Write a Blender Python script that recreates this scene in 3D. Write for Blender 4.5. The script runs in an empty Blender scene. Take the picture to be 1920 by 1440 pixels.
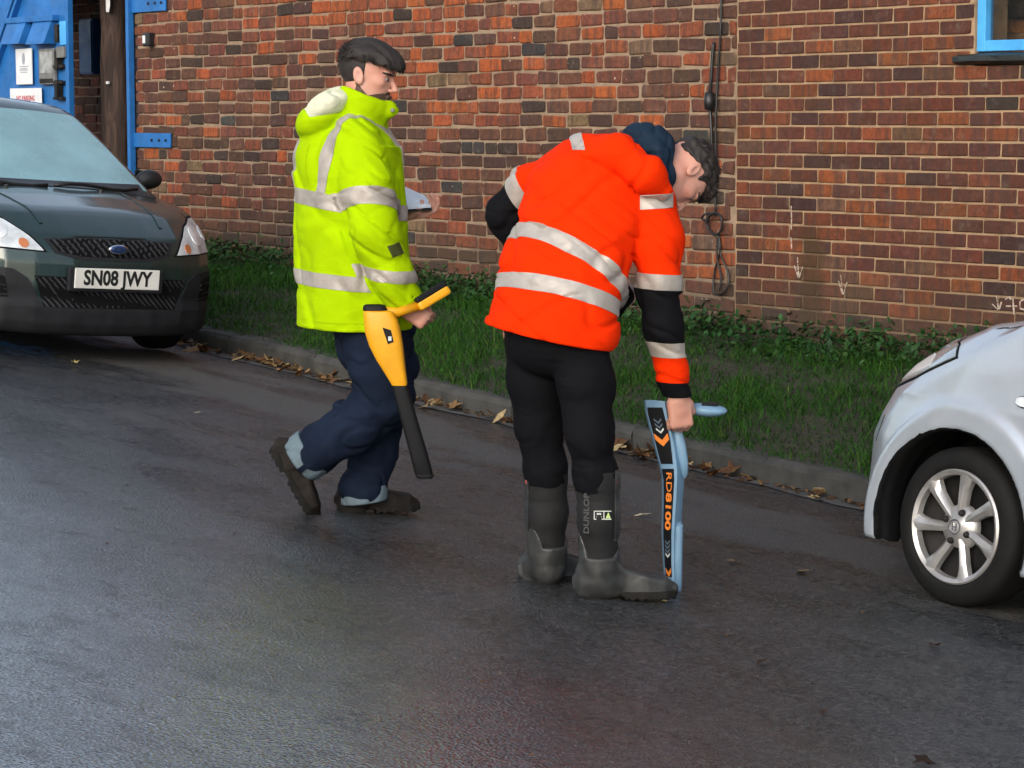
import bpy, bmesh, math, random
import numpy as np
from mathutils import Vector, Matrix

random.seed(7)
RNG = np.random.default_rng(11)
scene = bpy.context.scene
COL = scene.collection

# ------------------------------------------------------------------ camera, sky, sun, exposure
# World frame: X runs along the street (towards the right of the wall), Y points at the wall, Z is up.
FPX, HORIZON, CAM_Z = 4700.0, 220.0, 1.49
PITCH = math.atan((720 - HORIZON) / FPX)
YAW = math.radians(52.86)
SN, CS = math.sin(YAW), math.cos(YAW)
cam_data = bpy.data.cameras.new('camera')
cam_data.sensor_width = 36.0
cam_data.lens = FPX / 1920 * 36.0
cam_data.clip_start, cam_data.clip_end = 0.1, 2000
cam = bpy.data.objects.new('camera', cam_data)
COL.objects.link(cam)
cam.location = (0, 0, CAM_Z)
cam.rotation_euler = (math.pi / 2 - PITCH, 0, YAW)
scene.camera = cam

SUN_EL, SUN_AZ = math.radians(17), math.radians(155)   # azimuth: direction the light comes from, from +Y clockwise
world = bpy.data.worlds.new('World')
scene.world = world
world.use_nodes = True
wn, wl = world.node_tree.nodes, world.node_tree.links
wn.clear()
w_out = wn.new('ShaderNodeOutputWorld')
w_bg = wn.new('ShaderNodeBackground')
w_sky = wn.new('ShaderNodeTexSky')
w_sky.sky_type = 'NISHITA'
w_sky.sun_disc = False
w_sky.sun_elevation = SUN_EL
w_sky.sun_rotation = SUN_AZ
w_sky.air_density, w_sky.dust_density, w_sky.ozone_density = 1.0, 2.5, 1.5
w_hsv = wn.new('ShaderNodeHueSaturation')
w_hsv.inputs['Saturation'].default_value = 0.62
wl.new(w_sky.outputs[0], w_hsv.inputs['Color'])
wl.new(w_hsv.outputs[0], w_bg.inputs[0])
w_bg.inputs[1].default_value = 0.15
wl.new(w_bg.outputs[0], w_out.inputs[0])
sun_d = bpy.data.lights.new('sun', 'SUN')
sun_d.energy, sun_d.angle, sun_d.color = 0.6, math.radians(60), (1.0, 0.975, 0.94)
sun = bpy.data.objects.new('sun', sun_d)
COL.objects.link(sun)
_sd = Vector((math.sin(SUN_AZ) * math.cos(SUN_EL), math.cos(SUN_AZ) * math.cos(SUN_EL), math.sin(SUN_EL)))
sun.rotation_euler = _sd.to_track_quat('Z', 'Y').to_euler()
scene.view_settings.view_transform = 'Standard'
scene.view_settings.look = 'None'
scene.view_settings.exposure = 1.2
scene.view_settings.gamma = 1.0
scene.cycles.use_denoising = True
scene.cycles.max_bounces = 5
scene.cycles.diffuse_bounces = 3
scene.cycles.glossy_bounces = 3
scene.cycles.adaptive_threshold = 0.02
scene.cycles.transparent_max_bounces = 12
scene.cycles.sample_clamp_indirect = 4.0

# ------------------------------------------------------------------ helpers: placing
def cam_to_world(v):
    """x right of the camera, y away from it, z up -> street frame"""
    return np.array([v[0] * CS - v[1] * SN, v[0] * SN + v[1] * CS, v[2]])

def at(px, py, depth):
    """world point seen at a photo pixel, at that horizontal distance from the camera"""
    x, y = (px - 960) / FPX, -(py - 720) / FPX
    d = np.array([x, math.cos(PITCH) + y * math.sin(PITCH), -math.sin(PITCH) + y * math.cos(PITCH)])
    d = d * (depth / d[1])
    return cam_to_world(d) + np.array([0, 0, CAM_Z])

def at_y(px, py, Y):
    p = at(px, py, 10.0)
    t = Y / p[1]
    return np.array([p[0] * t, Y, CAM_Z + (p[2] - CAM_Z) * t])

def road_z(X, Y):
    X = np.asarray(X, float); Y = np.asarray(Y, float)
    ys = np.where(Y > 1.5, Y, 1.5 + (Y - 1.5) * 0.15)
    xs = np.clip(X, -45, 25)
    return 0.053 * (-xs - 7.76) - 0.08 * (ys - 5.24)

def kerb_y(X):
    return 7.66 + 0.012 * np.clip(np.asarray(X, float) + 13, 0, 9) ** 1.5

def at_road(px, py, dz=0.0):
    lo, hi = 3.0, 60.0
    for _ in range(50):
        m = (lo + hi) / 2
        p = at(px, py, m)
        if p[2] > float(road_z(p[0], p[1])) + dz: lo = m
        else: hi = m
    return at(px, py, lo)

# ------------------------------------------------------------------ helpers: objects
def link(o, parent=None):
    COL.objects.link(o)
    if parent is not None:
        o.parent = parent
    return o

def tag(o, label=None, cat=None, group=None, kind=None):
    if label: o['label'] = label
    if cat: o['category'] = cat
    if group: o['group'] = group
    if kind: o['kind'] = kind
    return o

def empty(name, loc=(0, 0, 0), rz=0.0, label=None, cat=None, group=None, kind=None):
    o = bpy.data.objects.new(name, None)
    o.empty_display_size = 0.1
    COL.objects.link(o)
    o.location = loc
    o.rotation_euler = (0, 0, rz)
    return tag(o, label, cat, group, kind)

def mesh_obj(name, verts, faces, mat, parent=None, smooth=False, mats=None, fmat=None):
    me = bpy.data.meshes.new(name)
    me.from_pydata([tuple(map(float, v)) for v in verts], [], [tuple(map(int, f)) for f in faces])
    for m in (mats or ([mat] if mat else [])):
        me.materials.append(m)
    if fmat is not None:
        me.polygons.foreach_set('material_index', np.asarray(fmat, dtype=np.int32))
    if smooth:
        me.polygons.foreach_set('use_smooth', np.ones(len(me.polygons), dtype=bool))
    me.update()
    return link(bpy.data.objects.new(name, me), parent)

def tri_obj(name, V, T, mat, parent=None, smooth=True, nper=3):
    """fast mesh from numpy arrays of verts and tris/quads"""
    V = np.asarray(V, np.float32); T = np.asarray(T, np.int32)
    me = bpy.data.meshes.new(name)
    n = T.shape[1]
    me.vertices.add(len(V)); me.vertices.foreach_set('co', V.ravel())
    me.loops.add(T.size); me.loops.foreach_set('vertex_index', T.ravel())
    me.polygons.add(len(T))
    me.polygons.foreach_set('loop_start', np.arange(0, T.size, n, dtype=np.int32))
    me.polygons.foreach_set('loop_total', np.full(len(T), n, dtype=np.int32))
    me.update(calc_edges=True)
    me.validate()
    if smooth:
        me.polygons.foreach_set('use_smooth', np.ones(len(me.polygons), dtype=bool))
    if mat: me.materials.append(mat)
    return link(bpy.data.objects.new(name, me), parent)

class MB:
    """collects simple solids into one mesh"""
    def __init__(s): s.v, s.f = [], []
    def add(s, verts, faces):
        n = len(s.v)
        s.v += [tuple(map(float, v)) for v in verts]
        s.f += [tuple(i + n for i in f) for f in faces]
        return s
    def box(s, c, size, bev=0.0, rot=None):
        hx, hy, hz = size[0] / 2, size[1] / 2, size[2] / 2
        if bev <= 0:
            vs = [(x, y, z) for x in (-hx, hx) for y in (-hy, hy) for z in (-hz, hz)]
            fs = [(0, 1, 3, 2), (4, 6, 7, 5), (0, 4, 5, 1), (2, 3, 7, 6), (0, 2, 6, 4), (1, 5, 7, 3)]
        else:
            bm = bmesh.new()
            bmesh.ops.create_cube(bm, size=1.0)
            bmesh.ops.scale(bm, vec=size, verts=bm.verts)
            bmesh.ops.bevel(bm, geom=list(bm.edges), offset=min(bev, 0.45 * min(size)), segments=2, profile=0.5, affect='EDGES')
            bm.verts.index_update()
            vs = [tuple(v.co) for v in bm.verts]; fs = [tuple(v.index for v in f.verts) for f in bm.faces]
            bm.free()
        if rot is not None:
            vs = [tuple(rot @ Vector(v)) for v in vs]
        return s.add([(v[0] + c[0], v[1] + c[1], v[2] + c[2]) for v in vs], fs)
    def tube(s, pts, r, n=8, caps=True):
        pts = [Vector(p) for p in pts]
        rs = r if hasattr(r, '__len__') else [r] * len(pts)
        rings = []; up = None
        for i, p in enumerate(pts):
            t = (pts[min(i + 1, len(pts) - 1)] - pts[max(i - 1, 0)]).normalized()
            if up is None:
                up = Vector((0, 0, 1)) if abs(t.z) < 0.9 else Vector((1, 0, 0))
            a = (up - t * up.dot(t)).normalized(); b = t.cross(a); up = a
            rings.append([p + (a * math.cos(2 * math.pi * k / n) + b * math.sin(2 * math.pi * k / n)) * rs[i] for k in range(n)])
        vs = [v for rg in rings for v in rg]
        fs = [(i * n + k, i * n + (k + 1) % n, (i + 1) * n + (k + 1) % n, (i + 1) * n + k) for i in range(len(pts) - 1) for k in range(n)]
        if caps:
            fs += [tuple(range(n - 1, -1, -1)), tuple((len(pts) - 1) * n + k for k in range(n))]
        return s.add(vs, fs)
    def prism(s, poly, axis, a0, a1):
        """polygon in the two axes other than `axis`, extruded from a0 to a1"""
        def P(u, v, w):
            return {0: (w, u, v), 1: (u, w, v), 2: (u, v, w)}[axis]
        n = len(poly)
        vs = [P(u, v, a0) for u, v in poly] + [P(u, v, a1) for u, v in poly]
        fs = [tuple(range(n)), tuple(range(2 * n - 1, n - 1, -1))] + [(i, i + n, (i + 1) % n + n, (i + 1) % n) for i in range(n)]
        return s.add(vs, fs)
    def lathe(s, prof, c, axis='y', n=32):
        """profile of (radius, height) spun round an axis through c"""
        vs, fs = [], []
        for k in range(n):
            a = 2 * math.pi * k / n
            for r, h in prof:
                u, w = r * math.cos(a), r * math.sin(a)
                vs.append({'y': (c[0] + u, c[1] + h, c[2] + w), 'z': (c[0] + u, c[1] + w, c[2] + h), 'x': (c[0] + h, c[1] + u, c[2] + w)}[axis])
        m = len(prof)
        for k in range(n):
            for i in range(m - 1):
                fs.append((k * m + i, k * m + i + 1, ((k + 1) % n) * m + i + 1, ((k + 1) % n) * m + i))
        return s.add(vs, fs)
    def build(s, name, mat, parent=None, smooth=False, fix=True):
        me = bpy.data.meshes.new(name)
        me.from_pydata(s.v, [], s.f)
        if fix:
            bm = bmesh.new(); bm.from_mesh(me)
            bmesh.ops.recalc_face_normals(bm, faces=bm.faces)
            bm.to_mesh(me); bm.free()
        if smooth:
            me.polygons.foreach_set('use_smooth', np.ones(len(me.polygons), dtype=bool))
        me.materials.append(mat)
        return link(bpy.data.objects.new(name, me), parent)

def auto_smooth(o, ang=35):
    """mark hard edges sharp so smooth shading keeps them crisp"""
    me = o.data
    bm = bmesh.new(); bm.from_mesh(me)
    a = math.radians(ang)
    for e in bm.edges:
        if len(e.link_faces) == 2 and e.calc_face_angle(0) > a: e.smooth = False
        else: e.smooth = True
    for fc in bm.faces: fc.smooth = True
    bm.to_mesh(me); bm.free()
    return o

def text_obj(body, size, mat, parent=None, name='lettering', bold=0.0, xs=1.0, align='CENTER', shear=0.0, space=1.0):
    cu = bpy.data.curves.new(name, 'FONT')
    cu.body, cu.size, cu.align_x, cu.align_y = body, size, align, 'CENTER'
    cu.offset, cu.shear, cu.space_character = bold, shear, space
    cu.extrude = 0.0008
    cu.resolution_u = 3
    o = bpy.data.objects.new(name, cu)
    COL.objects.link(o)
    dg = bpy.context.evaluated_depsgraph_get()
    me = bpy.data.meshes.new_from_object(o.evaluated_get(dg))
    bpy.data.objects.remove(o); bpy.data.curves.remove(cu)
    co = np.empty(len(me.vertices) * 3, np.float32); me.vertices.foreach_get('co', co)
    co = co.reshape(-1, 3); co[:, 0] *= xs; me.vertices.foreach_set('co', co.ravel())
    me.materials.clear(); me.materials.append(mat)
    me.name = name
    return link(bpy.data.objects.new(name, me), parent)

# ------------------------------------------------------------------ helpers: noise and signed-distance modelling
def _hash(ix, iy, iz, seed):
    h = (ix.astype(np.int64) * 374761393 + iy.astype(np.int64) * 668265263 + iz.astype(np.int64) * 2147483647 + seed * 974711) & 0xFFFFFFFF
    h = ((h ^ (h >> 13)) * 1274126177) & 0xFFFFFFFF
    return ((h ^ (h >> 16)) & 0xFFFFFF) / float(0xFFFFFF)

def vnoise(P, freq=1.0, seed=0):
    """smooth value noise, -1..1"""
    Q = np.asarray(P, np.float64) * freq
    I = np.floor(Q).astype(np.int64); Fr = Q - I
    Fr = Fr * Fr * (3 - 2 * Fr)
    r = 0
    for dx in (0, 1):
        wx = Fr[:, 0] if dx else 1 - Fr[:, 0]
        for dy in (0, 1):
            wy = Fr[:, 1] if dy else 1 - Fr[:, 1]
            for dz in (0, 1):
                wz = Fr[:, 2] if dz else 1 - Fr[:, 2]
                r = r + wx * wy * wz * _hash(I[:, 0] + dx, I[:, 1] + dy, I[:, 2] + dz, seed)
    return r * 2 - 1

def A3(*v): return np.array(v, float)
def dot(P, n): return P @ np.asarray(n, float)
def smin(a, b, k):
    if k <= 0: return np.minimum(a, b)
    h = np.clip(0.5 + 0.5 * (b - a) / k, 0, 1)
    return b * (1 - h) + a * h - k * h * (1 - h)
def smax(a, b, k): return -smin(-a, -b, k)

def cone(P, a, b, ra, rb, flat=None, fs=1.0):
    """round cone; flat/fs: squash along a direction (fs<1 makes it thinner there)"""
    a = np.asarray(a, float); b = np.asarray(b, float)
    ab = b - a
    t = np.clip(((P - a) @ ab) / max(ab @ ab, 1e-9), 0, 1)
    q = P - (a + t[:, None] * ab)
    if flat is not None:
        n = np.asarray(flat, float); n = n / np.linalg.norm(n)
        qn = q @ n
        q = q + np.outer(qn * (1.0 / fs - 1.0), n)
    return np.linalg.norm(q, axis=1) - (ra + (rb - ra) * t)

def chain(P, pts, rad, k=0.02, flat=None, fs=1.0):
    d = None
    for i in range(len(pts) - 1):
        c = cone(P, pts[i], pts[i + 1], rad[i], rad[i + 1], flat, fs)
        d = c if d is None else smin(d, c, k)
    return d

def ell(P, c, r, R=None):
    q = P - np.asarray(c, float)
    if R is not None: q = q @ np.asarray(R, float)      # columns of R are the ellipsoid axes
    r = np.asarray(r, float)
    k0 = np.linalg.norm(q / r, axis=1); k1 = np.linalg.norm(q / (r * r), axis=1) + 1e-9
    return k0 * (k0 - 1) / k1

def rbox(P, c, h, r=0.01, R=None):
    q = P - np.asarray(c, float)
    if R is not None: q = q @ np.asarray(R, float)
    q = np.abs(q) - (np.asarray(h, float) - r)
    return np.linalg.norm(np.maximum(q, 0), axis=1) + np.minimum(q.max(axis=1), 0) - r

def frame(zdir, xhint):
    z = np.asarray(zdir, float); z = z / np.linalg.norm(z)
    x = np.asarray(xhint, float); x = x - z * (x @ z); x = x / np.linalg.norm(x)
    return np.stack([x, np.cross(z, x), z], axis=1)

def etube(P, spine, w, d, lat, hem=None, k=0.0, power=2.0):
    """elliptical tube round a spine: half-widths w along `lat`, half-depths d across it"""
    spine = np.asarray(spine, float)
    best = None
    seg = np.diff(spine, axis=0)
    bd = np.full(len(P), 1e9); bt = np.zeros(len(P)); bc = np.zeros_like(P); btan = np.zeros_like(P)
    for i, s in enumerate(seg):
        L2 = s @ s
        t = ((P - spine[i]) @ s) / L2
        tc = np.clip(t, 0, 1)
        c = spine[i] + tc[:, None] * s
        dd = np.linalg.norm(P - c, axis=1)
        m = dd < bd
        bd[m] = dd[m]; bt[m] = i + tc[m]; bc[m] = c[m]
    idx = np.arange(len(spine))
    W = np.interp(bt, idx, w); D = np.interp(bt, idx, d)
    q = P - bc
    lat = np.asarray(lat, float)
    if lat.ndim == 2:
        Lv = np.stack([np.interp(bt, idx, lat[:, j]) for j in range(3)], axis=1)
        Lv /= np.linalg.norm(Lv, axis=1)[:, None]
    else:
        Lv = np.broadcast_to(lat / np.linalg.norm(lat), q.shape)
    l = np.einsum('ij,ij->i', q, Lv)
    m = np.linalg.norm(q - Lv * l[:, None], axis=1)
    e = (np.abs(l / W) ** power + np.abs(m / D) ** power) ** (1.0 / power)
    return (e - 1) * np.minimum(W, D)

def sdf_mesh(fn, lo, hi, h, proj=1, levels=3):
    """surface-nets polygonisation of fn (negative inside), refined step by step towards the surface"""
    lo = np.asarray(lo, float); hi = np.asarray(hi, float)
    c0 = 2 ** levels
    nc = np.maximum(2, np.ceil((hi - lo) / (h * c0)).astype(int))
    D = np.empty(nc * c0, np.float32)
    cells = np.stack(np.meshgrid(*[np.arange(k) for k in nc], indexing='ij'), axis=-1).reshape(-1, 3)
    off = np.stack(np.meshgrid([0, 1], [0, 1], [0, 1], indexing='ij'), axis=-1).reshape(-1, 3)
    cv = np.full(tuple(nc), 1.0, np.float32)
    for lv in range(levels, -1, -1):
        s = 2 ** lv
        vals = np.empty(len(cells), np.float32)
        for a in range(0, len(cells), 300000):
            vals[a:a + 300000] = fn(lo + (cells[a:a + 300000] + 0.5) * (h * s) - 0.5 * h)
        cv[cells[:, 0], cells[:, 1], cells[:, 2]] = vals
        if lv == 0: break
        near = cells[np.abs(vals) < h * s * 1.25 + 0.006]
        cells = (near[:, None, :] * 2 + off[None]).reshape(-1, 3)
        cv = np.repeat(np.repeat(np.repeat(cv, 2, 0), 2, 1), 2, 2)
    D = cv
    S = D < 0
    c = np.zeros(np.array(D.shape) - 1, np.int8)
    for dx in (0, 1):
        for dy in (0, 1):
            for dz in (0, 1):
                c += S[dx:dx + c.shape[0], dy:dy + c.shape[1], dz:dz + c.shape[2]]
    cells = np.argwhere((c > 0) & (c < 8))
    vid = np.full(c.shape, -1, np.int32)
    vid[cells[:, 0], cells[:, 1], cells[:, 2]] = np.arange(len(cells))
    acc = np.zeros((len(cells), 3)); cnt = np.zeros(len(cells))
    corners = [(x, y, z) for x in (0, 1) for y in (0, 1) for z in (0, 1)]
    for i in range(8):
        for j in range(i + 1, 8):
            a, bb = np.array(corners[i]), np.array(corners[j])
            if np.abs(a - bb).sum() != 1: continue
            va = D[cells[:, 0] + a[0], cells[:, 1] + a[1], cells[:, 2] + a[2]].astype(float)
            vb = D[cells[:, 0] + bb[0], cells[:, 1] + bb[1], cells[:, 2] + bb[2]].astype(float)
            m = (va < 0) != (vb < 0)
            t = np.where(m, va / np.where(m, va - vb, 1), 0)
            acc[m] += (a + t[:, None] * (bb - a))[m]; cnt[m] += 1
    V = lo + (cells + acc / np.maximum(cnt, 1)[:, None]) * h
    quads = []
    for axn in range(3):
        u, w = (axn + 1) % 3, (axn + 2) % 3
        sl0 = [slice(None)] * 3; sl1 = [slice(None)] * 3
        sl0[axn] = slice(0, -1); sl1[axn] = slice(1, None)
        sl0[u] = sl1[u] = slice(1, -1); sl0[w] = sl1[w] = slice(1, -1)
        s0, s1 = S[tuple(sl0)], S[tuple(sl1)]
        E = np.argwhere(s0 != s1)
        flip = s0[tuple(E.T)]
        E = E + np.array([0 if i == axn else 1 for i in range(3)])
        eu = np.eye(3, dtype=int)[u]; ew = np.eye(3, dtype=int)[w]
        q = [vid[tuple((E + o).T)] for o in (-eu - ew, -ew, 0 * eu, -eu)]
        Q = np.stack(q, axis=1)
        Q[~flip] = Q[~flip][:, ::-1]
        quads.append(Q)
    Q = np.concatenate(quads)
    Q = Q[(Q >= 0).all(axis=1)]
    for _ in range(proj):
        f0 = fn(V); e = h * 0.25
        g = np.stack([(fn(V + np.eye(3)[i] * e) - f0) / e for i in range(3)], axis=1)
        gl = np.linalg.norm(g, axis=1)
        stp = np.clip(f0 / np.maximum(gl, 0.3), -h * 0.6, h * 0.6)
        V = V - g / np.maximum(gl, 1e-6)[:, None] * stp[:, None]
    return V, Q

def normals_of(V, Q):
    N = np.zeros_like(V)
    fn_ = np.cross(V[Q[:, 2]] - V[Q[:, 0]], V[Q[:, -1]] - V[Q[:, 1]]) if Q.shape[1] == 4 else np.cross(V[Q[:, 1]] - V[Q[:, 0]], V[Q[:, 2]] - V[Q[:, 0]])
    for j in range(Q.shape[1]):
        np.add.at(N, Q[:, j], fn_)
    return N / np.maximum(np.linalg.norm(N, axis=1), 1e-12)[:, None]

def patch(name, V, Q, fields, mat, parent=None, offset=0.003, rim=True, smooth=True, fold=50, largest=False):
    """cut from a surface the piece where every field is >= 0 and lift it off as a thin layer of its own"""
    N = normals_of(V, Q)
    Fv = np.stack(fields, axis=1)
    ok = np.ones(len(Q), bool)
    for j in range(Fv.shape[1]):
        ok &= (Fv[Q, j] >= 0).any(axis=1)
    cache, PV, PN, polys = {}, [], [], []
    for q in Q[ok]:
        poly = [(str(int(i)), V[i], N[i], Fv[i]) for i in q]
        for j in range(Fv.shape[1]):
            out = []
            for a, b in zip(poly, poly[1:] + poly[:1]):
                fa, fb = a[3][j], b[3][j]
                if fa >= 0: out.append(a)
                if (fa >= 0) != (fb >= 0):
                    x, y = (a, b) if a[0] < b[0] else (b, a)
                    t = x[3][j] / (x[3][j] - y[3][j])
                    out.append(('%d(%s,%s)' % (j, x[0], y[0]), x[1] + (y[1] - x[1]) * t, x[2] + (y[2] - x[2]) * t, x[3] + (y[3] - x[3]) * t))
            poly = out
            if len(poly) < 3: break
        if len(poly) < 3: continue
        ids = []
        for p in poly:
            i = cache.get(p[0])
            if i is None:
                i = cache[p[0]] = len(PV); PV.append(p[1]); PN.append(p[2])
            if i not in ids: ids.append(i)
        if len(ids) >= 3: polys.append(tuple(ids))
    if not polys:
        print('EMPTY PATCH', name); return None
    if largest:
        par = list(range(len(PV)))
        def find(i):
            while par[i] != i: par[i] = par[par[i]]; i = par[i]
            return i
        for f in polys:
            for i in f[1:]: par[find(i)] = find(f[0])
        cnt = {}
        for f in polys: cnt[find(f[0])] = cnt.get(find(f[0]), 0) + 1
        best = max(cnt, key=cnt.get)
        polys = [f for f in polys if find(f[0]) == best]
        used = sorted({i for f in polys for i in f}); mp = {o: k for k, o in enumerate(used)}
        PV = [PV[i] for i in used]; PN = [PN[i] for i in used]; polys = [tuple(mp[i] for i in f) for f in polys]
    PV = np.array(PV); PN = np.array(PN)
    PN /= np.maximum(np.linalg.norm(PN, axis=1), 1e-9)[:, None]
    vs = list(PV + PN * offset); fs = list(polys)
    if rim:
        edges = set()
        for f in polys:
            for a, b in zip(f, f[1:] + f[:1]): edges.add((a, b))
        base = PV - PN * 0.002
        bid = {}
        for (a, b) in sorted(edges):
            if (b, a) not in edges:
                for i in (a, b):
                    if i not in bid:
                        bid[i] = len(vs); vs.append(base[i])
                fs.append((b, a, bid[a], bid[b]))
    o = mesh_obj(name, vs, fs, mat, parent, smooth=smooth)
    return auto_smooth(o, fold) if smooth else o

# ------------------------------------------------------------------ materials
def nodes_of(name):
    m = bpy.data.materials.new(name)
    m.use_nodes = True
    nt = m.node_tree
    return m, nt, nt.nodes, nt.links, nt.nodes['Principled BSDF']

def N_(nt, typ, **kw):
    n = nt.nodes.new(typ)
    for k, v in kw.items():
        if k in n.bl_rna.properties: setattr(n, k, v)
        else: n.inputs[k].default_value = v
    return n

def ramp(nt, src, stops):
    r = nt.nodes.new('ShaderNodeValToRGB')
    els = r.color_ramp.elements
    while len(els) < len(stops): els.new(0.5)
    for e, (p, c) in zip(els, stops):
        e.position = p
        e.color = (c[0], c[1], c[2], 1) if hasattr(c, '__len__') else (c, c, c, 1)
    nt.links.new(src, r.inputs[0])
    return r.outputs[0]

def mixc(nt, fac, a, b, blend='MIX'):
    m = nt.nodes.new('ShaderNodeMix')
    m.data_type = 'RGBA'; m.blend_type = blend
    for i, x in ((0, fac), (6, a), (7, b)):
        if isinstance(x, bpy.types.NodeSocket): nt.links.new(x, m.inputs[i])
        elif hasattr(x, '__len__'): m.inputs[i].default_value = (*x[:3], 1)
        else: m.inputs[i].default_value = x
    return m.outputs[2]

def math_(nt, op, a, b=None, clamp=False):
    m = nt.nodes.new('ShaderNodeMath'); m.operation = op; m.use_clamp = clamp
    for i, x in enumerate((a, b)):
        if x is None: continue
        if isinstance(x, bpy.types.NodeSocket): nt.links.new(x, m.inputs[i])
        else: m.inputs[i].default_value = x
    return m.outputs[0]

def coords(nt, kind='Object', scale=(1, 1, 1)):
    t = nt.nodes.new('ShaderNodeTexCoord')
    mp = nt.nodes.new('ShaderNodeMapping')
    mp.inputs['Scale'].default_value = scale
    nt.links.new(t.outputs[kind], mp.inputs[0])
    return mp.outputs[0]

def world_pos(nt, scale=(1, 1, 1), loc=(0, 0, 0), rz=0.0):
    g = nt.nodes.new('ShaderNodeNewGeometry')
    mp = nt.nodes.new('ShaderNodeMapping')
    mp.inputs['Scale'].default_value = scale
    mp.inputs['Location'].default_value = loc
    mp.inputs['Rotation'].default_value = (0, 0, rz)
    nt.links.new(g.outputs['Position'], mp.inputs[0])
    return mp.outputs[0]

def noise(nt, vec, scale, detail=3.0, rough=0.55, dist=0.0):
    n = nt.nodes.new('ShaderNodeTexNoise')
    n.inputs['Scale'].default_value = scale; n.inputs['Detail'].default_value = detail
    n.inputs['Roughness'].default_value = rough; n.inputs['Distortion'].default_value = dist
    nt.links.new(vec, n.inputs['Vector'])
    return n.outputs[0]

def bump(nt, bsdf, height, strength=0.3, dist=0.005, chain_from=None):
    b = nt.nodes.new('ShaderNodeBump')
    b.inputs['Strength'].default_value = strength; b.inputs['Distance'].default_value = dist
    nt.links.new(height, b.inputs['Height'])
    if chain_from is not None: nt.links.new(chain_from, b.inputs['Normal'])
    if bsdf is not None: nt.links.new(b.outputs[0], bsdf.inputs['Normal'])
    return b.outputs[0]

def simple(name, col, rough=0.5, metal=0.0, var=0.15, vscale=8.0, bscale=0.0, bstr=0.2, bdist=0.002, spec=0.5, coat=0.0, sheen=0.0, emit=None, rvar=0.0):
    """a plain surface with some unevenness of colour and relief"""
    m, nt, nd, lk, b = nodes_of(name)
    vec = coords(nt)
    n1 = noise(nt, vec, vscale, 4.0)
    dk = [c * (1 - var) for c in col]; lt = [min(1, c * (1 + var)) for c in col]
    lk.new(ramp(nt, n1, [(0.3, dk), (0.7, lt)]), b.inputs['Base Color'])
    b.inputs['Roughness'].default_value = rough
    if rvar > 0:
        lk.new(ramp(nt, noise(nt, vec, vscale * 1.7, 3.0), [(0.35, max(0, rough - rvar)), (0.65, min(1, rough + rvar))]), b.inputs['Roughness'])
    b.inputs['Metallic'].default_value = metal
    b.inputs['Specular IOR Level'].default_value = spec
    b.inputs['Coat Weight'].default_value = coat
    b.inputs['Coat Roughness'].default_value = 0.05
    b.inputs['Sheen Weight'].default_value = sheen
    if bscale > 0:
        bump(nt, b, noise(nt, vec, bscale, 3.0), bstr, bdist)
    return m

def brick_mat(name, source, specks=0.0, lime=0.2):
    """source: 'object' takes the brick's own colour, 'attr' the colour stored on a joined mass of bricks"""
    m, nt, nd, lk, b = nodes_of(name)
    if source == 'object':
        oi = nd.new('ShaderNodeObjectInfo'); col = oi.outputs['Color']
    else:
        at_ = nd.new('ShaderNodeAttribute'); at_.attribute_name = 'col'; col = at_.outputs['Color']
    p = world_pos(nt)
    n1 = noise(nt, p, 38, 4.0, 0.65)
    c1 = mixc(nt, 1.0, col, ramp(nt, n1, [(0.25, 0.42), (0.55, 0.76), (0.8, 0.98)]), 'MULTIPLY')
    # darker burnt cores and vertical fire marks
    n2 = noise(nt, world_pos(nt, (22, 22, 3)), 1.0, 2.0)
    c2 = mixc(nt, ramp(nt, n2, [(0.48, 0.0), (0.60, 0.55)]), c1, (0.05, 0.032, 0.028))
    n3 = noise(nt, world_pos(nt, (12, 12, 12), (3, 1, 7)), 1.0, 5.0, 0.7)
    c3 = mixc(nt, ramp(nt, n3, [(0.55, 0.0), (0.75, lime)]), c2, (0.36, 0.29, 0.23))
    if specks > 0:
        n4 = noise(nt, world_pos(nt, (1, 1, 1), (5, 9, 2)), 30, 2.0, 0.4)
        c3 = mixc(nt, ramp(nt, n4, [(0.74, 0.0), (0.78, specks)]), c3, (0.62, 0.55, 0.46))
    c3 = damp(nt, c3)
    lk.new(c3, b.inputs['Base Color'])
    b.inputs['Roughness'].default_value = 0.88
    b.inputs['Specular IOR Level'].default_value = 0.3
    bump(nt, b, noise(nt, p, 120, 4.0, 0.7), 0.6, 0.004)
    return m

def damp(nt, col):
    """a brown run-off stain on the wall, and dirt splashed up its foot"""
    g = nt.nodes.new('ShaderNodeNewGeometry')
    sep = nt.nodes.new('ShaderNodeSeparateXYZ'); nt.links.new(g.outputs['Position'], sep.inputs[0])
    x0, x1 = STAIN[0], STAIN[1]
    wob = math_(nt, 'MULTIPLY', math_(nt, 'SUBTRACT', noise(nt, world_pos(nt, (1, 1, 1)), 7, 3.0), 0.5), 0.16)
    xx = math_(nt, 'ADD', sep.outputs[0], wob)
    a = math_(nt, 'MULTIPLY', math_(nt, 'SUBTRACT', xx, x0), 18.0, True)
    c = math_(nt, 'MULTIPLY', math_(nt, 'SUBTRACT', x1, xx), 18.0, True)
    d = math_(nt, 'MULTIPLY', math_(nt, 'SUBTRACT', STAIN[2], math_(nt, 'ADD', sep.outputs[2], wob)), 6.0, True)
    msk = math_(nt, 'MULTIPLY', math_(nt, 'MULTIPLY', a, c), math_(nt, 'MULTIPLY', d, 0.72))
    r = mixc(nt, msk, col, (0.060, 0.034, 0.014))
    hgt = math_(nt, 'ADD', sep.outputs[2], math_(nt, 'MULTIPLY', sep.outputs[0], 0.03))
    low = math_(nt, 'MULTIPLY', math_(nt, 'SUBTRACT', 0.42, math_(nt, 'ADD', hgt, wob)), 2.2, True)
    return mixc(nt, math_(nt, 'MULTIPLY', low, 0.75), r, (0.055, 0.045, 0.032))

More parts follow.
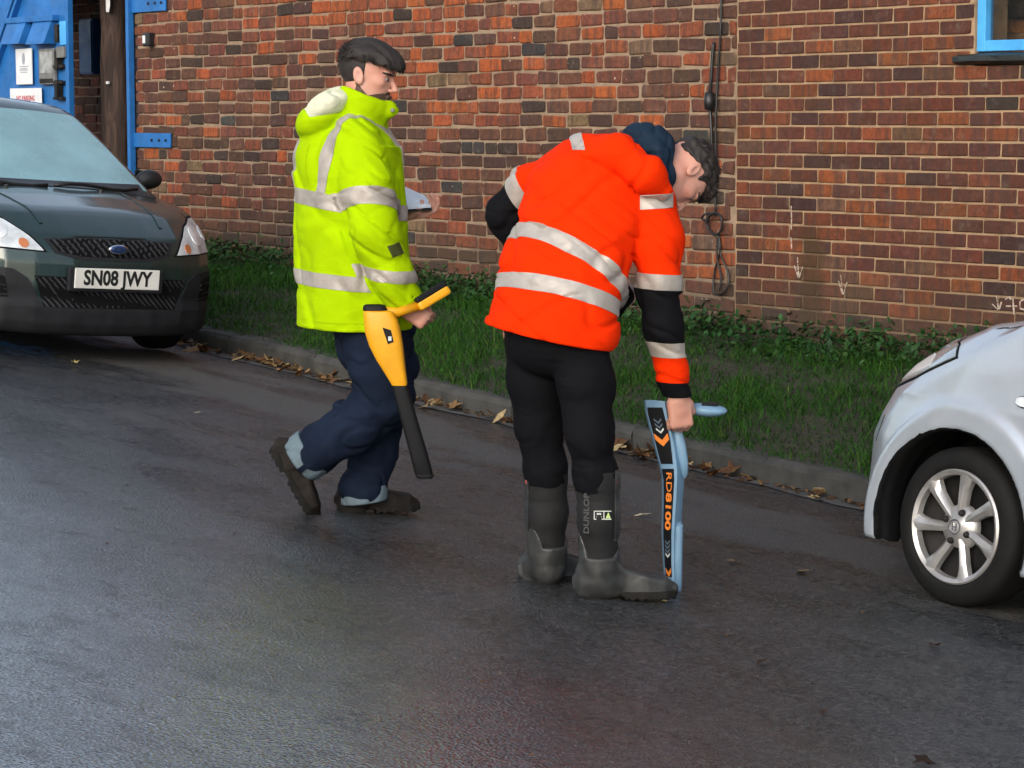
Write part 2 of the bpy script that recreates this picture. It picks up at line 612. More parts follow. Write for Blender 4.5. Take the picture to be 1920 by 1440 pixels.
_s0 = at_y(1492, 560, 9.6); _s1 = at_y(1552, 400, 9.6)
STAIN = (float(_s0[0]), float(_s1[0]), float(_s1[2]))

def mortar_mat(name, col):
    m, nt, nd, lk, b = nodes_of(name)
    p = world_pos(nt)
    c = ramp(nt, noise(nt, p, 9, 5.0, 0.7), [(0.3, [x * 0.6 for x in col]), (0.55, col), (0.8, [min(1, x * 1.25) for x in col])])
    lk.new(damp(nt, c), b.inputs['Base Color'])
    b.inputs['Roughness'].default_value = 0.95
    bump(nt, b, noise(nt, p, 170, 4.0, 0.7), 0.8, 0.004)
    return m

def asphalt_mat():
    m, nt, nd, lk, b = nodes_of('wet_asphalt')
    p = world_pos(nt)
    along = world_pos(nt, (0.7, 1.5, 1.0))            # traffic and water draw things out along the street
    big = noise(nt, along, 0.75, 4.0, 0.6, 0.4)
    mid = noise(nt, world_pos(nt, (1.0, 2.0, 1), (4, 2, 0)), 1.5, 6.0, 0.7, 0.3)
    grit = nd.new('ShaderNodeTexVoronoi'); grit.inputs['Scale'].default_value = 95; lk.new(p, grit.inputs['Vector'])
    fine = noise(nt, p, 210, 3.0, 0.6)
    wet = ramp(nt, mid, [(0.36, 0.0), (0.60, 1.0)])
    c_dry = ramp(nt, big, [(0.3, (0.016, 0.018, 0.020)), (0.55, (0.025, 0.0265, 0.028)), (0.75, (0.046, 0.045, 0.043))])
    c_wet = mixc(nt, 1.0, c_dry, (0.58, 0.58, 0.60), 'MULTIPLY')
    c = mixc(nt, wet, c_dry, c_wet)
    c = mixc(nt, ramp(nt, grit.outputs['Color'], [(0.40, 0.0), (0.95, 0.6)]), c, (0.15, 0.147, 0.143))
    c = mixc(nt, ramp(nt, noise(nt, along, 1.3, 2.0), [(0.62, 0.0), (0.78, 0.25)]), c, (0.050, 0.046, 0.043))
    # hairline cracks
    vc = nd.new('ShaderNodeTexVoronoi'); vc.feature = 'DISTANCE_TO_EDGE'; vc.inputs['Scale'].default_value = 0.55
    ws = nd.new('ShaderNodeVectorMath'); ws.operation = 'ADD'
    wn_ = nd.new('ShaderNodeTexNoise'); wn_.inputs['Scale'].default_value = 2.2; wn_.inputs['Detail'].default_value = 5.0
    lk.new(p, wn_.inputs['Vector']); lk.new(p, ws.inputs[0])
    sc_ = nd.new('ShaderNodeVectorMath'); sc_.operation = 'SCALE'; sc_.inputs['Scale'].default_value = 0.5
    lk.new(wn_.outputs['Color'], sc_.inputs[0]); lk.new(sc_.outputs[0], ws.inputs[1]); lk.new(ws.outputs[0], vc.inputs['Vector'])
    ck = math_(nt, 'MULTIPLY', ramp(nt, vc.outputs['Distance'], [(0.0, 1.0), (0.006, 0.0)]), ramp(nt, noise(nt, p, 0.8, 2.0), [(0.45, 0.0), (0.6, 0.8)]))
    c = mixc(nt, ck, c, (0.008, 0.008, 0.008))
    # a dry worn streak of older surfacing close to the gutter
    g = nd.new('ShaderNodeNewGeometry'); sep = nd.new('ShaderNodeSeparateXYZ'); lk.new(g.outputs['Position'], sep.inputs[0])
    wv = math_(nt, 'MULTIPLY', math_(nt, 'SUBTRACT', noise(nt, world_pos(nt, (0.8, 2.0, 1)), 1.4, 4.0), 0.5), 1.7)
    yy = math_(nt, 'ADD', sep.outputs[1], wv)
    band = math_(nt, 'MULTIPLY', math_(nt, 'MULTIPLY', math_(nt, 'SUBTRACT', yy, 6.35), 4.0, True), math_(nt, 'MULTIPLY', math_(nt, 'SUBTRACT', 7.25, yy), 4.0, True))
    c = mixc(nt, math_(nt, 'MULTIPLY', band, 0.55), c, (0.098, 0.092, 0.082))
    lk.new(c, b.inputs['Base Color'])
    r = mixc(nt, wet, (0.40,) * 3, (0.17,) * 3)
    r = mixc(nt, math_(nt, 'MULTIPLY', band, 0.8), r, (0.85,) * 3)
    r = mixc(nt, ramp(nt, fine, [(0.35, 0.0), (0.7, 0.15)]), r, (0.9,) * 3)
    lk.new(r, b.inputs['Roughness'])
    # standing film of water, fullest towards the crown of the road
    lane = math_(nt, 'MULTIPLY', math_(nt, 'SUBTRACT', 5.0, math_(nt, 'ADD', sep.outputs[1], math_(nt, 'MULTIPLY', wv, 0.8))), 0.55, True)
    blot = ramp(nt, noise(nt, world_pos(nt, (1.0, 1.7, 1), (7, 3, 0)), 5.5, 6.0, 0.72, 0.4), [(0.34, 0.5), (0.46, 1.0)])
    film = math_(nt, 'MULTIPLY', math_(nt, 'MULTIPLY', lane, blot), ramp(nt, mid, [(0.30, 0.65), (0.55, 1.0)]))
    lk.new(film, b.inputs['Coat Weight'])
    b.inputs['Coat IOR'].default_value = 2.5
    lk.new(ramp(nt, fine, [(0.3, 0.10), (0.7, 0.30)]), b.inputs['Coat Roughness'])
    b.inputs['Specular IOR Level'].default_value = 0.5
    h = math_(nt, 'ADD', math_(nt, 'MULTIPLY', grit.outputs['Distance'], 0.8), math_(nt, 'MULTIPLY', fine, 0.5))
    b1 = bump(nt, None, noise(nt, p, 9, 3.0), 0.2, 0.02)
    bump(nt, b, h, 0.9, 0.008, b1)
    lk.new(bump(nt, None, math_(nt, 'ADD', grit.outputs['Distance'], math_(nt, 'MULTIPLY', noise(nt, p, 45, 3.0), 0.4)), 0.45, 0.006, b1), b.inputs['Coat Normal'])
    return m

def fabric(name, col, rough=0.75, weave=900.0, fold=9.0, var=0.12, sheen=0.0, dirt=0.0, bstr=0.35, crease=0.9):
    m, nt, nd, lk, b = nodes_of(name)
    vec = coords(nt)
    n1 = noise(nt, vec, 5.0, 5.0, 0.6)
    c = ramp(nt, n1, [(0.3, [x * (1 - var) for x in col]), (0.7, [min(1, x * (1 + var)) for x in col])])
    if dirt > 0:
        c = mixc(nt, ramp(nt, noise(nt, vec, 3.2, 6.0, 0.7), [(0.55, 0.0), (0.8, dirt)]), c, [x * 0.45 for x in col])
    lk.new(c, b.inputs['Base Color'])
    b.inputs['Roughness'].default_value = rough
    b.inputs['Sheen Weight'].default_value = sheen
    b.inputs['Specular IOR Level'].default_value = 0.08
    b0 = bump(nt, None, noise(nt, vec, fold, 3.0, 0.5, 0.8), bstr, 0.02)
    # thin creases
    tc_ = nd.new('ShaderNodeTexCoord'); mp_ = nd.new('ShaderNodeMapping')
    mp_.inputs['Rotation'].default_value = (0.3, 0.75, 0.2); mp_.inputs['Scale'].default_value = (3.0, 5.0, 15.0)
    lk.new(tc_.outputs['Object'], mp_.inputs[0])
    dr = noise(nt, mp_.outputs[0], 1.0, 2.0, 0.5, 0.35)
    msk = ramp(nt, noise(nt, vec, 4.0, 1.0), [(0.45, 0.0), (0.65, 1.0)])
    b1 = bump(nt, None, math_(nt, 'MULTIPLY', ramp(nt, dr, [(0.35, 0.0), (0.5, 1.0), (0.65, 0.3)]), msk), bstr * crease, 0.008, b0)
    b2 = bump(nt, None, noise(nt, vec, 45, 3.0, 0.6, 0.3), bstr * 0.6, 0.004, b1)
    bump(nt, b, noise(nt, vec, weave, 1.0), 0.15, 0.001, b2)
    return m

def skin_mat(name, col):
    m, nt, nd, lk, b = nodes_of(name)
    vec = coords(nt)
    c = ramp(nt, noise(nt, vec, 14, 4.0, 0.6), [(0.3, [col[0] * 0.95, col[1] * 0.78, col[2] * 0.75]), (0.7, col)])
    lk.new(c, b.inputs['Base Color'])
    b.inputs['Roughness'].default_value = 0.5
    b.inputs['Subsurface Weight'].default_value = 0.25
    b.inputs['Subsurface Radius'].default_value = (0.012, 0.005, 0.003)
    b.inputs['Subsurface Scale'].default_value = 1.0
    bump(nt, b, noise(nt, vec, 260, 3.0), 0.15, 0.001)
    return m

def leaf_mat(name, cols, rough=0.6, rand='object', trans=0.15):
    m, nt, nd, lk, b = nodes_of(name)
    if rand == 'object':
        oi = nd.new('ShaderNodeObjectInfo'); src = oi.outputs['Random']
    else:
        a = nd.new('ShaderNodeAttribute'); a.attribute_name = 'col'; src = a.outputs['Fac']
    n = len(cols)
    c = ramp(nt, src, [(i / max(1, n - 1), cols[i]) for i in range(n)])
    c = mixc(nt, 1.0, c, ramp(nt, noise(nt, world_pos(nt), 60, 3.0), [(0.3, 0.6), (0.7, 1.2)]), 'MULTIPLY')
    lk.new(c, b.inputs['Base Color'])
    b.inputs['Roughness'].default_value = rough
    b.inputs['Specular IOR Level'].default_value = 0.15
    return m

def glass_mat(name, tint=(0.8, 0.9, 0.9), rough=0.02, alpha=0.35):
    m, nt, nd, lk, b = nodes_of(name)
    b.inputs['Base Color'].default_value = (*tint, 1)
    b.inputs['Roughness'].default_value = rough
    b.inputs['Alpha'].default_value = alpha
    b.inputs['IOR'].default_value = 1.5
    b.inputs['Specular IOR Level'].default_value = 0.5
    lk.new(ramp(nt, noise(nt, coords(nt), 3.0, 4.0), [(0.3, rough), (0.7, rough + 0.05)]), b.inputs['Roughness'])
    return m

def paint_mat(name, col, metal=0.4, rough=0.35, flake=0.15):
    m, nt, nd, lk, b = nodes_of(name)
    vec = coords(nt)
    c = ramp(nt, noise(nt, vec, 2.5, 5.0, 0.6), [(0.3, [x * 0.92 for x in col]), (0.7, [min(1, x * 1.06) for x in col])])
    # a little road film
    c = mixc(nt, ramp(nt, noise(nt, vec, 14, 6.0, 0.75), [(0.5, 0.0), (0.8, 0.12)]), c, (0.16, 0.14, 0.12))
    lk.new(c, b.inputs['Base Color'])
    b.inputs['Metallic'].default_value = metal
    b.inputs['Roughness'].default_value = rough
    b.inputs['Coat Weight'].default_value = 0.9
    lk.new(ramp(nt, noise(nt, vec, 6, 5.0), [(0.3, 0.03), (0.75, 0.16)]), b.inputs['Coat Roughness'])
    return m

M = {}
M['brick'] = brick_mat('brick_face', 'object', 0.0, 0.18)
M['brick_old'] = brick_mat('old_brick_face', 'object', 0.8, 0.16)
M['brick_mass'] = brick_mat('brick_face_mass', 'attr', 0.0, 0.18)
M['brick_old_mass'] = brick_mat('old_brick_face_mass', 'attr', 0.8, 0.16)
M['mortar'] = mortar_mat('sandy_mortar', (0.36, 0.240, 0.140))
M['mortar_old'] = mortar_mat('lime_mortar', (0.30, 0.212, 0.140))
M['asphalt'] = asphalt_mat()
M['soil'] = simple('verge_soil', (0.030, 0.028, 0.016), 0.95, var=0.4, vscale=20, bscale=40, bstr=0.8, bdist=0.01)
M['kerb'] = simple('kerb_concrete', (0.048, 0.047, 0.042), 0.85, var=0.4, vscale=9, bscale=70, bstr=0.6, bdist=0.004)
M['gutter'] = simple('gutter_concrete', (0.088, 0.086, 0.082), 0.8, var=0.35, vscale=7, bscale=80, bstr=0.5, bdist=0.003)
M['grass'] = leaf_mat('grass_blade', [(0.009, 0.036, 0.004), (0.020, 0.080, 0.008), (0.036, 0.115, 0.012), (0.085, 0.12, 0.025)], 0.75, 'attr')
M['weed'] = leaf_mat('weed_leaf', [(0.011, 0.038, 0.010), (0.020, 0.066, 0.017), (0.036, 0.090, 0.024), (0.060, 0.105, 0.038)], 0.5, 'attr')
M['leaf_dead'] = leaf_mat('dead_leaf', [(0.060, 0.030, 0.014), (0.13, 0.062, 0.024), (0.24, 0.14, 0.055), (0.42, 0.32, 0.16), (0.10, 0.045, 0.02)], 0.6)
M['litter'] = leaf_mat('leaf_litter', [(0.045, 0.024, 0.012), (0.10, 0.05, 0.02), (0.17, 0.09, 0.04)], 0.7, 'attr')
M['leaf_yellow'] = leaf_mat('yellow_leaf', [(0.45, 0.36, 0.12), (0.50, 0.42, 0.16)], 0.6)
M['leaf_pale'] = leaf_mat('pale_leaf', [(0.50, 0.44, 0.30), (0.55, 0.48, 0.30)], 0.6)
M['leaf_green'] = leaf_mat('yellow_green_leaf', [(0.30, 0.36, 0.10), (0.35, 0.40, 0.14)], 0.6)
M['leaf_dark'] = leaf_mat('dark_wet_leaf', [(0.022, 0.014, 0.010), (0.04, 0.022, 0.014)], 0.45)
M['blue'] = simple('blue_gloss_paint', (0.016, 0.135, 0.40), 0.42, var=0.22, vscale=5, bscale=30, bstr=0.25, bdist=0.003, rvar=0.12)
M['blue_light'] = simple('pale_blue_gloss_paint', (0.07, 0.36, 0.74), 0.4, var=0.15, vscale=9, bscale=60, bstr=0.3, bdist=0.002)
M['black_plastic'] = simple('black_plastic', (0.012, 0.012, 0.013), 0.42, var=0.2, vscale=20, bscale=200, bstr=0.15, bdist=0.001)
M['dark_metal'] = simple('dark_rusty_iron', (0.035, 0.030, 0.028), 0.6, 0.6, var=0.5, vscale=14, bscale=60, bstr=0.4)
M['grey_metal'] = simple('weathered_grey_steel', (0.20, 0.20, 0.19), 0.55, 0.3, var=0.35, vscale=12, bscale=40, bstr=0.2)
M['white_sign'] = simple('white_sign_enamel', (0.72, 0.73, 0.74), 0.5, var=0.08, vscale=10)
M['red_print'] = simple('red_lettering', (0.45, 0.05, 0.07), 0.6, var=0.2, vscale=30)
M['grey_print'] = simple('grey_lettering', (0.32, 0.34, 0.38), 0.6, var=0.2, vscale=30)
M['black_print'] = simple('black_lettering', (0.012, 0.012, 0.012), 0.5, var=0.1, vscale=30)
M['chalk'] = simple('white_chalk', (0.44, 0.36, 0.29), 0.95, var=0.4, vscale=60)
M['timber'] = None
M['slate'] = simple('dark_painted_sill', (0.016, 0.020, 0.018), 0.5, var=0.5, vscale=15, bscale=40, bstr=0.5, bdist=0.006)
M['roofing'] = simple('roof_slate', (0.06, 0.06, 0.065), 0.7, var=0.3, vscale=4, bscale=20, bstr=0.4)

def timber_mat():
    m, nt, nd, lk, b = nodes_of('tarred_timber')
    v = coords(nt, 'Object', (14, 14, 1.6))
    n1 = noise(nt, v, 1.6, 6.0, 0.7, 0.8)
    lk.new(ramp(nt, n1, [(0.3, (0.010, 0.006, 0.005)), (0.5, (0.042, 0.024, 0.018)), (0.7, (0.10, 0.062, 0.046))]), b.inputs['Base Color'])
    b.inputs['Roughness'].default_value = 0.85
    bump(nt, b, n1, 1.0, 0.02)
    return m
M['timber'] = timber_mat()

# ------------------------------------------------------------------ ground, road, kerb, verge
def proj(p):
    """photo pixel and camera distance of a world point"""
    x = p[0] * CS + p[1] * SN; y = -p[0] * SN + p[1] * CS; z = p[2] - CAM_Z
    d = y * math.cos(PITCH) - z * math.sin(PITCH); u = y * math.sin(PITCH) + z * math.cos(PITCH)
    return 960 + FPX * x / d, 720 - FPX * u / d, d

def grid_sheet(name, xs, ys, zf, mat, kind='structure'):
    XX, YY = np.meshgrid(xs, ys, indexing='ij')
    ZZ = zf(XX, YY)
    V = np.stack([XX, YY, ZZ], axis=-1).reshape(-1, 3)
    nx, ny = len(xs), len(ys)
    i = np.arange(nx - 1)[:, None] * ny + np.arange(ny - 1)[None]
    Q = np.stack([i, i + ny, i + ny + 1, i + 1], axis=-1).reshape(-1, 4)
    o = tri_obj(name, V, Q, mat)
    return tag(o, kind=kind)

def verge_z(X, Y):
    X = np.asarray(X, float); Y = np.asarray(Y, float)
    kt = road_z(X, kerb_y(X)) + 0.115
    base = 0.25 + (-np.clip(X, -30, 10) - 9.2) * 0.030
    t = np.clip((Y - kerb_y(X) - 0.12) / (9.6 - 7.8), 0, 1.2)
    return kt + (base - kt) * (t ** 0.8) + 0.02 * np.sin(X * 2.3 + Y) * np.clip(t * 4, 0, 1)

WALL_Y = 9.60
xs = np.unique(np.concatenate([np.linspace(-400, -45, 12), np.linspace(-45, 25, 141), np.linspace(25, 400, 12)]))
grid_sheet('ground', xs, np.concatenate([np.linspace(-300, -12, 10), np.linspace(-11, 30, 83), np.linspace(32, 300, 10)]),
           lambda X, Y: np.where(Y > 7.9, verge_z(X, np.minimum(Y, 9.6)) - 0.10, road_z(X, np.minimum(Y, 7.9)) - 0.08), M['soil'])
tq = np.linspace(0, 1, 60)
XX = np.linspace(-45, 25, 141)
V = []; ys_ = np.linspace(-6, 0, 60)
V = np.stack([np.stack([np.full(60, x), -6 + (float(kerb_y(x)) + 6.0) * tq, road_z(np.full(60, x), -6 + (float(kerb_y(x)) + 6.0) * tq)], axis=1) for x in XX]).reshape(-1, 3)
ii = np.arange(140)[:, None] * 60 + np.arange(59)[None]
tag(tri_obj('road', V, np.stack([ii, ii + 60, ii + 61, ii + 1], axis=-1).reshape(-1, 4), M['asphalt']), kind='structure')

# a concrete channel strip in front of the kerb, a little lighter than the road
V = []; F = []
for k, x in enumerate(np.arange(-22, 4, 0.25)):
    ky = float(kerb_y(x)); w = 0.13 + 0.025 * math.sin(k * 1.7) + 0.015 * math.sin(k * 4.1)
    for yy in (ky - w, ky + 0.02):
        V.append((x, yy, float(road_z(x, yy)) + 0.004))
    if k: F.append((2 * k - 2, 2 * k, 2 * k + 1, 2 * k - 1))
tag(mesh_obj('gutter_channel', V, F, M['gutter']), kind='structure')

kerb = empty('kerb', (0, 0, 0), kind='structure')
x = -22.0
kk = 0
while x < 4:
    L = 0.91
    if x < -18.2 - 0 and x > -21.2: hgt = 0.03        # dropped kerb at the gateway
    else: hgt = 0.115
    x2 = x + L - 0.012
    prof = [(0.0, -0.2), (0.0, hgt - 0.03), (0.012, hgt - 0.008), (0.03, hgt), (0.125, hgt), (0.125, -0.2)]
    vs = []; fs = []
    nst = 5
    dz = RNG.normal(0, 0.004); dy = RNG.normal(0, 0.006)
    for i in range(nst):
        xx = x + (x2 - x) * i / (nst - 1)
        ky = float(kerb_y(xx)); zz = float(road_z(xx, ky))
        for (u, w) in prof:
            j = RNG.normal(0, 0.003, 2) if w > 0 else (0, 0)
            vs.append((xx, ky + u + dy + j[0], zz + w + dz + j[1]))
    m_ = len(prof)
    for i in range(nst - 1):
        for j in range(m_ - 1):
            fs.append((i * m_ + j, (i + 1) * m_ + j, (i + 1) * m_ + j + 1, i * m_ + j + 1))
    fs += [tuple(range(m_)), tuple((nst - 1) * m_ + j for j in range(m_ - 1, -1, -1))]
    mesh_obj('kerb_stone', vs, fs, M['kerb'], kerb)
    x += L; kk += 1

vx = np.linspace(-18.0, 12, 121); tv = np.linspace(0, 1, 16)
V = np.stack([np.stack([np.full(16, a), float(kerb_y(a)) + 0.11 + (9.75 - float(kerb_y(a)) - 0.11) * tv, verge_z(np.full(16, a), float(kerb_y(a)) + 0.11 + (9.75 - float(kerb_y(a)) - 0.11) * tv)], axis=1) for a in vx]).reshape(-1, 3)
ii = np.arange(120)[:, None] * 16 + np.arange(15)[None]
tag(tri_obj('verge', V, np.stack([ii, ii + 16, ii + 17, ii + 1], axis=-1).reshape(-1, 4), M['soil']), kind='structure')
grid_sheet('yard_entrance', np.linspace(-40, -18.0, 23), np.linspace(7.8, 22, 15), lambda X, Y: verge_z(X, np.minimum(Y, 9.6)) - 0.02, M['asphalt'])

# ------------------------------------------------------------------ bricks
def brick_mesh(name, L, H, D, rnd, jit, seed, mat):
    r = np.random.default_rng(seed)
    hx, hz = L / 2, H / 2
    c = []
    for sx, sz in ((-1, -1), (1, -1), (1, 1), (-1, 1)):
        jx, jz = r.normal(0, jit, 2)
        a = rnd * r.uniform(0.5, 1.5); b2 = rnd * r.uniform(0.5, 1.5)
        cx, cz = sx * hx + jx, sz * hz + jz
        p1 = (cx - sx * a, cz); p2 = (cx, cz - sz * b2)
        c += [p1, p2] if sx * sz > 0 else [p2, p1]
    # order counter-clockwise: (-,-) gives p1,p2 ; keep by angle
    c.sort(key=lambda q: math.atan2(q[1] / hz, q[0] / hx))
    ins = rnd * 0.55 + 0.0015
    def inset(q): return (q[0] * (1 - ins / hx), q[1] * (1 - ins / hz))
    tl = r.normal(0, 0.0012, 3)
    n = 8
    vs = [(q[0], D, q[1]) for q in c] + [(q[0], ins * 0.8, q[1]) for q in c]
    for q in c:
        u = inset(q)
        vs.append((u[0], tl[0] + tl[1] * u[0] / hx + tl[2] * u[1] / hz + r.normal(0, jit * 0.25), u[1]))
    fs = []
    for lv in (0, 1):
        for k in range(n):
            fs.append((lv * n + k, lv * n + (k + 1) % n, (lv + 1) * n + (k + 1) % n, (lv + 1) * n + k))
    fs.append(tuple(range(2 * n, 3 * n)))
    me = bpy.data.meshes.new(name)
    me.from_pydata(vs, [], fs)
    me.materials.append(mat)
    me.update()
    return me

NEW_COLS = [((0.160, 0.048, 0.026), 6), ((0.130, 0.044, 0.027), 6), ((0.105, 0.040, 0.027), 4), ((0.215, 0.064, 0.025), 2.6), ((0.28, 0.078, 0.026), 1.2), ((0.070, 0.031, 0.024), 2.2), ((0.055, 0.036, 0.030), 0.6), ((0.150, 0.070, 0.042), 2)]
OLD_COLS = [((0.40, 0.098, 0.030), 1.8), ((0.29, 0.080, 0.036), 3.2), ((0.205, 0.068, 0.040), 6), ((0.145, 0.060, 0.038), 6), ((0.100, 0.050, 0.034), 4), ((0.058, 0.038, 0.030), 1.6), ((0.052, 0.050, 0.046), 0.5), ((0.21, 0.125, 0.07), 0.5)]

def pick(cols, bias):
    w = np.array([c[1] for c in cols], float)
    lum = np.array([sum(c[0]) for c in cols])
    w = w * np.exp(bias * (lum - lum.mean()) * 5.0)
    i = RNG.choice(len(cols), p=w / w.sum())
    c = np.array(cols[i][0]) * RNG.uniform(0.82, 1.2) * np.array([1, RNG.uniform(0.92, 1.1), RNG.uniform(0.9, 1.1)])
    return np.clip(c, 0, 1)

def lay(x0, x1, z0, z1, pl, ph, bond, holes=(), z_phase=0.0, seed=1):
    """list of bricks (xc, zc, length, height) filling a wall area"""
    r = np.random.default_rng(seed)
    out = []
    row = 0; z = z0
    while z < z1:
        off = (0.5 * pl if row % 2 else 0.0) + (r.normal(0, 0.02 * pl) if bond == 'old' else r.normal(0, 0.004))
        x = x0 - (off % pl)
        while x < x1 - 0.01:
            L = pl
            if bond == 'old':
                u = r.random()
                L = pl * (0.55 if u < 0.13 else r.uniform(0.9, 1.06))
            a, b = max(x, x0), min(x + L, x1)
            x += L
            for (hx0, hx1, hz0, hz1) in holes:
                if z + ph > hz0 + 0.01 and z < hz1 - 0.01:
                    if a >= hx0 - 0.001 and b <= hx1 + 0.001: a = b
                    elif a < hx0 < b: b = hx0
                    elif a < hx1 < b: a = hx1
            if b - a > 0.045:
                out.append(((a + b) / 2, z + ph / 2, b - a, ph))
        z += ph; row += 1
    return out

def brick_wall(parent, bricks, face_y, joint, depth, meshes, mass_mat, cols, bias_fn, limit=300, jit=(0, 0), flip=False):
    """individual bricks for those that show largest, the rest as one mass"""
    vis = []; rest = []
    for b in bricks:
        u, v, d = proj((b[0], face_y, b[1]))
        (vis if -60 < u < 1980 and -60 < v < 1000 else rest).append((d, b))
    vis.sort(key=lambda t: t[0])
    near, far = vis[:limit], vis[limit:] + rest
    mlen, mh = meshes['L'], meshes['H']
    def place(b):
        sx, sz = (b[2] - joint) / mlen, (b[3] - joint) / mh
        return (b[0] + RNG.normal(0, jit[0]), face_y - abs(RNG.normal(0, jit[1])), b[1] + RNG.normal(0, jit[0])), (sx, 1.0, sz)
    for d, b in near:
        me = meshes['m'][int(RNG.integers(len(meshes['m'])))]
        o = bpy.data.objects.new('brick', me)
        COL.objects.link(o)
        o.parent = parent
        loc, sc = place(b)
        o.location = Vector(loc) - parent.location; o.scale = sc
        c = pick(cols, bias_fn(b[0], b[1]))
        o.color = (*c, 1)
        o.rotation_euler = (0, RNG.normal(0, 0.006) if jit[0] > 0.001 else 0, 0)
    if far:
        arrs = []
        for me in meshes['m']:
            co = np.empty(len(me.vertices) * 3); me.vertices.foreach_get('co', co)
            arrs.append((co.reshape(-1, 3), [tuple(p.vertices) for p in me.polygons]))
        VV, FF, CC = [], [], []
        n = 0
        for d, b in far:
            co, fs = arrs[int(RNG.integers(len(arrs)))]
            loc, sc = place(b)
            VV.append(co * np.array(sc) + np.array(loc) - np.array(parent.location))
            FF += [tuple(i + n for i in f) for f in fs]
            n += len(co)
            CC.append(np.tile(np.array([*pick(cols, bias_fn(b[0], b[1])), 1.0]), (len(co), 1)))
        o = mesh_obj('bricks', np.concatenate(VV), FF, mass_mat, parent)
        ca = o.data.color_attributes.new('col', 'FLOAT_COLOR', 'POINT')
        ca.data.foreach_set('color', np.concatenate(CC).astype(np.float32).ravel())
        o['kind'] = 'stuff'

old_m = {'L': 0.22, 'H': 0.074, 'm': [brick_mesh('brick', 0.22, 0.074, 0.05, 0.010, 0.0032, s, M['brick_old']) for s in range(12)]}
new_m = {'L': 0.21, 'H': 0.068, 'm': [brick_mesh('brick', 0.21, 0.068, 0.05, 0.005, 0.0012, s + 50, M['brick']) for s in range(8)]}

X_JOINT = float(at_y(1381, 300, WALL_Y)[0])
X_GATE = float(at_y(254, 200, WALL_Y)[0])
# right-hand building
b_new = empty('brick_building', (X_JOINT, WALL_Y, 0.0), label='dark brown brick building with neat pale joints and a blue window', cat='building')
NEW_END, NEW_TOP = X_JOINT + 9.0, 6.2
wx0 = float(at_y(1828, 60, WALL_Y)[0]); wz0 = float(at_y(1850, 96, WALL_Y)[2])
win = (wx0, wx0 + 1.25, wz0 - 0.0, wz0 + 1.25)
ph_new = 0.0775
z0n = float(at_y(1383, 27.8, WALL_Y)[2]); z0n -= ph_new * math.ceil((z0n + 0.35) / ph_new)
bn = lay(X_JOINT + 0.004, NEW_END, z0n, NEW_TOP, 0.219, ph_new, 'new', [(win[0], win[1], win[2] - 0.075, win[3] + 0.02)], seed=3)
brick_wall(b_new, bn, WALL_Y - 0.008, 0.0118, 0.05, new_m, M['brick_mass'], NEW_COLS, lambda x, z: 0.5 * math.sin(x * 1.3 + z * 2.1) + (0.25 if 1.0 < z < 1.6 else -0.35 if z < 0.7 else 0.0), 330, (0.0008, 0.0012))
mb = MB()
y0, y1 = 0.003 - 0.008 + 0.004, 0.24
W = NEW_END - X_JOINT
h0 = -0.8
a, b_, c, d = win[0] - X_JOINT, win[1] - X_JOINT, win[2] - 0.075, win[3] + 0.02
for (u0, u1, v0, v1) in ((0, a, h0, NEW_TOP), (b_, W, h0, NEW_TOP), (a, b_, h0, c), (a, b_, d, NEW_TOP)):
    mb.box(((u0 + u1) / 2, (y0 + y1) / 2, (v0 + v1) / 2), (u1 - u0, y1 - y0, v1 - v0))
mb.box((0.12, 3.6, (h0 + NEW_TOP) / 2), (0.24, 6.6, NEW_TOP - h0)).box((W - 0.12, 3.6, (h0 + NEW_TOP) / 2), (0.24, 6.6, NEW_TOP - h0)).box((W / 2, 7.0, (h0 + NEW_TOP) / 2), (W, 0.24, NEW_TOP - h0))
mb.build('wall', M['mortar'], b_new)
MB().prism([(-0.25, NEW_TOP), (3.5, NEW_TOP + 1.9), (7.3, NEW_TOP), (7.3, NEW_TOP - 0.08), (-0.25, NEW_TOP - 0.08)], 0, -0.05, W + 0.05).build('roof', M['roofing'], b_new)
# its window
ww, wh = win[1] - win[0], win[3] - win[2]
wroot = empty('window', (0, 0, 0)); wroot.parent = b_new
fr = MB()
T = 0.055
for (u0, u1, v0, v1) in ((0, T, 0, wh), (ww - T, ww, 0, wh), (T, ww - T, 0, T), (T, ww - T, wh - T, wh), (T, ww - T, wh * 0.58, wh * 0.58 + 0.04)):
    fr.box((a + (u0 + u1) / 2, 0.045, win[2] + (v0 + v1) / 2), (u1 - u0, 0.06, v1 - v0), 0.004)
fr.build('window_frame', M['blue_light'], wroot)
M['window_glass'] = simple('dark_window_glass', (0.012, 0.014, 0.015), 0.03, var=0.2, vscale=3, spec=0.9)
M['window_clear'] = glass_mat('clear_window_glass', (0.02, 0.025, 0.025), 0.02, 0.25)
MB().box((a + ww / 2, 0.055, win[2] + wh / 2), (ww - 2 * T + 0.01, 0.006, wh - 2 * T + 0.01)).build('pane', M['window_clear'], wroot)
sl = MB()
pts = []
nS = 14
sv, sf = [], []
for i in range(nS):
    u = a - 0.10 + (ww + 0.2) * i / (nS - 1)
    w1 = RNG.normal(0, 0.004)
    for (yy, zz) in ((0.03, 0.0), (-0.055, -0.018), (-0.062, -0.045), (-0.02, -0.06), (0.03, -0.066)):
        sv.append((u, yy + RNG.normal(0, 0.004), win[2] + zz + w1 - 0.006))
for i in range(nS - 1):
    for j in range(5):
        sf.append((i * 5 + j, (i + 1) * 5 + j, (i + 1) * 5 + (j + 1) % 5, i * 5 + (j + 1) % 5))
sf += [tuple(range(5)), tuple((nS - 1) * 5 + j for j in range(4, -1, -1))]
mesh_obj('window_sill', sv, sf, M['slate'], wroot)

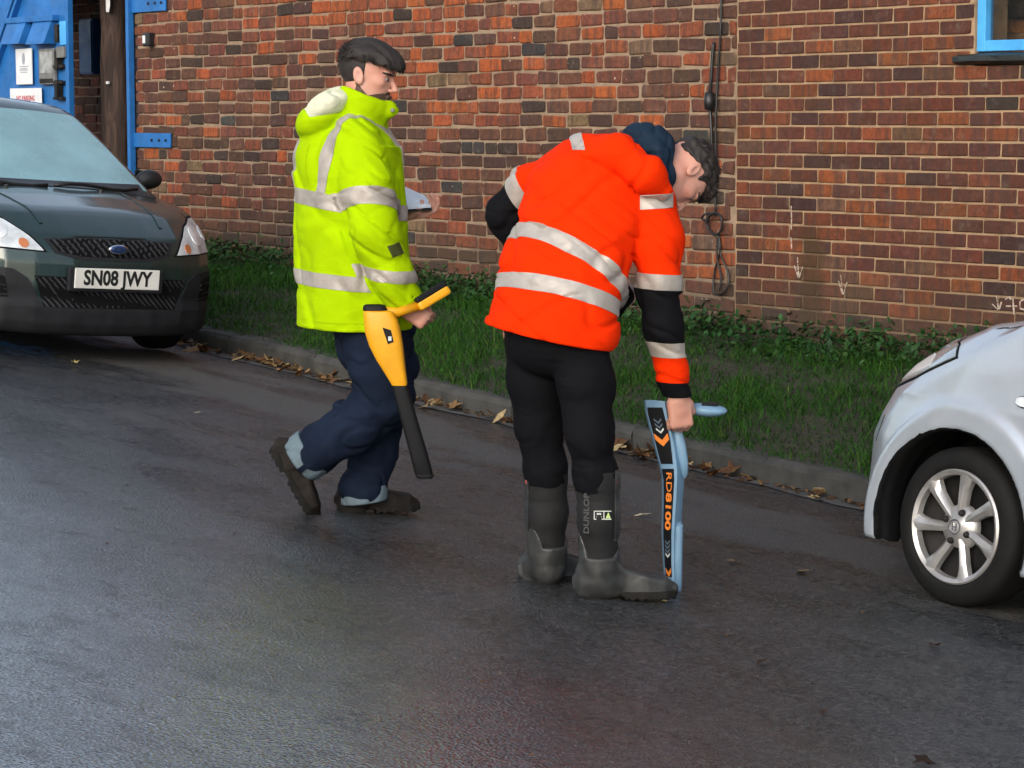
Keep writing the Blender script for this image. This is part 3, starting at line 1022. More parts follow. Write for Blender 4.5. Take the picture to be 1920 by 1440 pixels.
# older building to its left
b_old = empty('brick_building', (X_GATE, WALL_Y, 0.0), label='old weathered orange and brown brick building beside the blue gate', cat='building')
OLD_TOP = 3.3
ph_old = 0.0871
z0o = float(at_y(822, 37.8, WALL_Y)[2]); z0o -= ph_old * math.ceil((z0o + 0.3) / ph_old)
bo = lay(X_GATE + 0.01, X_JOINT - 0.006, z0o, OLD_TOP, 0.236, ph_old, 'old', seed=5)
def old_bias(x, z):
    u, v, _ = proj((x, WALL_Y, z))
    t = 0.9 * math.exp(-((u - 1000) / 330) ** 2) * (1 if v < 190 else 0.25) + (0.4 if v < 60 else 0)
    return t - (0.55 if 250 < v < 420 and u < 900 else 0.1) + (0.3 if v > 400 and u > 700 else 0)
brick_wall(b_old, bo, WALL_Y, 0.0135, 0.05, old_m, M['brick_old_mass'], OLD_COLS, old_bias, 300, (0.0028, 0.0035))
W2 = X_JOINT - X_GATE
mb = MB().box((W2 / 2, 0.0065 + 0.15, (OLD_TOP - 0.8) / 2), (W2 - 0.002, 0.3, OLD_TOP + 0.8))
mb.box((0.15, 3.3, (OLD_TOP - 0.8) / 2), (0.28, 5.9, OLD_TOP + 0.8)).box((W2 / 2, 6.2, (OLD_TOP - 0.8) / 2), (W2 - 0.6, 0.28, OLD_TOP + 0.8))
mb.build('wall', M['mortar_old'], b_old)
MB().box((W2 / 2 - 0.03, 3.2, OLD_TOP + 0.05), (W2 - 0.02, 6.5, 0.1)).build('roof', M['roofing'], b_old)

# yard wall seen through the open gateway
YW_Y = 11.4
yx0, yx1 = -24.0, X_GATE + 0.6
b_yard = empty('yard_wall', (yx0, YW_Y, 0.0), label='shaded brown brick yard wall behind the wooden post', cat='wall')
by = lay(yx0, yx1, 0.3, 2.7, 0.236, ph_old, 'old', seed=9)
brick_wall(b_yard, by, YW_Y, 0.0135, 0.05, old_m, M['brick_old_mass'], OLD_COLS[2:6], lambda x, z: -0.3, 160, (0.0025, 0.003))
MB().box(((yx1 - yx0) / 2, 0.16, 1.35), (yx1 - yx0, 0.3, 2.74)).build('wall', M['mortar_old'], b_yard)

# ------------------------------------------------------------------ gateway
GY = 9.72
def gx(px): return float(at_y(px, 150, GY)[0])
def gz(px, py): return float(at_y(px, py, GY)[2])
xr = gx(134)
gate = empty('gate', (xr, GY, float(verge_z(xr, 9.6))), label='big blue steel gate leaf with diagonal brace and two hooded slots', cat='gate')
gb = float(gate.location.z)
def gp(px, py, dy=0.0):
    p = at_y(px, py, GY + dy)
    return (float(p[0]) - xr, dy, float(p[2]) - gb)
def gbox(name, px0, py0, px1, py1, dy0, dy1, mat, parent=None, bev=0.004):
    p0, p1 = gp(px0, py0), gp(px1, py1)
    return MB().box(((p0[0] + p1[0]) / 2, (dy0 + dy1) / 2, (p0[2] + p1[2]) / 2), (abs(p1[0] - p0[0]), abs(dy1 - dy0), abs(p0[2] - p1[2])), bev).build(name, mat, parent or gate)
GATE_H = 2.5
MB().box((-1.35, 0.02, GATE_H / 2 + 0.06), (2.66, 0.012, GATE_H), 0.002).build('sheet', M['blue'], gate)
MB().box((-0.03, 0.0, GATE_H / 2 + 0.06), (0.06, 0.05, GATE_H), 0.004).build('stile', M['blue'], gate)
MB().box((-2.67, 0.0, GATE_H / 2 + 0.06), (0.06, 0.05, GATE_H), 0.004).build('stile', M['blue'], gate)
for zz in (0.12, GATE_H):
    MB().box((-1.35, 0.0, zz), (2.58, 0.045, 0.07), 0.004).build('rail', M['blue'], gate)
for (q0, q1) in (((44, -40), (-70, 300)),):
    a_, b2 = gp(*q0), gp(*q1)
    for sft in (0.0, 0.085):
        d_ = Vector((b2[0] - a_[0], 0, b2[2] - a_[2])); L = d_.length; ang = math.atan2(d_.x, d_.z)
        MB().box(((a_[0] + b2[0]) / 2 + sft - 0.02, -0.012, (a_[2] + b2[2]) / 2), (0.035, 0.05, L), 0.003, Matrix.Rotation(ang, 3, 'Y')).build('brace', M['blue'], gate)
gbox('hood_rail', 19, 34, 108, 39, -0.05, 0.014, M['blue'])
for (x0_, x1_) in ((22, 57), (69, 104)):
    p0, p1 = gp(x0_, 40), gp(x1_, 82)
    h_ = p0[2] - p1[2]
    vs = [(p0[0], 0.012, p0[2]), (p1[0], 0.012, p0[2]), (p1[0], -0.03, p0[2]), (p0[0], -0.03, p0[2]),
          (p0[0], 0.012, p1[2]), (p1[0], 0.012, p1[2]), (p1[0], -0.10, p1[2] + 0.03), (p0[0], -0.10, p1[2] + 0.03),
          (p0[0], -0.115, p1[2]), (p1[0], -0.115, p1[2])]
    fs = [(0, 1, 2, 3), (3, 2, 6, 7), (7, 6, 9, 8), (8, 9, 5, 4), (0, 3, 7, 8, 4), (1, 5, 9, 6, 2)]
    mesh_obj('hood', vs, fs, M['blue'], gate)
gbox('latch_plate', 118, 40, 131, 84, -0.035, -0.026, M['blue_light'])
gbox('lock', 115, 88, 130, 108, -0.05, -0.026, M['grey_metal'])
for (y0_, y1_) in ((46, 80), (96, 130), (150, 186)):
    gbox('bolt', 111, y0_, 117, y1_, -0.05, -0.012 + 0.02, M['dark_metal'])
for (y0_) in (122, 152, 182):
    gbox('bolt_bracket', 107, y0_, 124, y0_ + 5, -0.04, 0.012, M['dark_metal'], bev=0.002)

def on_gate(name, px0, py0, px1, py1, dy, th, mat, label, cat, bev=0.002):
    p0, p1 = at_y(px0, py0, GY + dy), at_y(px1, py1, GY + dy)
    e = empty(name, ((p0[0] + p1[0]) / 2, GY + dy, p1[2]), label=label, cat=cat)
    w_, h_ = abs(p1[0] - p0[0]), abs(p0[2] - p1[2])
    MB().box((0, 0, h_ / 2), (w_, th, h_), bev).build('plate', mat, e)
    return e, w_, h_
e, w_, h_ = on_gate('notice', 30, 92, 61, 158, -0.012, 0.01, M['white_sign'], 'narrow white notice with a grey oval crest on the blue gate', 'sign')
mb = MB(); mb.lathe([(0.001, 0), (0.5, 0), (0.5, 0.001)], (0, 0, 0), 'y', 20)
ov = mb.build('crest', M['grey_print'], e); ov.scale = (0.055, 1, 0.10); ov.location = (0, -0.0065, h_ * 0.72)
for i, f_ in enumerate((0.50, 0.44, 0.40, 0.34)):
    MB().box((0, -0.0058, h_ * f_), (w_ * (0.55 - 0.1 * (i % 2)), 0.001, 0.008)).build('print_line', M['grey_print'], e)
e, w_, h_ = on_gate('notice_box', 75, 92, 105, 158, -0.015, 0.03, M['grey_metal'], 'weathered grey metal notice box beside the white notice', 'box', 0.004)
MB().box((0, -0.016, h_ * 0.62), (w_ * 0.8, 0.004, h_ * 0.6)).build('cover', simple('clouded_plastic', (0.30, 0.31, 0.31), 0.25, var=0.4, vscale=14), e)
MB().box((0, -0.017, h_ * 0.1), (w_ * 0.86, 0.005, h_ * 0.12)).build('dirt_lip', M['dark_metal'], e)
e, w_, h_ = on_gate('parking_sign', 19, 166, 79, 215, -0.012, 0.006, M['white_sign'], 'white sign reading NO PARKING in red on the blue gate', 'sign')
t_ = text_obj('NO PARKING', 0.062, M['red_print'], e, bold=0.0012, xs=0.92)
t_.rotation_euler = (math.pi / 2, 0, 0); t_.location = (0, -0.0042, h_ * 0.61)
t_ = text_obj('GATE IN USE', 0.05, M['red_print'], e, xs=0.9)
t_.rotation_euler = (math.pi / 2, 0, 0); t_.location = (0, -0.0042, h_ * 0.25)
bpy.data.objects.remove(t_)

# blue post with strap hinges on the wall end
pz = float(verge_z(X_GATE, 9.6))
gpost = empty('gate_post', (X_GATE, WALL_Y - 0.03, pz), label='slim blue steel gate post with strap hinges on the brick wall', cat='post')
pt = at_y(240, 0, WALL_Y); pb = at_y(257, 330, WALL_Y)
lean = math.atan2((pb[0] - pt[0]) * 0.35, pt[2] - pb[2])
MB().box((-0.02, 0.0, 1.25), (0.045, 0.05, 2.7), 0.003).build('upright', M['blue'], gpost)
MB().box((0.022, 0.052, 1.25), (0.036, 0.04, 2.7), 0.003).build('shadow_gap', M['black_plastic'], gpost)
for (y0_, y1_, x1_) in ((-6, 20, 316), (249, 277, 321)):
    q0, q1 = at_y(252, y0_, WALL_Y), at_y(x1_, y1_, WALL_Y)
    cz = (q0[2] + q1[2]) / 2 - pz; Ls = q1[0] - q0[0]
    st = MB().box((Ls / 2 + 0.005, 0.012, cz), (Ls, 0.014, abs(q0[2] - q1[2])), 0.003).build('strap', M['blue'], gpost)
    for k in (0.52, 0.72, 0.9):
        MB().lathe([(0.0, -0.012), (0.009, -0.010), (0.012, 0.0)], (Ls * k, 0.004, cz), 'y', 10).build('bolt', M['dark_metal'], st)

# rough timber post
tb = at_y(222, 330, 10.15)
tz = float(verge_z(tb[0], 9.6))
rings = 26; nn = 18
tv_, tf_ = [], []
for i in range(rings):
    z = i / (rings - 1) * 3.2
    top = at_y(216, 20, 10.15); off = (top[0] - tb[0]) * (z / max(0.5, top[2] - tz))
    for k in range(nn):
        an = 2 * math.pi * k / nn
        r_ = 0.118 * (1 + 0.10 * math.sin(3 * an + z * 1.5) + 0.05 * math.sin(9 * an + 2 * z)) * (1 + 0.04 * math.sin(z * 7)) + RNG.normal(0, 0.004)
        tv_.append((off + r_ * math.cos(an), r_ * math.sin(an), z))
for i in range(rings - 1):
    for k in range(nn):
        tf_.append((i * nn + k, i * nn + (k + 1) % nn, (i + 1) * nn + (k + 1) % nn, (i + 1) * nn + k))
tf_.append(tuple((rings - 1) * nn + k for k in range(nn)))
post = mesh_obj('timber_post', tv_, tf_, M['timber'], None, smooth=True)
post.location = (tb[0], 10.15, tz)
tag(post, 'rough dark brown timber post standing in the gateway', 'post')
def peg(px, py, w, h):
    p = at_y(px, py, 10.02)
    return (p[0], p[1], p[2])
pp = at_y(203, 6, 10.02)
nv = [(-0.035, 0, -0.07), (0.02, -0.004, -0.075), (0.036, -0.002, -0.02), (0.03, 0, 0.09), (-0.036, -0.003, 0.09)]
npo = mesh_obj('paper_scrap', [(v[0], v[1] - 0.003, v[2]) for v in nv] + [(v[0], v[1], v[2]) for v in nv], [(0, 1, 2, 3, 4), (9, 8, 7, 6, 5)] + [(i, i + 5, (i + 1) % 5 + 5, (i + 1) % 5) for i in range(5)], M['white_sign'])
npo.location = pp; tag(npo, 'torn white paper pinned to the timber post', 'paper')
pq = at_y(202, 155, 10.03)
tg = MB().box((0, 0, 0), (0.035, 0.02, 0.022), 0.003).build('peg', M['white_sign'], None)
tg.location = pq; tag(tg, 'small white peg stuck in the timber post', 'peg')
# blue cabinet on the yard wall
c0, c1 = at_y(147, 36, 11.2), at_y(173, 139, 11.2)
cab = empty('cabinet', ((c0[0] + c1[0]) / 2, 11.2, c1[2]), label='plain blue cabinet on the yard wall behind the gate', cat='cabinet')
cw, ch = c1[0] - c0[0], c0[2] - c1[2]
MB().box((0, 0.1, ch / 2), (cw, 0.18, ch), 0.006).build('case', M['blue'], cab)
MB().box((0, 0.002, ch / 2), (cw * 0.92, 0.012, ch * 0.94), 0.003).build('door', M['blue'], cab)
gshade = MB().box((0, 0, 0), (5.6, 1.9, 0.12)).build('gateway_shade_roof', M['roofing'], None)  # unseen roof added to darken the yard behind the gate
gshade.location = (X_GATE - 2.6, 10.62, 2.78)
tag(gshade, 'unseen flat roof added to shade the gateway', 'roof')

# keypad box on the wall
k0 = at_y(285, 74, WALL_Y)
kb = empty('keypad', (k0[0], WALL_Y, k0[2]), label='small black keypad box with a white plate on old brickwork', cat='keypad')
MB().box((0, -0.03, 0), (0.10, 0.06, 0.105), 0.012).build('housing', M['black_plastic'], kb)
MB().box((-0.018, -0.062, 0.0), (0.04, 0.006, 0.06), 0.003).build('plate', M['white_sign'], kb)
# ------------------------------------------------------------------ cable hanging on the wall
def wp(px, py, dy): return at_y(px, py, WALL_Y - dy)
cab = empty('cable', tuple(wp(1352, 300, 0.02)), label='black cable hanging in loops down the old brick wall', cat='cable')
co = np.array(cab.location)
def smooth_path(pts, n=8):
    P_ = [np.array(p, float) for p in pts]; P_ = [2 * P_[0] - P_[1]] + P_ + [2 * P_[-1] - P_[-2]]
    out = []
    for i in range(1, len(P_) - 2):
        for k in range(n):
            t = k / n
            out.append(0.5 * ((2 * P_[i]) + (-P_[i - 1] + P_[i + 1]) * t + (2 * P_[i - 1] - 5 * P_[i] + 4 * P_[i + 1] - P_[i + 2]) * t ** 2 + (-P_[i - 1] + 3 * P_[i] - 3 * P_[i + 1] + P_[i + 2]) * t ** 3))
    out.append(P_[-2])
    return out
def cable(pts, r, dy=0.02):
    return MB().tube([tuple(p - co) for p in smooth_path([wp(a, b2, dy + 0.008 * (i % 2)) for i, (a, b2) in enumerate(pts)])], r, 6).build('strand', M['black_plastic'], cab, True)
cable([(1353, -20), (1351, 60), (1346, 140), (1342, 230), (1343, 320), (1341, 400)], 0.007)
cable([(1338, 80), (1333, 150), (1331, 190), (1334, 250), (1336, 330)], 0.010)
cable([(1343, 398), (1330, 405), (1327, 425), (1340, 440), (1353, 430), (1352, 408), (1341, 398)], 0.008, 0.03)
cable([(1341, 398), (1322, 402), (1316, 410), (1330, 415)], 0.006)
cable([(1348, 440), (1350, 470), (1340, 510), (1338, 545), (1350, 552), (1364, 540), (1366, 515), (1352, 480), (1346, 450)], 0.006)
cable([(1348, 440), (1344, 480), (1352, 520), (1348, 545)], 0.006)
MB().lathe([(0, -0.05), (0.028, -0.045), (0.032, 0.0), (0.026, 0.05), (0, 0.055)], tuple(wp(1330, 190, 0.04) - co), 'z', 12).build('junction', M['black_plastic'], cab, True)

# ------------------------------------------------------------------ chalk marks on the right wall
def strokes(name, lines, label, r=0.006):
    p0 = wp(*lines[0][0], 0.012)
    mb = MB()
    for ln in lines:
        pts = [wp(a, b2, 0.0125) - p0 for a, b2 in ln]
        for q0, q1 in zip(pts, pts[1:]):
            d_ = q1 - q0; L = np.linalg.norm(d_); t_ = d_ / L; nrm = np.array([-t_[2], 0, t_[0]])
            ns = max(1, int(L / 0.03)); 
            for i in range(ns):
                a_ = q0 + d_ * i / ns; b2 = q0 + d_ * (i + 0.85) / ns
                ra, rb = r * RNG.uniform(0.3, 1.1), r * RNG.uniform(0.3, 1.1)
                vs = [a_ + nrm * ra, b2 + nrm * rb, b2 - nrm * rb, a_ - nrm * ra]
                vs += [v + np.array([0, 0.003, 0]) for v in vs]
                mb.add(vs, [(0, 1, 2, 3), (7, 6, 5, 4), (0, 4, 5, 1), (1, 5, 6, 2), (2, 6, 7, 3), (3, 7, 4, 0)])
    o = mb.build(name, M['chalk'], None)
    o.location = p0
    return tag(o, label, 'chalk mark')
strokes('chalk_mark', [[(1483, 386), (1484, 410), (1483, 432)], [(1483, 445), (1484, 468)]], 'thin vertical white chalk line beside the brown stain', 0.0045)
strokes('chalk_mark', [[(1495, 482), (1497, 522)], [(1489, 498), (1497, 522)], [(1505, 500), (1497, 522)]], 'small chalk arrow pointing down on the brown stain', 0.0045)
strokes('chalk_mark', [[(1576, 515), (1580, 554)], [(1572, 527), (1580, 554)], [(1588, 529), (1580, 554)]], 'chalk arrow pointing down between the stain and the white car', 0.004)
strokes('chalk_mark', [[(1868, 555), (1872, 582)], [(1860, 570), (1872, 582)], [(1878, 566), (1872, 582)]], 'chalk arrow pointing down on the wall above the pale silver car', 0.0045)
strokes('chalk_mark', [[(1884, 562), (1892, 556), (1896, 563)], [(1886, 574), (1908, 574)], [(1899, 560), (1901, 592)]], 'chalk figure four on the wall above the pale silver car', 0.005)
strokes('chalk_mark', [[(1922, 560), (1912, 565), (1912, 578), (1924, 582)]], 'round chalk figure on the wall at the right edge above the pale silver car', 0.005)

# ------------------------------------------------------------------ grass, weeds, fallen leaves
def blades(n, X, Y, Z, Hh, Wd, lean, name, mat, col):
    ang = RNG.uniform(0, 2 * np.pi, n); la = RNG.uniform(0, 2 * np.pi, n)
    sx, sy = np.cos(ang) * Wd, np.sin(ang) * Wd
    lx, ly = np.cos(la) * lean * Hh, np.sin(la) * lean * Hh
    B = np.stack([X, Y, Z], 1)
    S = np.stack([sx, sy, np.zeros(n)], 1)
    m = B + np.stack([lx * 0.35, ly * 0.35, Hh * 0.6], 1)
    t = B + np.stack([lx, ly, Hh * np.sqrt(np.clip(1 - lean ** 2 * 0.5, 0.15, 1))], 1)
    V = np.stack([B - S, B + S, m + S * 0.75, m - S * 0.75, t], 1).reshape(-1, 3)
    k = np.arange(n)[:, None] * 5
    T = np.concatenate([k + np.array([[0, 1, 2]]), k + np.array([[0, 2, 3]]), k + np.array([[3, 2, 4]])])
    o = tri_obj(name, V, T, mat, smooth=True)
    ca = o.data.color_attributes.new('col', 'FLOAT_COLOR', 'POINT')
    c = np.repeat(col, 5); ca.data.foreach_set('color', np.stack([c, c, c, np.ones_like(c)], 1).astype(np.float32).ravel())
    return o
n = 95000
gX = RNG.uniform(-18.0, -6.2, n); gt = RNG.uniform(0, 1, n)
ky = kerb_y(gX)
gY = ky + 0.045 + 0.03 * vnoise(np.stack([gX, gX * 0, gX * 0], 1), 3.0, 3) + (WALL_Y - 0.02 - ky - 0.075) * gt
tuft = vnoise(np.stack([gX, gY, 0 * gX], 1), 2.6, 4) * 0.5 + vnoise(np.stack([gX, gY, 0 * gX], 1), 7.0, 8) * 0.5
keep = RNG.uniform(0, 1, n) < 0.75 + 0.5 * tuft
gX, gY, tuft, gt = gX[keep], gY[keep], tuft[keep], gt[keep]; n = len(gX)
gH = np.clip(RNG.normal(0.050, 0.020, n) * (1 + 0.9 * tuft), 0.015, 0.2) * np.where(gt < 0.05, 0.8, 1)
gc = np.clip(0.36 + 0.28 * tuft + RNG.normal(0, 0.16, n), 0, 1)
dead = RNG.uniform(0, 1, n) < 0.04
gc[dead] = 1.0
g = blades(n, gX, gY, verge_z(gX, gY) - 0.005, gH, RNG.uniform(0.0014, 0.0032, n), RNG.uniform(0.3, 1.5, n), 'grass', M['grass'], gc)
tag(g, 'unmown green grass on the verge between the kerb and the brick walls', 'grass', kind='stuff')

def leaf_cloud(name, C, size, mat, col, tilt=0.7):
    n = len(C)
    a = RNG.uniform(0, 2 * np.pi, n); ti = RNG.normal(0, tilt, n)
    d = np.stack([np.cos(a) * np.cos(ti), np.sin(a) * np.cos(ti), np.sin(ti)], 1)
    s = np.stack([-np.sin(a), np.cos(a), RNG.normal(0, 0.3, n)], 1)
    nrm = np.cross(d, s)
    L = size[:, None]
    V = np.stack([C - d * L, C + s * L * 0.62 - d * L * 0.25 + nrm * L * 0.18, C + s * L * 0.5 + d * L * 0.45 + nrm * L * 0.12, C + d * L, C - s * L * 0.5 + d * L * 0.45 + nrm * L * 0.12, C - s * L * 0.62 - d * L * 0.25 + nrm * L * 0.18], 1).reshape(-1, 3)
    k = np.arange(n)[:, None] * 6
    T = np.concatenate([k + np.array([[0, 1, 2]]), k + np.array([[0, 2, 3]]), k + np.array([[0, 3, 4]]), k + np.array([[0, 4, 5]])])
    o = tri_obj(name, V, T, mat, smooth=False)
    ca = o.data.color_attributes.new('col', 'FLOAT_COLOR', 'POINT')
    c = np.repeat(col, 6); ca.data.foreach_set('color', np.stack([c, c, c, np.ones_like(c)], 1).astype(np.float32).ravel())
    return o
n = 12000
wX = RNG.uniform(-17.6, -6.5, n); wY = WALL_Y - 0.02 - np.abs(RNG.normal(0, 0.26, n))
ptch = vnoise(np.stack([wX, wY, 0 * wX], 1), 1.5, 21) + 0.6 * vnoise(np.stack([wX, wY, 0 * wX], 1), 5.0, 22)
u_ = np.array([proj((a, WALL_Y, 0.3))[0] for a in wX])
dens = 0.35 + 0.5 * ptch + np.where((u_ > 1280) & (u_ < 1720), 0.35, 0.0) + np.where((u_ > 780) & (u_ < 960), 0.25, 0)
kp = RNG.uniform(0, 1, n) < dens
wX, wY, ptch = wX[kp], wY[kp], ptch[kp]
up = np.abs(RNG.normal(0, 0.055, len(wX))) + 0.03 + 0.05 * np.clip(ptch, 0, 1)
wd = leaf_cloud('weeds', np.stack([wX, wY, verge_z(wX, wY) + up], 1), RNG.uniform(0.010, 0.026, len(wX)), M['weed'], np.clip(0.42 + 0.25 * ptch + RNG.normal(0, 0.2, len(wX)), 0, 1))
tag(wd, 'broad leaved weeds and ivy growing along the foot of the walls', 'weeds', kind='stuff')

def leaf_mesh(seed, mat, lobes):
    r = np.random.default_rng(seed)
    nn = 10 if lobes else 7
    pts = []
    for k in range(nn):
        a = 2 * math.pi * k / nn
        rad = (1.0 if k % 2 == 0 else 0.55) if lobes else (1.0 if k in (0,) else 0.62 + 0.1 * math.cos(2 * a))
        rad *= r.uniform(0.8, 1.2)
        pts.append((rad * math.cos(a), rad * math.sin(a) * (0.85 if lobes else 0.6)))
    curl = r.uniform(-0.5, 0.9); cu2 = r.uniform(-0.4, 0.8)
    vs = [(0, 0, 0.0)] + [(p[0], p[1], curl * p[0] ** 2 * 0.5 + cu2 * p[1] ** 2 + r.normal(0, 0.08)) for p in pts]
    zmin = min(v[2] for v in vs)
    vs = [(v[0], v[1], v[2] - zmin) for v in vs]
    nv = len(vs)
    vs = vs + [(v[0], v[1], v[2] + 0.03) for v in vs]
    fs = [(0, 1 + (k + 1) % nn, 1 + k) for k in range(nn)] + [(nv, nv + 1 + k, nv + 1 + (k + 1) % nn) for k in range(nn)]
    fs += [(1 + k, 1 + (k + 1) % nn, nv + 1 + (k + 1) % nn, nv + 1 + k) for k in range(nn)]
    me = bpy.data.meshes.new('leaf'); me.from_pydata(vs, [], fs); me.materials.append(mat); me.update()
    return me
LM = {k: [leaf_mesh(s + 31 * i, M[k], s % 2 == 0) for s in range(6)] for i, k in enumerate(('leaf_dead', 'leaf_yellow', 'leaf_pale', 'leaf_dark', 'leaf_green'))}
def leaf(kind, p, size, label, group=None, i=None, tilt=0.35):
    o = bpy.data.objects.new('fallen_leaf', LM[kind][int(RNG.integers(6)) if i is None else i])
    COL.objects.link(o)
    o.location = p
    o.scale = (size, size, size * 0.8)
    o.rotation_euler = (RNG.normal(0, tilt), RNG.normal(0, tilt), RNG.uniform(0, 6.28))
    return tag(o, label, 'leaf', group)
for k in range(150):
    x = RNG.uniform(-13.8, -7.9) if k > 40 else RNG.choice([-12.6, -12.1, -11.5, -9.6, -8.9]) + RNG.normal(0, 0.28)
    y = float(kerb_y(x)) - abs(RNG.normal(0.0, 0.075)) - 0.02
    z = float(road_z(x, y)) + RNG.uniform(0.006, 0.03)
    leaf('leaf_dead', (x, y, z), RNG.uniform(0.026, 0.068), 'curled brown fallen leaf lying in the gutter along the kerb', 'brown leaves fallen along the kerb')
for (px, py, kd, s, lb) in ((502, 462 + 240, 'leaf_pale', 0.05, None), (612, 693, 'leaf_pale', 0.055, 'large pale leaf leaning on the kerb behind the blue jeans'), (640, 716, 'leaf_pale', 0.045, 'pale leaf in the gutter just behind the lifted thigh'),
        (795, 748, 'leaf_pale', 0.045, 'pale leaf in the gutter right of the yellow detector'), (1182, 838, 'leaf_green', 0.065, 'big yellow-green leaf in the gutter left of the pale blue locator'), (1340, 874, 'leaf_pale', 0.065, 'large cream leaf in the gutter right of the pale blue locator'),
        (1316, 858, 'leaf_yellow', 0.035, 'small yellow leaf standing up right of the pale blue locator'), (925, 728, 'leaf_yellow', 0.04, 'yellow leaf on the kerb edge left of the black trousers'), (930, 770, 'leaf_pale', 0.05, 'cream leaf in the gutter left of the black trousers'),
        (140, 681, 'leaf_yellow', 0.030, 'small yellow leaf alone on the road before the dark green car'), (1205, 968, 'leaf_pale', 0.045, 'thin pale leaf on the road between boots and pale blue locator'),
        (1432, 1245, 'leaf_dark', 0.045, 'dark curled leaf alone on the wet road below the pale blue locator'), (1730, 1432, 'leaf_dark', 0.04, 'dark leaf at the very bottom edge of the road'), (1545, 1338, 'leaf_dark', 0.025, 'small dark leaf on the road below the curled one'),
        (1505, 1073, 'leaf_dead', 0.06, 'flat brown leaf on the road left of the white car wheel'), (1375, 1054, 'leaf_dead', 0.03, 'brown leaf on the road right of the pale blue locator foot'), (1296, 1044, 'leaf_dark', 0.035, 'dark leaf touching the foot of the pale blue locator'),
        (1750, 1212, 'leaf_dark', 0.03, 'small dark leaf on the road below the white car wheel'), (370, 775, 'leaf_pale', 0.018, 'tiny pale leaf on the road right of the green car'), (826, 914, 'leaf_pale', 0.018, 'tiny pale scrap below the black detector tip'), (1245, 1130, 'leaf_yellow', 0.025, 'small yellow scrap under the rubber boot toe')):
    if lb is None: continue
    p = at_road(px, py, 0.004)
    if kd in ('leaf_pale', 'leaf_green', 'leaf_yellow') and py < 900 and px > 500:
        pass
    leaf(kd, (p[0], p[1], p[2] + 0.004), s, lb, None, None, 0.15)
n = 900
lx = RNG.uniform(-14.5, -7.2, n); ly = kerb_y(lx) - np.abs(RNG.normal(0, 0.06, n)) - 0.01
lt = leaf_cloud('leaf_litter', np.stack([lx, ly, road_z(lx, ly) + RNG.uniform(0.004, 0.02, n)], 1), RNG.uniform(0.006, 0.02, n), M['litter'], RNG.uniform(0, 1, n), 0.2)
tag(lt, 'crumbled brown leaf litter swept against the kerb', 'leaf litter', kind='stuff')
n = 260
lx = RNG.uniform(-9, -4, n); ly = RNG.uniform(2.0, 7.3, n)
lt = leaf_cloud('debris', np.stack([lx, ly, road_z(lx, ly) + 0.004], 1), RNG.uniform(0.002, 0.007, n), M['litter'], RNG.uniform(0, 1, n), 0.2)
tag(lt, 'small dark crumbs scattered over the wet road', 'debris', kind='stuff')

# ------------------------------------------------------------------ people
M['hivis_yellow'] = fabric('fluorescent_yellow_cloth', (0.36, 0.55, 0.0), 0.9, fold=7, var=0.08, dirt=0.12)
M['hivis_orange'] = fabric('fluorescent_orange_cloth', (0.80, 0.028, 0.0), 0.9, fold=7, var=0.06)
M['seam_yellow'] = fabric('yellow_seam', (0.26, 0.42, 0.0), 0.9, fold=7)
M['seam_orange'] = fabric('orange_seam', (0.50, 0.010, 0.0), 0.9, fold=7)
M['label_dark'] = simple('dark_green_label', (0.06, 0.075, 0.01), 0.7)
M['tape'] = simple('reflective_tape', (0.40, 0.36, 0.32), 0.45, 0.15, var=0.22, vscale=9, bscale=28, bstr=0.5, bdist=0.006)
M['lining'] = fabric('cream_fleece_lining', (0.62, 0.62, 0.46), 0.9, fold=12)
M['black_cloth'] = fabric('black_work_cloth', (0.0055, 0.0055, 0.007), 0.8, fold=8, bstr=0.45, sheen=0.0)
M['navy_cloth'] = fabric('navy_hood_cloth', (0.010, 0.022, 0.040), 0.6, fold=8, bstr=0.5)
M['denim'] = fabric('dark_blue_denim', (0.009, 0.015, 0.031), 0.85, fold=10, var=0.35, bstr=0.4)
M['denim_pale'] = fabric('pale_turned_up_denim', (0.14, 0.19, 0.22), 0.85, fold=20, var=0.2)
M['skin'] = skin_mat('fair_skin', (0.60, 0.33, 0.25))
M['hair'] = simple('dark_brown_hair', (0.017, 0.012, 0.010), 0.68, var=0.5, vscale=40, bscale=150, bstr=0.6, bdist=0.003)
M['stubble'] = simple('short_dark_beard', (0.085, 0.048, 0.036), 0.85, var=0.5, vscale=120, bscale=300, bstr=0.8, bdist=0.002)
M['boot_leather'] = simple('worn_dark_boot_leather', (0.014, 0.011, 0.009), 0.75, spec=0.2, var=0.5, vscale=14, bscale=60, bstr=0.5, bdist=0.004)
M['boot_sole'] = simple('muddy_boot_sole', (0.012, 0.011, 0.010), 0.85, spec=0.2, var=0.5, vscale=25, bscale=80, bstr=0.6, bdist=0.004)
M['neoprene'] = simple('black_neoprene', (0.006, 0.006, 0.0065), 0.8, var=0.2, vscale=20, bscale=400, bstr=0.2, bdist=0.001)
M['grey_rubber'] = simple('scuffed_grey_rubber', (0.030, 0.031, 0.031), 0.48, var=0.4, vscale=16, bscale=50, bstr=0.3, bdist=0.003, rvar=0.15)
M['eye_white'] = simple('eye_white', (0.26, 0.22, 0.20), 0.2, var=0.05)
M['eye_dark'] = simple('eye_iris', (0.02, 0.013, 0.01), 0.15, var=0.2)

class Fig:
    """frame of a standing figure: x to the camera's right, y away from it, z up, origin on the road"""
    def __init__(s, px, py, name, label):
        p = at_road(px, py)
        s.base = p
        s.bc = np.array([p[0] * CS + p[1] * SN, -p[0] * SN + p[1] * CS, p[2]])
        s.root = empty(name, tuple(p), YAW, label, 'person')
    def J(s, px, py, dd=0.0):
        w = at(px, py, s.bc[1] + dd)
        return np.array([w[0] * CS + w[1] * SN, -w[0] * SN + w[1] * CS, w[2]]) - s.bc

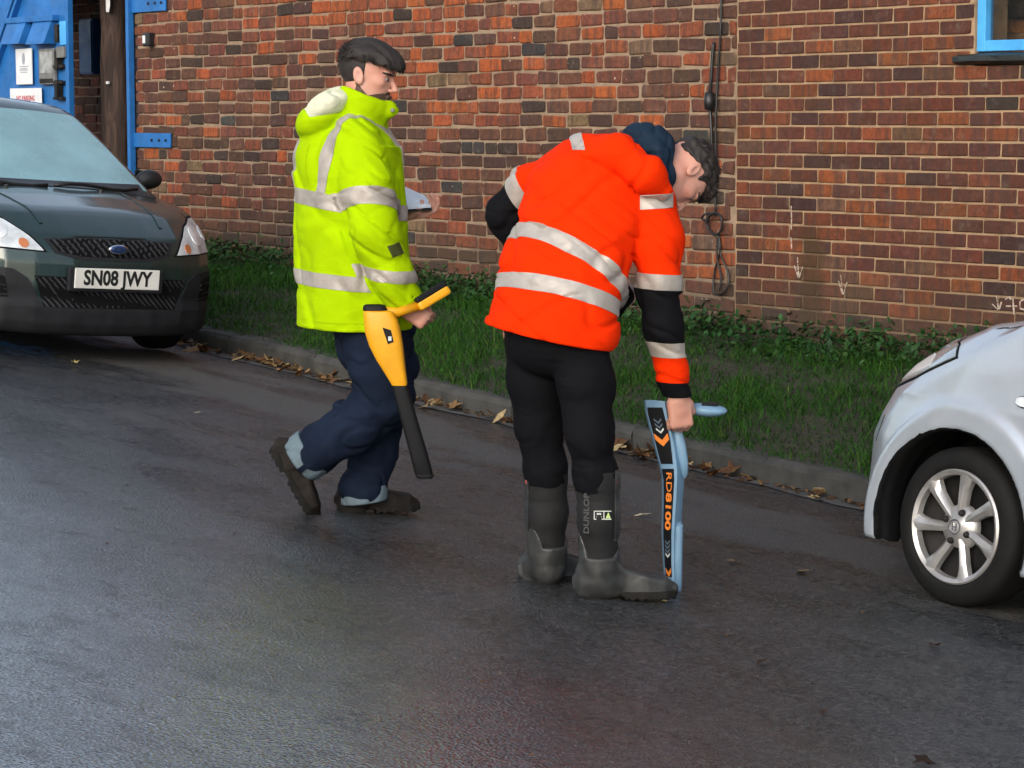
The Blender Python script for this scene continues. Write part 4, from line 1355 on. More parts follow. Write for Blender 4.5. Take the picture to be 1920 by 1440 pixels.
def sdf_obj(name, fn, lo, hi, h, mat, parent, proj_=1):
    V, Q = sdf_mesh(fn, lo, hi, h, proj_)
    return tri_obj(name, V, Q, mat, parent), V, Q

def head_frame(fwd, up):
    x = np.asarray(fwd, float); x /= np.linalg.norm(x)
    z = np.asarray(up, float); z = z - x * (z @ x); z /= np.linalg.norm(z)
    return np.stack([x, np.cross(z, x), z], axis=1)

def masked(fn):
    """evaluate a detailed shape only near its place; elsewhere the distance to a ball round it will do"""
    def g(P, c, *a, **k):
        r = np.linalg.norm(P - np.asarray(c, float), axis=1)
        out = r - 0.12
        m = r < 0.26
        if m.any(): out[m] = fn(P[m], c, *a, **k)
        return out
    return g

@masked
def head_sdf(P, c, R):
    q = (P - c) @ R
    qa = q.copy(); qa[:, 1] = np.abs(qa[:, 1])
    d = ell(q, (-0.012, 0, 0.035), (0.098, 0.077, 0.088))
    d = smin(d, ell(q, (0.026, 0, -0.03), (0.066, 0.060, 0.085)), 0.03)
    d = smin(d, cone(qa, (0.0, 0.046, -0.055), (0.070, 0.010, -0.105), 0.024, 0.019), 0.02)
    d = smin(d, ell(q, (0.080, 0, -0.103), (0.018, 0.024, 0.016)), 0.015)
    d = smin(d, ell(qa, (0.080, 0.020, 0.022), (0.014, 0.030, 0.011)), 0.014)
    d = smin(d, ell(qa, (0.055, 0.045, -0.014), (0.024, 0.016, 0.018)), 0.018)
    d = smax(d, -ell(qa, (0.096, 0.033, 0.000), (0.016, 0.016, 0.0075)), 0.008)
    d = smin(d, cone(q, (0.086, 0, 0.012), (0.113, 0, -0.034), 0.0070, 0.0105), 0.010)
    d = smin(d, ell(qa, (0.099, 0.010, -0.039), (0.010, 0.007, 0.0065)), 0.006)
    d = smin(d, ell(q, (0.089, 0, -0.064), (0.011, 0.023, 0.006)), 0.006)
    d = smin(d, ell(q, (0.087, 0, -0.076), (0.011, 0.020, 0.006)), 0.006)
    # ears
    er = np.array([[0.92, 0.0, 0.38], [0.0, 1.0, 0.0], [-0.38, 0.0, 0.92]]).T
    e = ell(qa, (-0.014, 0.080, -0.008), (0.019, 0.009, 0.033), er)
    e = smax(e, -ell(qa, (-0.010, 0.090, -0.004), (0.011, 0.008, 0.021), er), 0.004)
    return smin(d, e, 0.006)

@masked
def fist(P, wrist, along, out, thumb, r=1.0, curl=(70, 95, 60)):
    """a hand closed round a bar: `along` from wrist to knuckles, `out` back of the hand, `thumb` side of the thumb"""
    x = np.asarray(along, float) / np.linalg.norm(along)
    z = np.asarray(out, float); z = z - x * (z @ x); z /= np.linalg.norm(z)
    y = np.cross(z, x)
    if y @ np.asarray(thumb, float) < 0: y = -y
    R = np.stack([x, y, z], axis=1)
    q = (P - wrist) @ R
    d = rbox(q, (0.045 * r, 0, 0.0), (0.048 * r, 0.040 * r, 0.015 * r), 0.013 * r)
    d = smin(d, cone(q, (-0.03 * r, 0, 0), (0.03 * r, 0, 0), 0.026 * r, 0.027 * r, (0, 0, 1), 0.75), 0.02)
    Ls = [(0.040, 0.024, 0.018), (0.044, 0.028, 0.020), (0.041, 0.026, 0.019), (0.033, 0.020, 0.016)]
    for k, yy in enumerate((0.030, 0.0105, -0.0095, -0.0285)):
        p = np.array([(0.088 - 0.003 * abs(k - 1)) * r, yy * r, 0.002 * r]); a = 0.0
        for s_, (L, cu) in enumerate(zip(Ls[k], curl)):
            a -= math.radians(cu + 4 * k)
            p2 = p + np.array([math.cos(a), 0, math.sin(a)]) * L * r
            rr = (0.0098 - 0.0009 * s_ - (0.001 if k == 3 else 0)) * r
            f = cone(q, p, p2, rr, rr * 0.93)
            d = smin(d, f, 0.004 if s_ == 0 else 0.002)
            p = p2
    t0 = np.array([0.022, 0.036, -0.006]) * r; t1 = np.array([0.052, 0.052, -0.022]) * r; t2 = np.array([0.070, 0.036, -0.040]) * r; t3 = np.array([0.072, 0.014, -0.046]) * r
    th = smin(cone(q, t0, t1, 0.016 * r, 0.012 * r), smin(cone(q, t1, t2, 0.0115 * r, 0.0105 * r), cone(q, t2, t3, 0.0105 * r, 0.009 * r), 0.003), 0.003)
    return smin(d, th, 0.008)

def boot_frame(toe, up):
    x = np.asarray(toe, float); x /= np.linalg.norm(x)
    z = np.asarray(up, float); z = z - x * (z @ x); z /= np.linalg.norm(z)
    return np.stack([x, np.cross(z, x), z], axis=1)

def foot_d(q, L=0.285, w=0.050, h=0.085):
    """foot with the heel at x=0 and the sole at z=0"""
    t = np.clip(q[:, 0] / L, 0, 1)
    wid = np.interp(t, [0, 0.15, 0.35, 0.7, 0.9, 1.0], [0.032, 0.038, 0.037, 0.051, 0.047, 0.028]) * (w / 0.05)
    top = np.interp(t, [0, 0.1, 0.3, 0.5, 0.75, 0.92, 1.0], [0.09, 0.11, 0.108, 0.088, 0.070, 0.062, 0.045]) * (h / 0.085)
    ex = np.maximum(np.abs(q[:, 0] - L / 2) - L / 2, 0)
    dy = np.abs(q[:, 1]) - wid
    dz = np.maximum(q[:, 2] - top, 0.012 - q[:, 2])
    rr = 0.018
    a = np.stack([np.maximum(dy + rr, 0), np.maximum(dz + rr, 0), ex], axis=1)
    return np.linalg.norm(a, axis=1) + np.minimum(np.maximum(dy + rr, dz + rr), 0) - rr

def sole_d(q, L=0.29, w=0.052):
    t = np.clip((q[:, 0] + 0.004) / L, 0, 1)
    wid = np.interp(t, [0, 0.12, 0.35, 0.7, 0.9, 1.0], [0.032, 0.040, 0.039, 0.054, 0.050, 0.030]) * (w / 0.052)
    ex = np.maximum(np.abs(q[:, 0] + 0.004 - L / 2) - L / 2, 0)
    arch = np.where((t > 0.30) & (t < 0.45), 0.012, 0.0)
    cleat = 0.005 * (np.sin(q[:, 0] * 2 * math.pi / 0.028) > 0.2)
    dz = np.maximum(q[:, 2] - 0.030, arch + cleat - q[:, 2])
    dy = np.abs(q[:, 1]) - wid
    rr = 0.004
    a = np.stack([np.maximum(dy + rr, 0), np.maximum(dz + rr, 0), ex], axis=1)
    return np.linalg.norm(a, axis=1) + np.minimum(np.maximum(dy + rr, dz + rr), 0) - rr

def folds(P, seed, amp, f=(7, 7, 7), f2=3.0, sharp=1.0):
    """soft swells crossed by narrow creases"""
    Q_ = P * np.asarray(f, float)
    w = vnoise(P, 4.0, seed + 5)[:, None] * 0.7
    a = vnoise(Q_ + w, 1.0, seed)
    crease = np.exp(-(a / 0.16) ** 2)
    b = vnoise(Q_ * f2 * 0.6 + 9, 1.0, seed + 1)
    crease2 = np.exp(-(b / 0.2) ** 2) * np.clip(vnoise(P, 5.0, seed + 2) + 0.2, 0, 1)
    return amp * (0.7 * a + 0.15 - 0.75 * sharp * crease - 0.5 * sharp * crease2)

def add_eyes(fig, c, R, parent):
    for sy in (1, -1):
        p = c + R @ np.array([0.0765, 0.033 * sy, -0.001])
        mb = MB(); mb.lathe([(0.0001, -0.0115), (0.006, -0.0098), (0.0105, -0.005), (0.0115, 0), (0.0105, 0.005), (0.006, 0.0098), (0.0001, 0.0115)], tuple(p), 'z', 14)
        e = mb.build('eye', M['eye_white'], parent, True)
        p2 = c + R @ np.array([0.0855, 0.034 * sy, -0.002])
        mb = MB(); mb.lathe([(0.0001, -0.0055), (0.004, -0.004), (0.0058, 0), (0.004, 0.004), (0.0001, 0.0055)], tuple(p2), 'z', 10)
        mb.build('iris', M['eye_dark'], e, True)

def strands(name, roots, dirs, length, width, mat, parent, sag, curl=0.0, seg=4, seed=3):
    """short locks of hair as tapering three-sided blades"""
    r = np.random.default_rng(seed)
    n = len(roots)
    p = roots.copy(); d = dirs / np.linalg.norm(dirs, axis=1)[:, None]
    side = np.cross(d, r.normal(0, 1, (n, 3))); side /= np.linalg.norm(side, axis=1)[:, None]
    rows = []
    for k in range(seg + 1):
        wv = width * (1 - 0.8 * (k / seg) ** 1.5)
        rows.append((p - side * wv[:, None], p + side * wv[:, None]))
        p = p + d * (length / seg)[:, None]
        d = d + sag + r.normal(0, curl, (n, 3)); d /= np.linalg.norm(d, axis=1)[:, None]
    V = np.stack([x for rw in rows for x in rw], axis=1).reshape(-1, 3)
    k0 = np.arange(n)[:, None] * (2 * (seg + 1))
    T = np.concatenate([k0 + np.array([[2 * i, 2 * i + 1, 2 * i + 3, 2 * i + 2]]) for i in range(seg)])
    return tri_obj(name, V, T, mat, parent)

def bounds(pts, m): 
    pts = np.array(pts); return pts.min(0) - m, pts.max(0) + m

# ================================================================== the man in yellow
f1 = Fig(700, 966, 'person', 'bearded man walking in yellow hi-vis jacket and turned-up jeans, holding a detector')
J = f1.J; R1 = f1.root
A_ = math.radians(35)
F1 = A3(math.cos(A_), math.sin(A_), 0); RT = A3(math.sin(A_), -math.cos(A_), 0)   # facing, and his right
hc1 = J(690, 141, -0.04); HR1 = head_frame((0.95, -0.20, -0.20), (0.12, 0.0, 0.99))
shR, elR, wrR = J(676, 268, -0.15), J(704, 440, -0.24), J(762, 575, -0.20)
shL, elL, wrL = J(640, 275, 0.22), J(700, 440, 0.34), J(757, 402, 0.22)
neck1 = J(664, 222, 0.0); pel1 = J(690, 600, 0.0)
hipR, knR, anR = J(688, 610, -0.09), J(722, 748, -0.13), J(572, 856, -0.10)
hipL, knL, anL = J(722, 612, 0.10), J(722, 762, 0.09), J(683, 925, 0.05)
handR_dir = A3(0.80, -0.05, -0.55)
def body1(P):
    d = head_sdf(P, hc1, HR1)
    d = smin(d, cone(P, hc1 + HR1 @ A3(-0.015, 0, -0.06), neck1, 0.056, 0.062), 0.03)
    d = smin(d, etube(P, [pel1, J(668, 480), J(660, 350), J(660, 250)], [0.15, 0.14, 0.16, 0.15], [0.10, 0.095, 0.11, 0.08], RT), 0.05)
    for a, b_, c in ((shR, elR, wrR), (shL, elL, wrL)):
        d = smin(d, chain(P, [a, b_, c], [0.052, 0.042, 0.028], 0.02), 0.04)
    for a, b_, c in ((hipR, knR, anR), (hipL, knL, anL)):
        d = smin(d, chain(P, [a, b_, c], [0.082, 0.056, 0.040], 0.02), 0.04)
    d = smin(d, fist(P, wrR, handR_dir, A3(-0.35, -0.75, 0.3), A3(0.4, -0.1, 0.6)), 0.012)
    d = smin(d, fist(P, wrL, A3(0.85, 0.1, 0.1), A3(0, 0.3, -1), A3(0.2, -1, 0), curl=(25, 40, 30)), 0.012)
    return d
lo, hi = bounds([hc1, wrR, wrL, anR, anL, shL, elL], 0.16)
o, V1b, Q1b = sdf_obj('body', body1, lo, hi, 0.0045, M['skin'], R1)
add_eyes(f1, hc1, HR1, R1)
q = (V1b - hc1) @ HR1
# beard, moustache and eyebrows lie on the skin
bd = np.minimum.reduce([0.040 - np.abs(q[:, 2] + 0.085) + 0.002, q[:, 0] + 0.010, 0.065 - np.abs(q[:, 1])])
patch('beard', V1b, Q1b, [-0.052 - q[:, 2] - 0.42 * np.clip(q[:, 0] - 0.075, -0.05, 0.0) * -1.0 + np.clip(0.03 - q[:, 0], 0, 0.05) * 0.9, q[:, 0] + 0.016, q[:, 2] + 0.16], M['stubble'], R1, 0.004, rim=False)
qa = np.abs(q[:, 1])
patch('moustache', V1b, Q1b, [0.0062 - np.abs(q[:, 2] + 0.0535), 0.026 - qa, q[:, 0] - 0.07], M['stubble'], R1, 0.004, rim=False)
patch('eyebrow', V1b, Q1b, [0.0032 - np.abs(q[:, 2] - 0.018 - 0.10 * (qa - 0.03)), 0.052 - qa, qa - 0.013, q[:, 0] - 0.05], M['hair'], R1, 0.003, rim=False)

def hair1(P):
    q = (P - hc1) @ HR1
    n = vnoise(q * np.array([14, 90, 26.0]), 1.0, 5) * 0.006 + vnoise(q * np.array([5, 30, 12.0]), 1.0, 6) * 0.008
    d = ell(q, (-0.006, 0, 0.053), (0.110, 0.092, 0.084))
    d = smin(d, ell(q, (0.074, 0, 0.056), (0.050, 0.080, 0.046)), 0.03)
    edge = 0.048 - 0.15 * np.clip(-q[:, 0] - 0.02, 0, 1) - np.clip(q[:, 0] - 0.06, 0, 0.09) * 0.20 + 0.006 * np.sin(q[:, 1] * 160 + q[:, 0] * 90)
    d = smax(d + n, edge - q[:, 2], 0.012)
    fade = ell(q, (-0.014, 0, 0.030), (0.1015, 0.0805, 0.0915))      # short sides
    fade = smax(smax(fade, -0.052 - q[:, 2] + 0.55 * np.clip(q[:, 0] + 0.035, -0.03, 1), 0.004), q[:, 0] - 0.004, 0.004)
    return smin(d, fade, 0.006)
o, Vh, Qh = sdf_obj('hair', hair1, hc1 - 0.19, hc1 + 0.19, 0.004, M['hair'], R1, 1)
qh = (Vh - hc1) @ HR1
Nh = normals_of(Vh, Qh)
top = np.where((qh[:, 2] > 0.055 - 0.25 * np.clip(-qh[:, 0], 0, 1)) & (Nh @ HR1[:, 2] > -0.2))[0]
sel = RNG.choice(top, 5000)
dq = np.stack([0.9 + 0 * sel, qh[sel, 1] * 5, -0.4 - 6 * np.clip(qh[sel, 0], -0.06, 0.1)], 1) + RNG.normal(0, 0.22, (5000, 3))
dq[qh[sel, 0] < -0.03] *= np.array([-0.6, 1, 1.6])
dw = dq @ HR1.T; dw = dw - Nh[sel] * (np.einsum('ij,ij->i', dw, Nh[sel]) / np.linalg.norm(dw, axis=1) * 0.92)[:, None] * np.linalg.norm(dw, axis=1)[:, None]
strands('hair_strands', Vh[sel] - Nh[sel] * 0.003, dw, RNG.uniform(0.018, 0.040, 5000), RNG.uniform(0.0007, 0.0016, 5000), M['hair'], R1, HR1 @ A3(-0.06, 0, -0.20), 0.05)

# jacket
sp1 = np.array([J(664, 612), J(662, 520), J(657, 420), J(653, 330), J(655, 262), J(664, 222)])
w1 = [0.250, 0.252, 0.250, 0.250, 0.222, 0.120]; d1 = [0.200, 0.190, 0.188, 0.180, 0.150, 0.100]
ax1 = A3(0, 0, 1)
def torso1(P): return etube(P, sp1, w1, d1, RT)
slR = [shR + A3(-0.02, 0.02, 0.0), J(690, 350, -0.21), elR, J(735, 515, -0.225), J(763, 572, -0.20)]; rR = [0.098, 0.098, 0.092, 0.080, 0.072]
slL = [shL, elL, wrL - A3(0.06, 0, 0)]; rL = [0.092, 0.088, 0.072]
def sleeveR1(P): return chain(P, slR, rR, 0.03)
cutR = (slR[-1] - slR[-2]) / np.linalg.norm(slR[-1] - slR[-2])
collar_ax = (J(694, 168, -0.03) - J(662, 240, 0.0)); collar_ax /= np.linalg.norm(collar_ax)
def collar1(P):
    a, b_ = J(660, 246, 0.0), J(686, 188, -0.02)
    o_ = etube(P, [a, J(674, 215, 0.0), b_], [0.118, 0.106, 0.112], [0.118, 0.106, 0.108], A3(0, 1, 0))
    front = np.clip((P - b_) @ A3(1, 0, 0), -0.1, 0.2)
    top_ = (P - J(686, 176, -0.02)) @ A3(0.36, 0.0, 0.93)
    o_ = smax(o_, top_, 0.010)
    tip = chain(P, [J(705, 215, -0.05), J(732, 206, -0.07), J(744, 207, -0.06)], [0.040, 0.026, 0.008], 0.02, A3(0.2, -1, 0), 0.55)
    tip2 = chain(P, [J(705, 215, 0.06), J(732, 206, 0.03), J(744, 207, 0.00)], [0.040, 0.026, 0.008], 0.02, A3(0.2, 1, 0), 0.55)
    o_ = smin(o_, smin(tip, tip2, 0.01), 0.02)
    inner = etube(P, [a + A3(0, 0, 0.02), b_ + A3(0.02, 0, 0.1)], [0.090, 0.096], [0.090, 0.094], A3(0, 1, 0))
    return smax(o_, -inner, 0.008)
HC = J(607, 215, 0.0)
RH = np.stack([A3(0.86, 0, 0.5), A3(0, 1, 0), A3(-0.5, 0, 0.86)], axis=1)
def hood1(P):
    bowl = ell(P, HC + A3(0.0, 0, -0.014), (0.112, 0.150, 0.076), RH)
    hol = ell(P, HC + A3(0.030, -0.03, 0.052), (0.104, 0.138, 0.066), RH)
    rim = smax(bowl, -hol, 0.012)
    return rim
def jacket1(P):
    d = torso1(P)
    d = smin(d, ell(P, J(652, 300, 0.03), (0.20, 0.20, 0.16)), 0.05)
    d = d - folds(P + np.outer(P[:, 2] * 0.35, [1, 0, 0]), 3, 0.012, (6, 6, 2.6)) - folds(P, 8, 0.006, (9, 9, 6))
    hemv = (P - sp1[0]) @ ax1 + 0.02 * ((P - sp1[0]) @ RT)
    d = smax(d, -hemv, 0.006)
    inn = smax(etube(P, sp1, np.array(w1) - 0.040, np.array(d1) - 0.040, RT), hemv - 0.12, 0.01)
    d = smax(d, -inn, 0.004)
    Pr = P * np.array([1, 1, 1.0])
    s = sleeveR1(P) - folds(Pr + np.outer(Pr[:, 0] * 0.7, [0, 0, 1]), 13, 0.012, (6, 6, 12), 2.0) - folds(Pr, 23, 0.005, (10, 12, 13), 1.7)
    s = smax(s, (P - slR[-1]) @ cutR - 0.012, 0.008)
    s = smax(s, -smax(cone(P, slR[-1] - cutR * 0.05, slR[-1] + cutR * 0.1, 0.055, 0.06), -((P - slR[-1]) @ cutR + 0.06), 0.005), 0.004)
    d = smin(d, s, 0.018)
    sl = chain(P, slL, rL, 0.03) - folds(P, 17, 0.008, (9, 9, 11))
    d = smin(d, sl, 0.02)
    # a seam pulled in behind the sleeve
    d = smin(d, collar1(P) - folds(P, 31, 0.003, (10, 10, 10)), 0.022)
    d = smin(d, hood1(P) - folds(P, 41, 0.005, (9, 9, 9)), 0.016)
    return d
lo, hi = bounds([sp1[0] - A3(0.3, 0.3, 0), sp1[0] + A3(0.3, 0.3, 0), slR[-1], slL[-1], slL[1], J(750, 150)], 0.10)
lo[2] = sp1[0][2] - 0.06
jk1, V, Q = sdf_obj('jacket', jacket1, lo, hi, 0.0065, M['hivis_yellow'], R1)
NJ = normals_of(V, Q)
# hood lining
MBl = None
def lining1(P): return smax(ell(P, HC + A3(0.018, -0.025, 0.026), (0.108, 0.145, 0.056), RH) - folds(P, 51, 0.010, (10, 10, 10)), -((P - hc1) @ A3(-0.9, 0, 0.4) - 0.02) * -1.0 - 1.0, 0.01)
sdf_obj('hood_lining', lining1, HC - 0.2, HC + 0.2, 0.006, M['lining'], jk1)
# reflective tape on the jacket
dt = torso1(V); ds = sleeveR1(V)
dl = chain(V, slL, rL, 0.03)
zz = V[:, 2]; side = (V - sp1[2]) @ RT
is_t = np.minimum(ds - 0.012, np.minimum(dl - 0.0, 0.05 - np.abs(dt)))
def zpx(px, py, dd=0): return float(J(px, py, dd)[2])
hp_t = zpx(560, 348); hp_b = zpx(560, 380); tilt = -0.10
def band(z0, z1, tl=0.0, x0=0.0):
    zc = zz - tl * (V[:, 0] - x0)
    return [zc - z0, z1 - zc]
x_l = float(J(545, 360)[0])
patch('reflective_strip', V, Q, band(zpx(560, 378), zpx(560, 349), -0.16, x_l) + [is_t], M['tape'], jk1)
patch('reflective_strip', V, Q, band(zpx(560, 530), zpx(560, 503), -0.07, x_l) + [is_t], M['tape'], jk1)
# shoulder straps
back = -((V - sp1[3]) @ F1)
for c_ in (-0.105, 0.115):
    lat_ = side + 0.0 * zz
    patch('reflective_strip', V, Q, [0.027 - np.abs(lat_ - c_ - 0.16 * np.clip(zz - zpx(600, 250), -0.3, 0.3)), zz - zpx(560, 352) + 0.16 * (V[:, 0] - x_l), np.minimum(ds - 0.008, 0.045 - np.abs(etube(V, sp1, w1, d1, RT) - 0.005)) + 0.02, 0.02 - np.abs(collar1(V) - 0.02) * 0 - 0.0 + 0 * zz, collar1(V) - 0.012, hood1(V) - 0.010], M['tape'], jk1)
arm_t = lambda a, b_: ((V - a) @ (b_ - a)) / ((b_ - a) @ (b_ - a))
ua = (slR[2] - slR[0]); ua /= np.linalg.norm(ua)
ta = (V - J(686, 376, -0.24)) @ (ua * 0.93 + A3(-0.22, 0, 0) * 1.0)
near_s = np.minimum(0.03 - ds, dt - ds + 0.035)
patch('reflective_strip', V, Q, [0.0275 - np.abs(ta), near_s], M['tape'], jk1)
fa = (slR[-1] - slR[2]); fa /= np.linalg.norm(fa)
tb_ = (V - J(735, 515, -0.25)) @ (fa * 0.8 + A3(-0.42, 0, -0.35))
patch('reflective_strip', V, Q, [0.0255 - np.abs(tb_ / 0.93), 0.035 - ds, 0.10 - np.linalg.norm(V - J(735, 515, -0.225), axis=1) + 0.05], M['tape'], jk1)
# seams: hem stitching and the armhole
patch('seam', V, Q, [0.0022 - np.abs((V - sp1[0]) @ ax1 + 0.02 * ((V - sp1[0]) @ RT) - 0.03), is_t + 0.02], M['seam_yellow'], jk1, 0.0012, rim=False)
patch('seam', V, Q, [0.0022 - np.abs(side - 0.005), is_t, zpx(600, 270) - zz, zz - zpx(600, 345)], M['seam_yellow'], jk1, 0.0012, rim=False)
patch('seam', V, Q, [0.0024 - np.abs((V - slR[-1]) @ cutR + 0.018), 0.04 - ds], M['seam_yellow'], jk1, 0.0012, rim=False)
patch('sleeve_label', V, Q, [0.020 - np.abs((V - J(742, 468, -0.28)) @ A3(0.9, 0, 0.4)), 0.022 - np.abs((V - J(742, 468, -0.28)) @ A3(-0.3, 0, 0.95)), -0.1 - V[:, 1], 0.03 - ds], M['label_dark'], jk1, 0.003, largest=True)
# press stud on the collar
mb = MB(); mb.lathe([(0, -0.004), (0.006, -0.003), (0.008, 0.002)], tuple(J(736, 207, -0.094)), 'y', 10); mb.build('press_stud', M['grey_metal'], jk1)

# jeans
def jeans1(P):
    d = etube(P, [J(698, 650), J(694, 600), J(690, 560)], [0.165, 0.17, 0.165], [0.125, 0.13, 0.12], RT)
    lr = chain(P, [hipR, J(708, 690, -0.12), knR, J(660, 800, -0.12), anR + A3(0.02, 0, 0.012)], [0.112, 0.106, 0.102, 0.098, 0.094], 0.03)
    ll = chain(P, [hipL, J(728, 690, 0.10), knL, J(700, 850, 0.07), anL + A3(0, 0, 0.02)], [0.112, 0.104, 0.094, 0.090, 0.090], 0.03)
    lr = lr - folds(P, 61, 0.015, (8, 8, 10), 2.0)
    ll = ll - folds(P, 67, 0.015, (7, 7, 11), 2.0)
    ar = (anR - knR) / np.linalg.norm(anR - knR)
    lr = smax(lr, (P - anR) @ ar - 0.028, 0.006)
    ll = smax(ll, -(P[:, 2] - anL[2] + 0.03), 0.006)
    return smin(smin(d, lr, 0.03), ll, 0.02)
lo, hi = bounds([J(640, 560), anR, anL, knR, hipL, hipR], 0.17)
o, Vj, Qj = sdf_obj('jeans', jeans1, lo, hi, 0.0065, M['denim'], R1)
ar = (anR - knR) / np.linalg.norm(anR - knR)
def cuffR(P):
    d = cone(P, anR - ar * 0.030 + A3(0.02, 0, 0.012), anR + ar * 0.02 + A3(0.02, 0, 0.012), 0.095, 0.095) - folds(P, 71, 0.005, (14, 14, 14))
    d = smax(d, np.abs((P - anR) @ ar + 0.002) - 0.036, 0.006)
    return smax(d, -cone(P, anR - ar * 0.2, anR + ar * 0.2, 0.075, 0.075), 0.006)
cf, Vc, Qc = sdf_obj('cuff', cuffR, anR - 0.16, anR + 0.16, 0.006, M['denim_pale'], R1)
patch('seam_stripe', Vc, Qc, [0.010 - np.abs((Vc - J(585, 866, -0.2)) @ np.cross(ar, A3(0, 1, 0))), -(Vc - anR) @ A3(0, 1, 0)], M['denim'], cf, 0.003)
def cuffL(P):
    c = anL + A3(0, 0, 0.02)
    d = cone(P, c - A3(0, 0, 0.05), c + A3(0, 0, 0.02), 0.092, 0.091) - folds(P, 77, 0.005, (14, 14, 14))
    tl = 0.12 * (P[:, 0] - c[0])
    d = smax(d, np.abs(P[:, 2] - c[2] + 0.022 - tl) - 0.029, 0.006)
    return smax(d, -cone(P, c - A3(0, 0, 0.3), c + A3(0, 0, 0.3), 0.072, 0.072), 0.006)
sdf_obj('cuff', cuffL, anL - 0.16, anL + 0.16, 0.006, M['denim_pale'], R1)

def work_boot(heel, toe, up):
    R = boot_frame(toe, up); c = np.asarray(heel, float)
    def up_(P):
        q = (P - c) @ R
        d = foot_d(q, 0.285, 0.050, 0.088)
        d = smin(d, cone(q, (0.075, 0, 0.07), (0.062, 0, 0.17), 0.046, 0.050), 0.03)
        d = smax(d, q[:, 2] - 0.165, 0.01)
        return d - vnoise(P, 30, 3) * 0.003 - 0.002 * np.abs(np.sin(q[:, 0] * 90)) * (np.abs(q[:, 0] - 0.13) < 0.05)
    def so_(P): return sole_d((P - c) @ R, 0.293, 0.052)
    corners = [c + R @ np.array([x, y, z]) for x in (-0.03, 0.31) for y in (-0.08, 0.08) for z in (-0.02, 0.19)]
    lo, hi = bounds(corners, 0.01)
    b, _, _ = sdf_obj('boot', up_, lo, hi, 0.005, M['boot_leather'], R1)
    sdf_obj('sole', so_, lo, hi, 0.005, M['boot_sole'], b)
    return b
work_boot(J(640, 968, 0.05) * A3(1, 1, 0) + A3(0, 0, 0.0), (0.96, 0.20, 0), (0, 0, 1))
work_boot(J(506, 848, -0.10), (0.50, 0.02, -0.86), (0.86, 0.0, 0.50))

# ================================================================== the man in orange
f2 = Fig(1170, 1124, 'person', 'man in orange hi-vis jacket and rubber boots bending over a pale blue locator')
J = f2.J; R2 = f2.root
hc2 = J(1279, 326, 0.32)
HR2 = head_frame((0.14, 0.02, -0.98), (0.82, 0.52, 0.12))
LAT0 = A3(0.84, -0.52, -0.16); LAT1 = A3(0.78, -0.46, -0.42)
sp2 = np.array([J(1028, 630, 0.05), J(1042, 560, 0.08), J(1066, 475, 0.14), J(1098, 390, 0.22), J(1140, 325, 0.29), J(1195, 300, 0.33)])
lat2 = np.array([LAT0, LAT0, LAT0 * 0.6 + LAT1 * 0.4, LAT1, LAT1, LAT1])
w2 = [0.228, 0.218, 0.214, 0.224, 0.200, 0.110]; d2 = [0.180, 0.168, 0.158, 0.150, 0.128, 0.095]
s2R, e2R, k2R = J(1226, 385, 0.18), J(1236, 560, 0.16), J(1272, 742, 0.20)
s2L, e2L, k2L = J(1066, 326, 0.33), J(948, 402, 0.46), J(1010, 470, 0.52)
h2R, n2R, a2R = J(1084, 625, 0.0), J(1106, 815, -0.03), J(1120, 1040, -0.01)
h2L, n2L, a2L = J(996, 622, 0.13), J(1012, 800, 0.16), J(1022, 1020, 0.18)
wr2 = J(1272, 748, 0.20)
def body2(P):
    d = head_sdf(P, hc2, HR2)
    d = smin(d, cone(P, hc2 + HR2 @ A3(-0.02, 0, -0.055), J(1200, 330, 0.30), 0.056, 0.065), 0.03)
    d = smin(d, etube(P, sp2[:5], [0.15, 0.14, 0.15, 0.16, 0.14], [0.10] * 5, lat2[:5]), 0.05)
    for a, b_, c in ((s2R, e2R, wr2), (s2L, e2L, k2L)):
        d = smin(d, chain(P, [a, b_, c], [0.052, 0.042, 0.029], 0.02), 0.04)
    for a, b_, c in ((h2R, n2R, a2R), (h2L, n2L, a2L)):
        d = smin(d, chain(P, [a, b_, c], [0.085, 0.056, 0.040], 0.02), 0.04)
    d = smin(d, fist(P, wr2, A3(0.12, 0.05, -1.0) , A3(0.35, -0.9, 0.0), A3(1.0, 0.3, 0.0), 1.05, (60, 85, 60)), 0.012)
    d = smin(d, fist(P, k2L, A3(0.8, 0.1, -0.5), A3(0, -1, 0), A3(0.3, 0, 1.0)), 0.012)
    return d
lo, hi = bounds([hc2, wr2 - A3(0, 0, 0.05), e2L, a2R, a2L, s2L], 0.15)
o, V2b, Q2b = sdf_obj('body', body2, lo, hi, 0.0045, M['skin'], R2)
add_eyes(f2, hc2, HR2, R2)
q = (V2b - hc2) @ HR2; qa = np.abs(q[:, 1])
patch('eyebrow', V2b, Q2b, [0.0030 - np.abs(q[:, 2] - 0.018 - 0.10 * (qa - 0.03)), 0.052 - qa, qa - 0.013, q[:, 0] - 0.05], M['hair'], R2, 0.003, rim=False)
def hair2(P):
    q = (P - hc2) @ HR2
    n = vnoise(q, 60, 5) * 0.006 + vnoise(q, 28, 6) * 0.006
    d = ell(q, (-0.012, 0, 0.046), (0.108, 0.088, 0.086))
    d = smin(d, ell(q, (0.072, 0, 0.072), (0.036, 0.062, 0.028)), 0.03)
    edge = 0.048 - 0.62 * np.clip(-q[:, 0] + 0.020, 0, 0.13) - 0.04 * (np.exp(-((q[:, 0] - 0.022) / 0.012) ** 2))
    return smax(d + n, edge - q[:, 2], 0.012)
o, Vh, Qh = sdf_obj('hair', hair2, hc2 - 0.19, hc2 + 0.19, 0.004, M['hair'], R2, 1)
qh = (Vh - hc2) @ HR2; Nh = normals_of(Vh, Qh)
okh = np.where((qh[:, 2] > 0.045) & (qh[:, 0] < 0.09))[0]; sel = RNG.choice(okh, 2600)
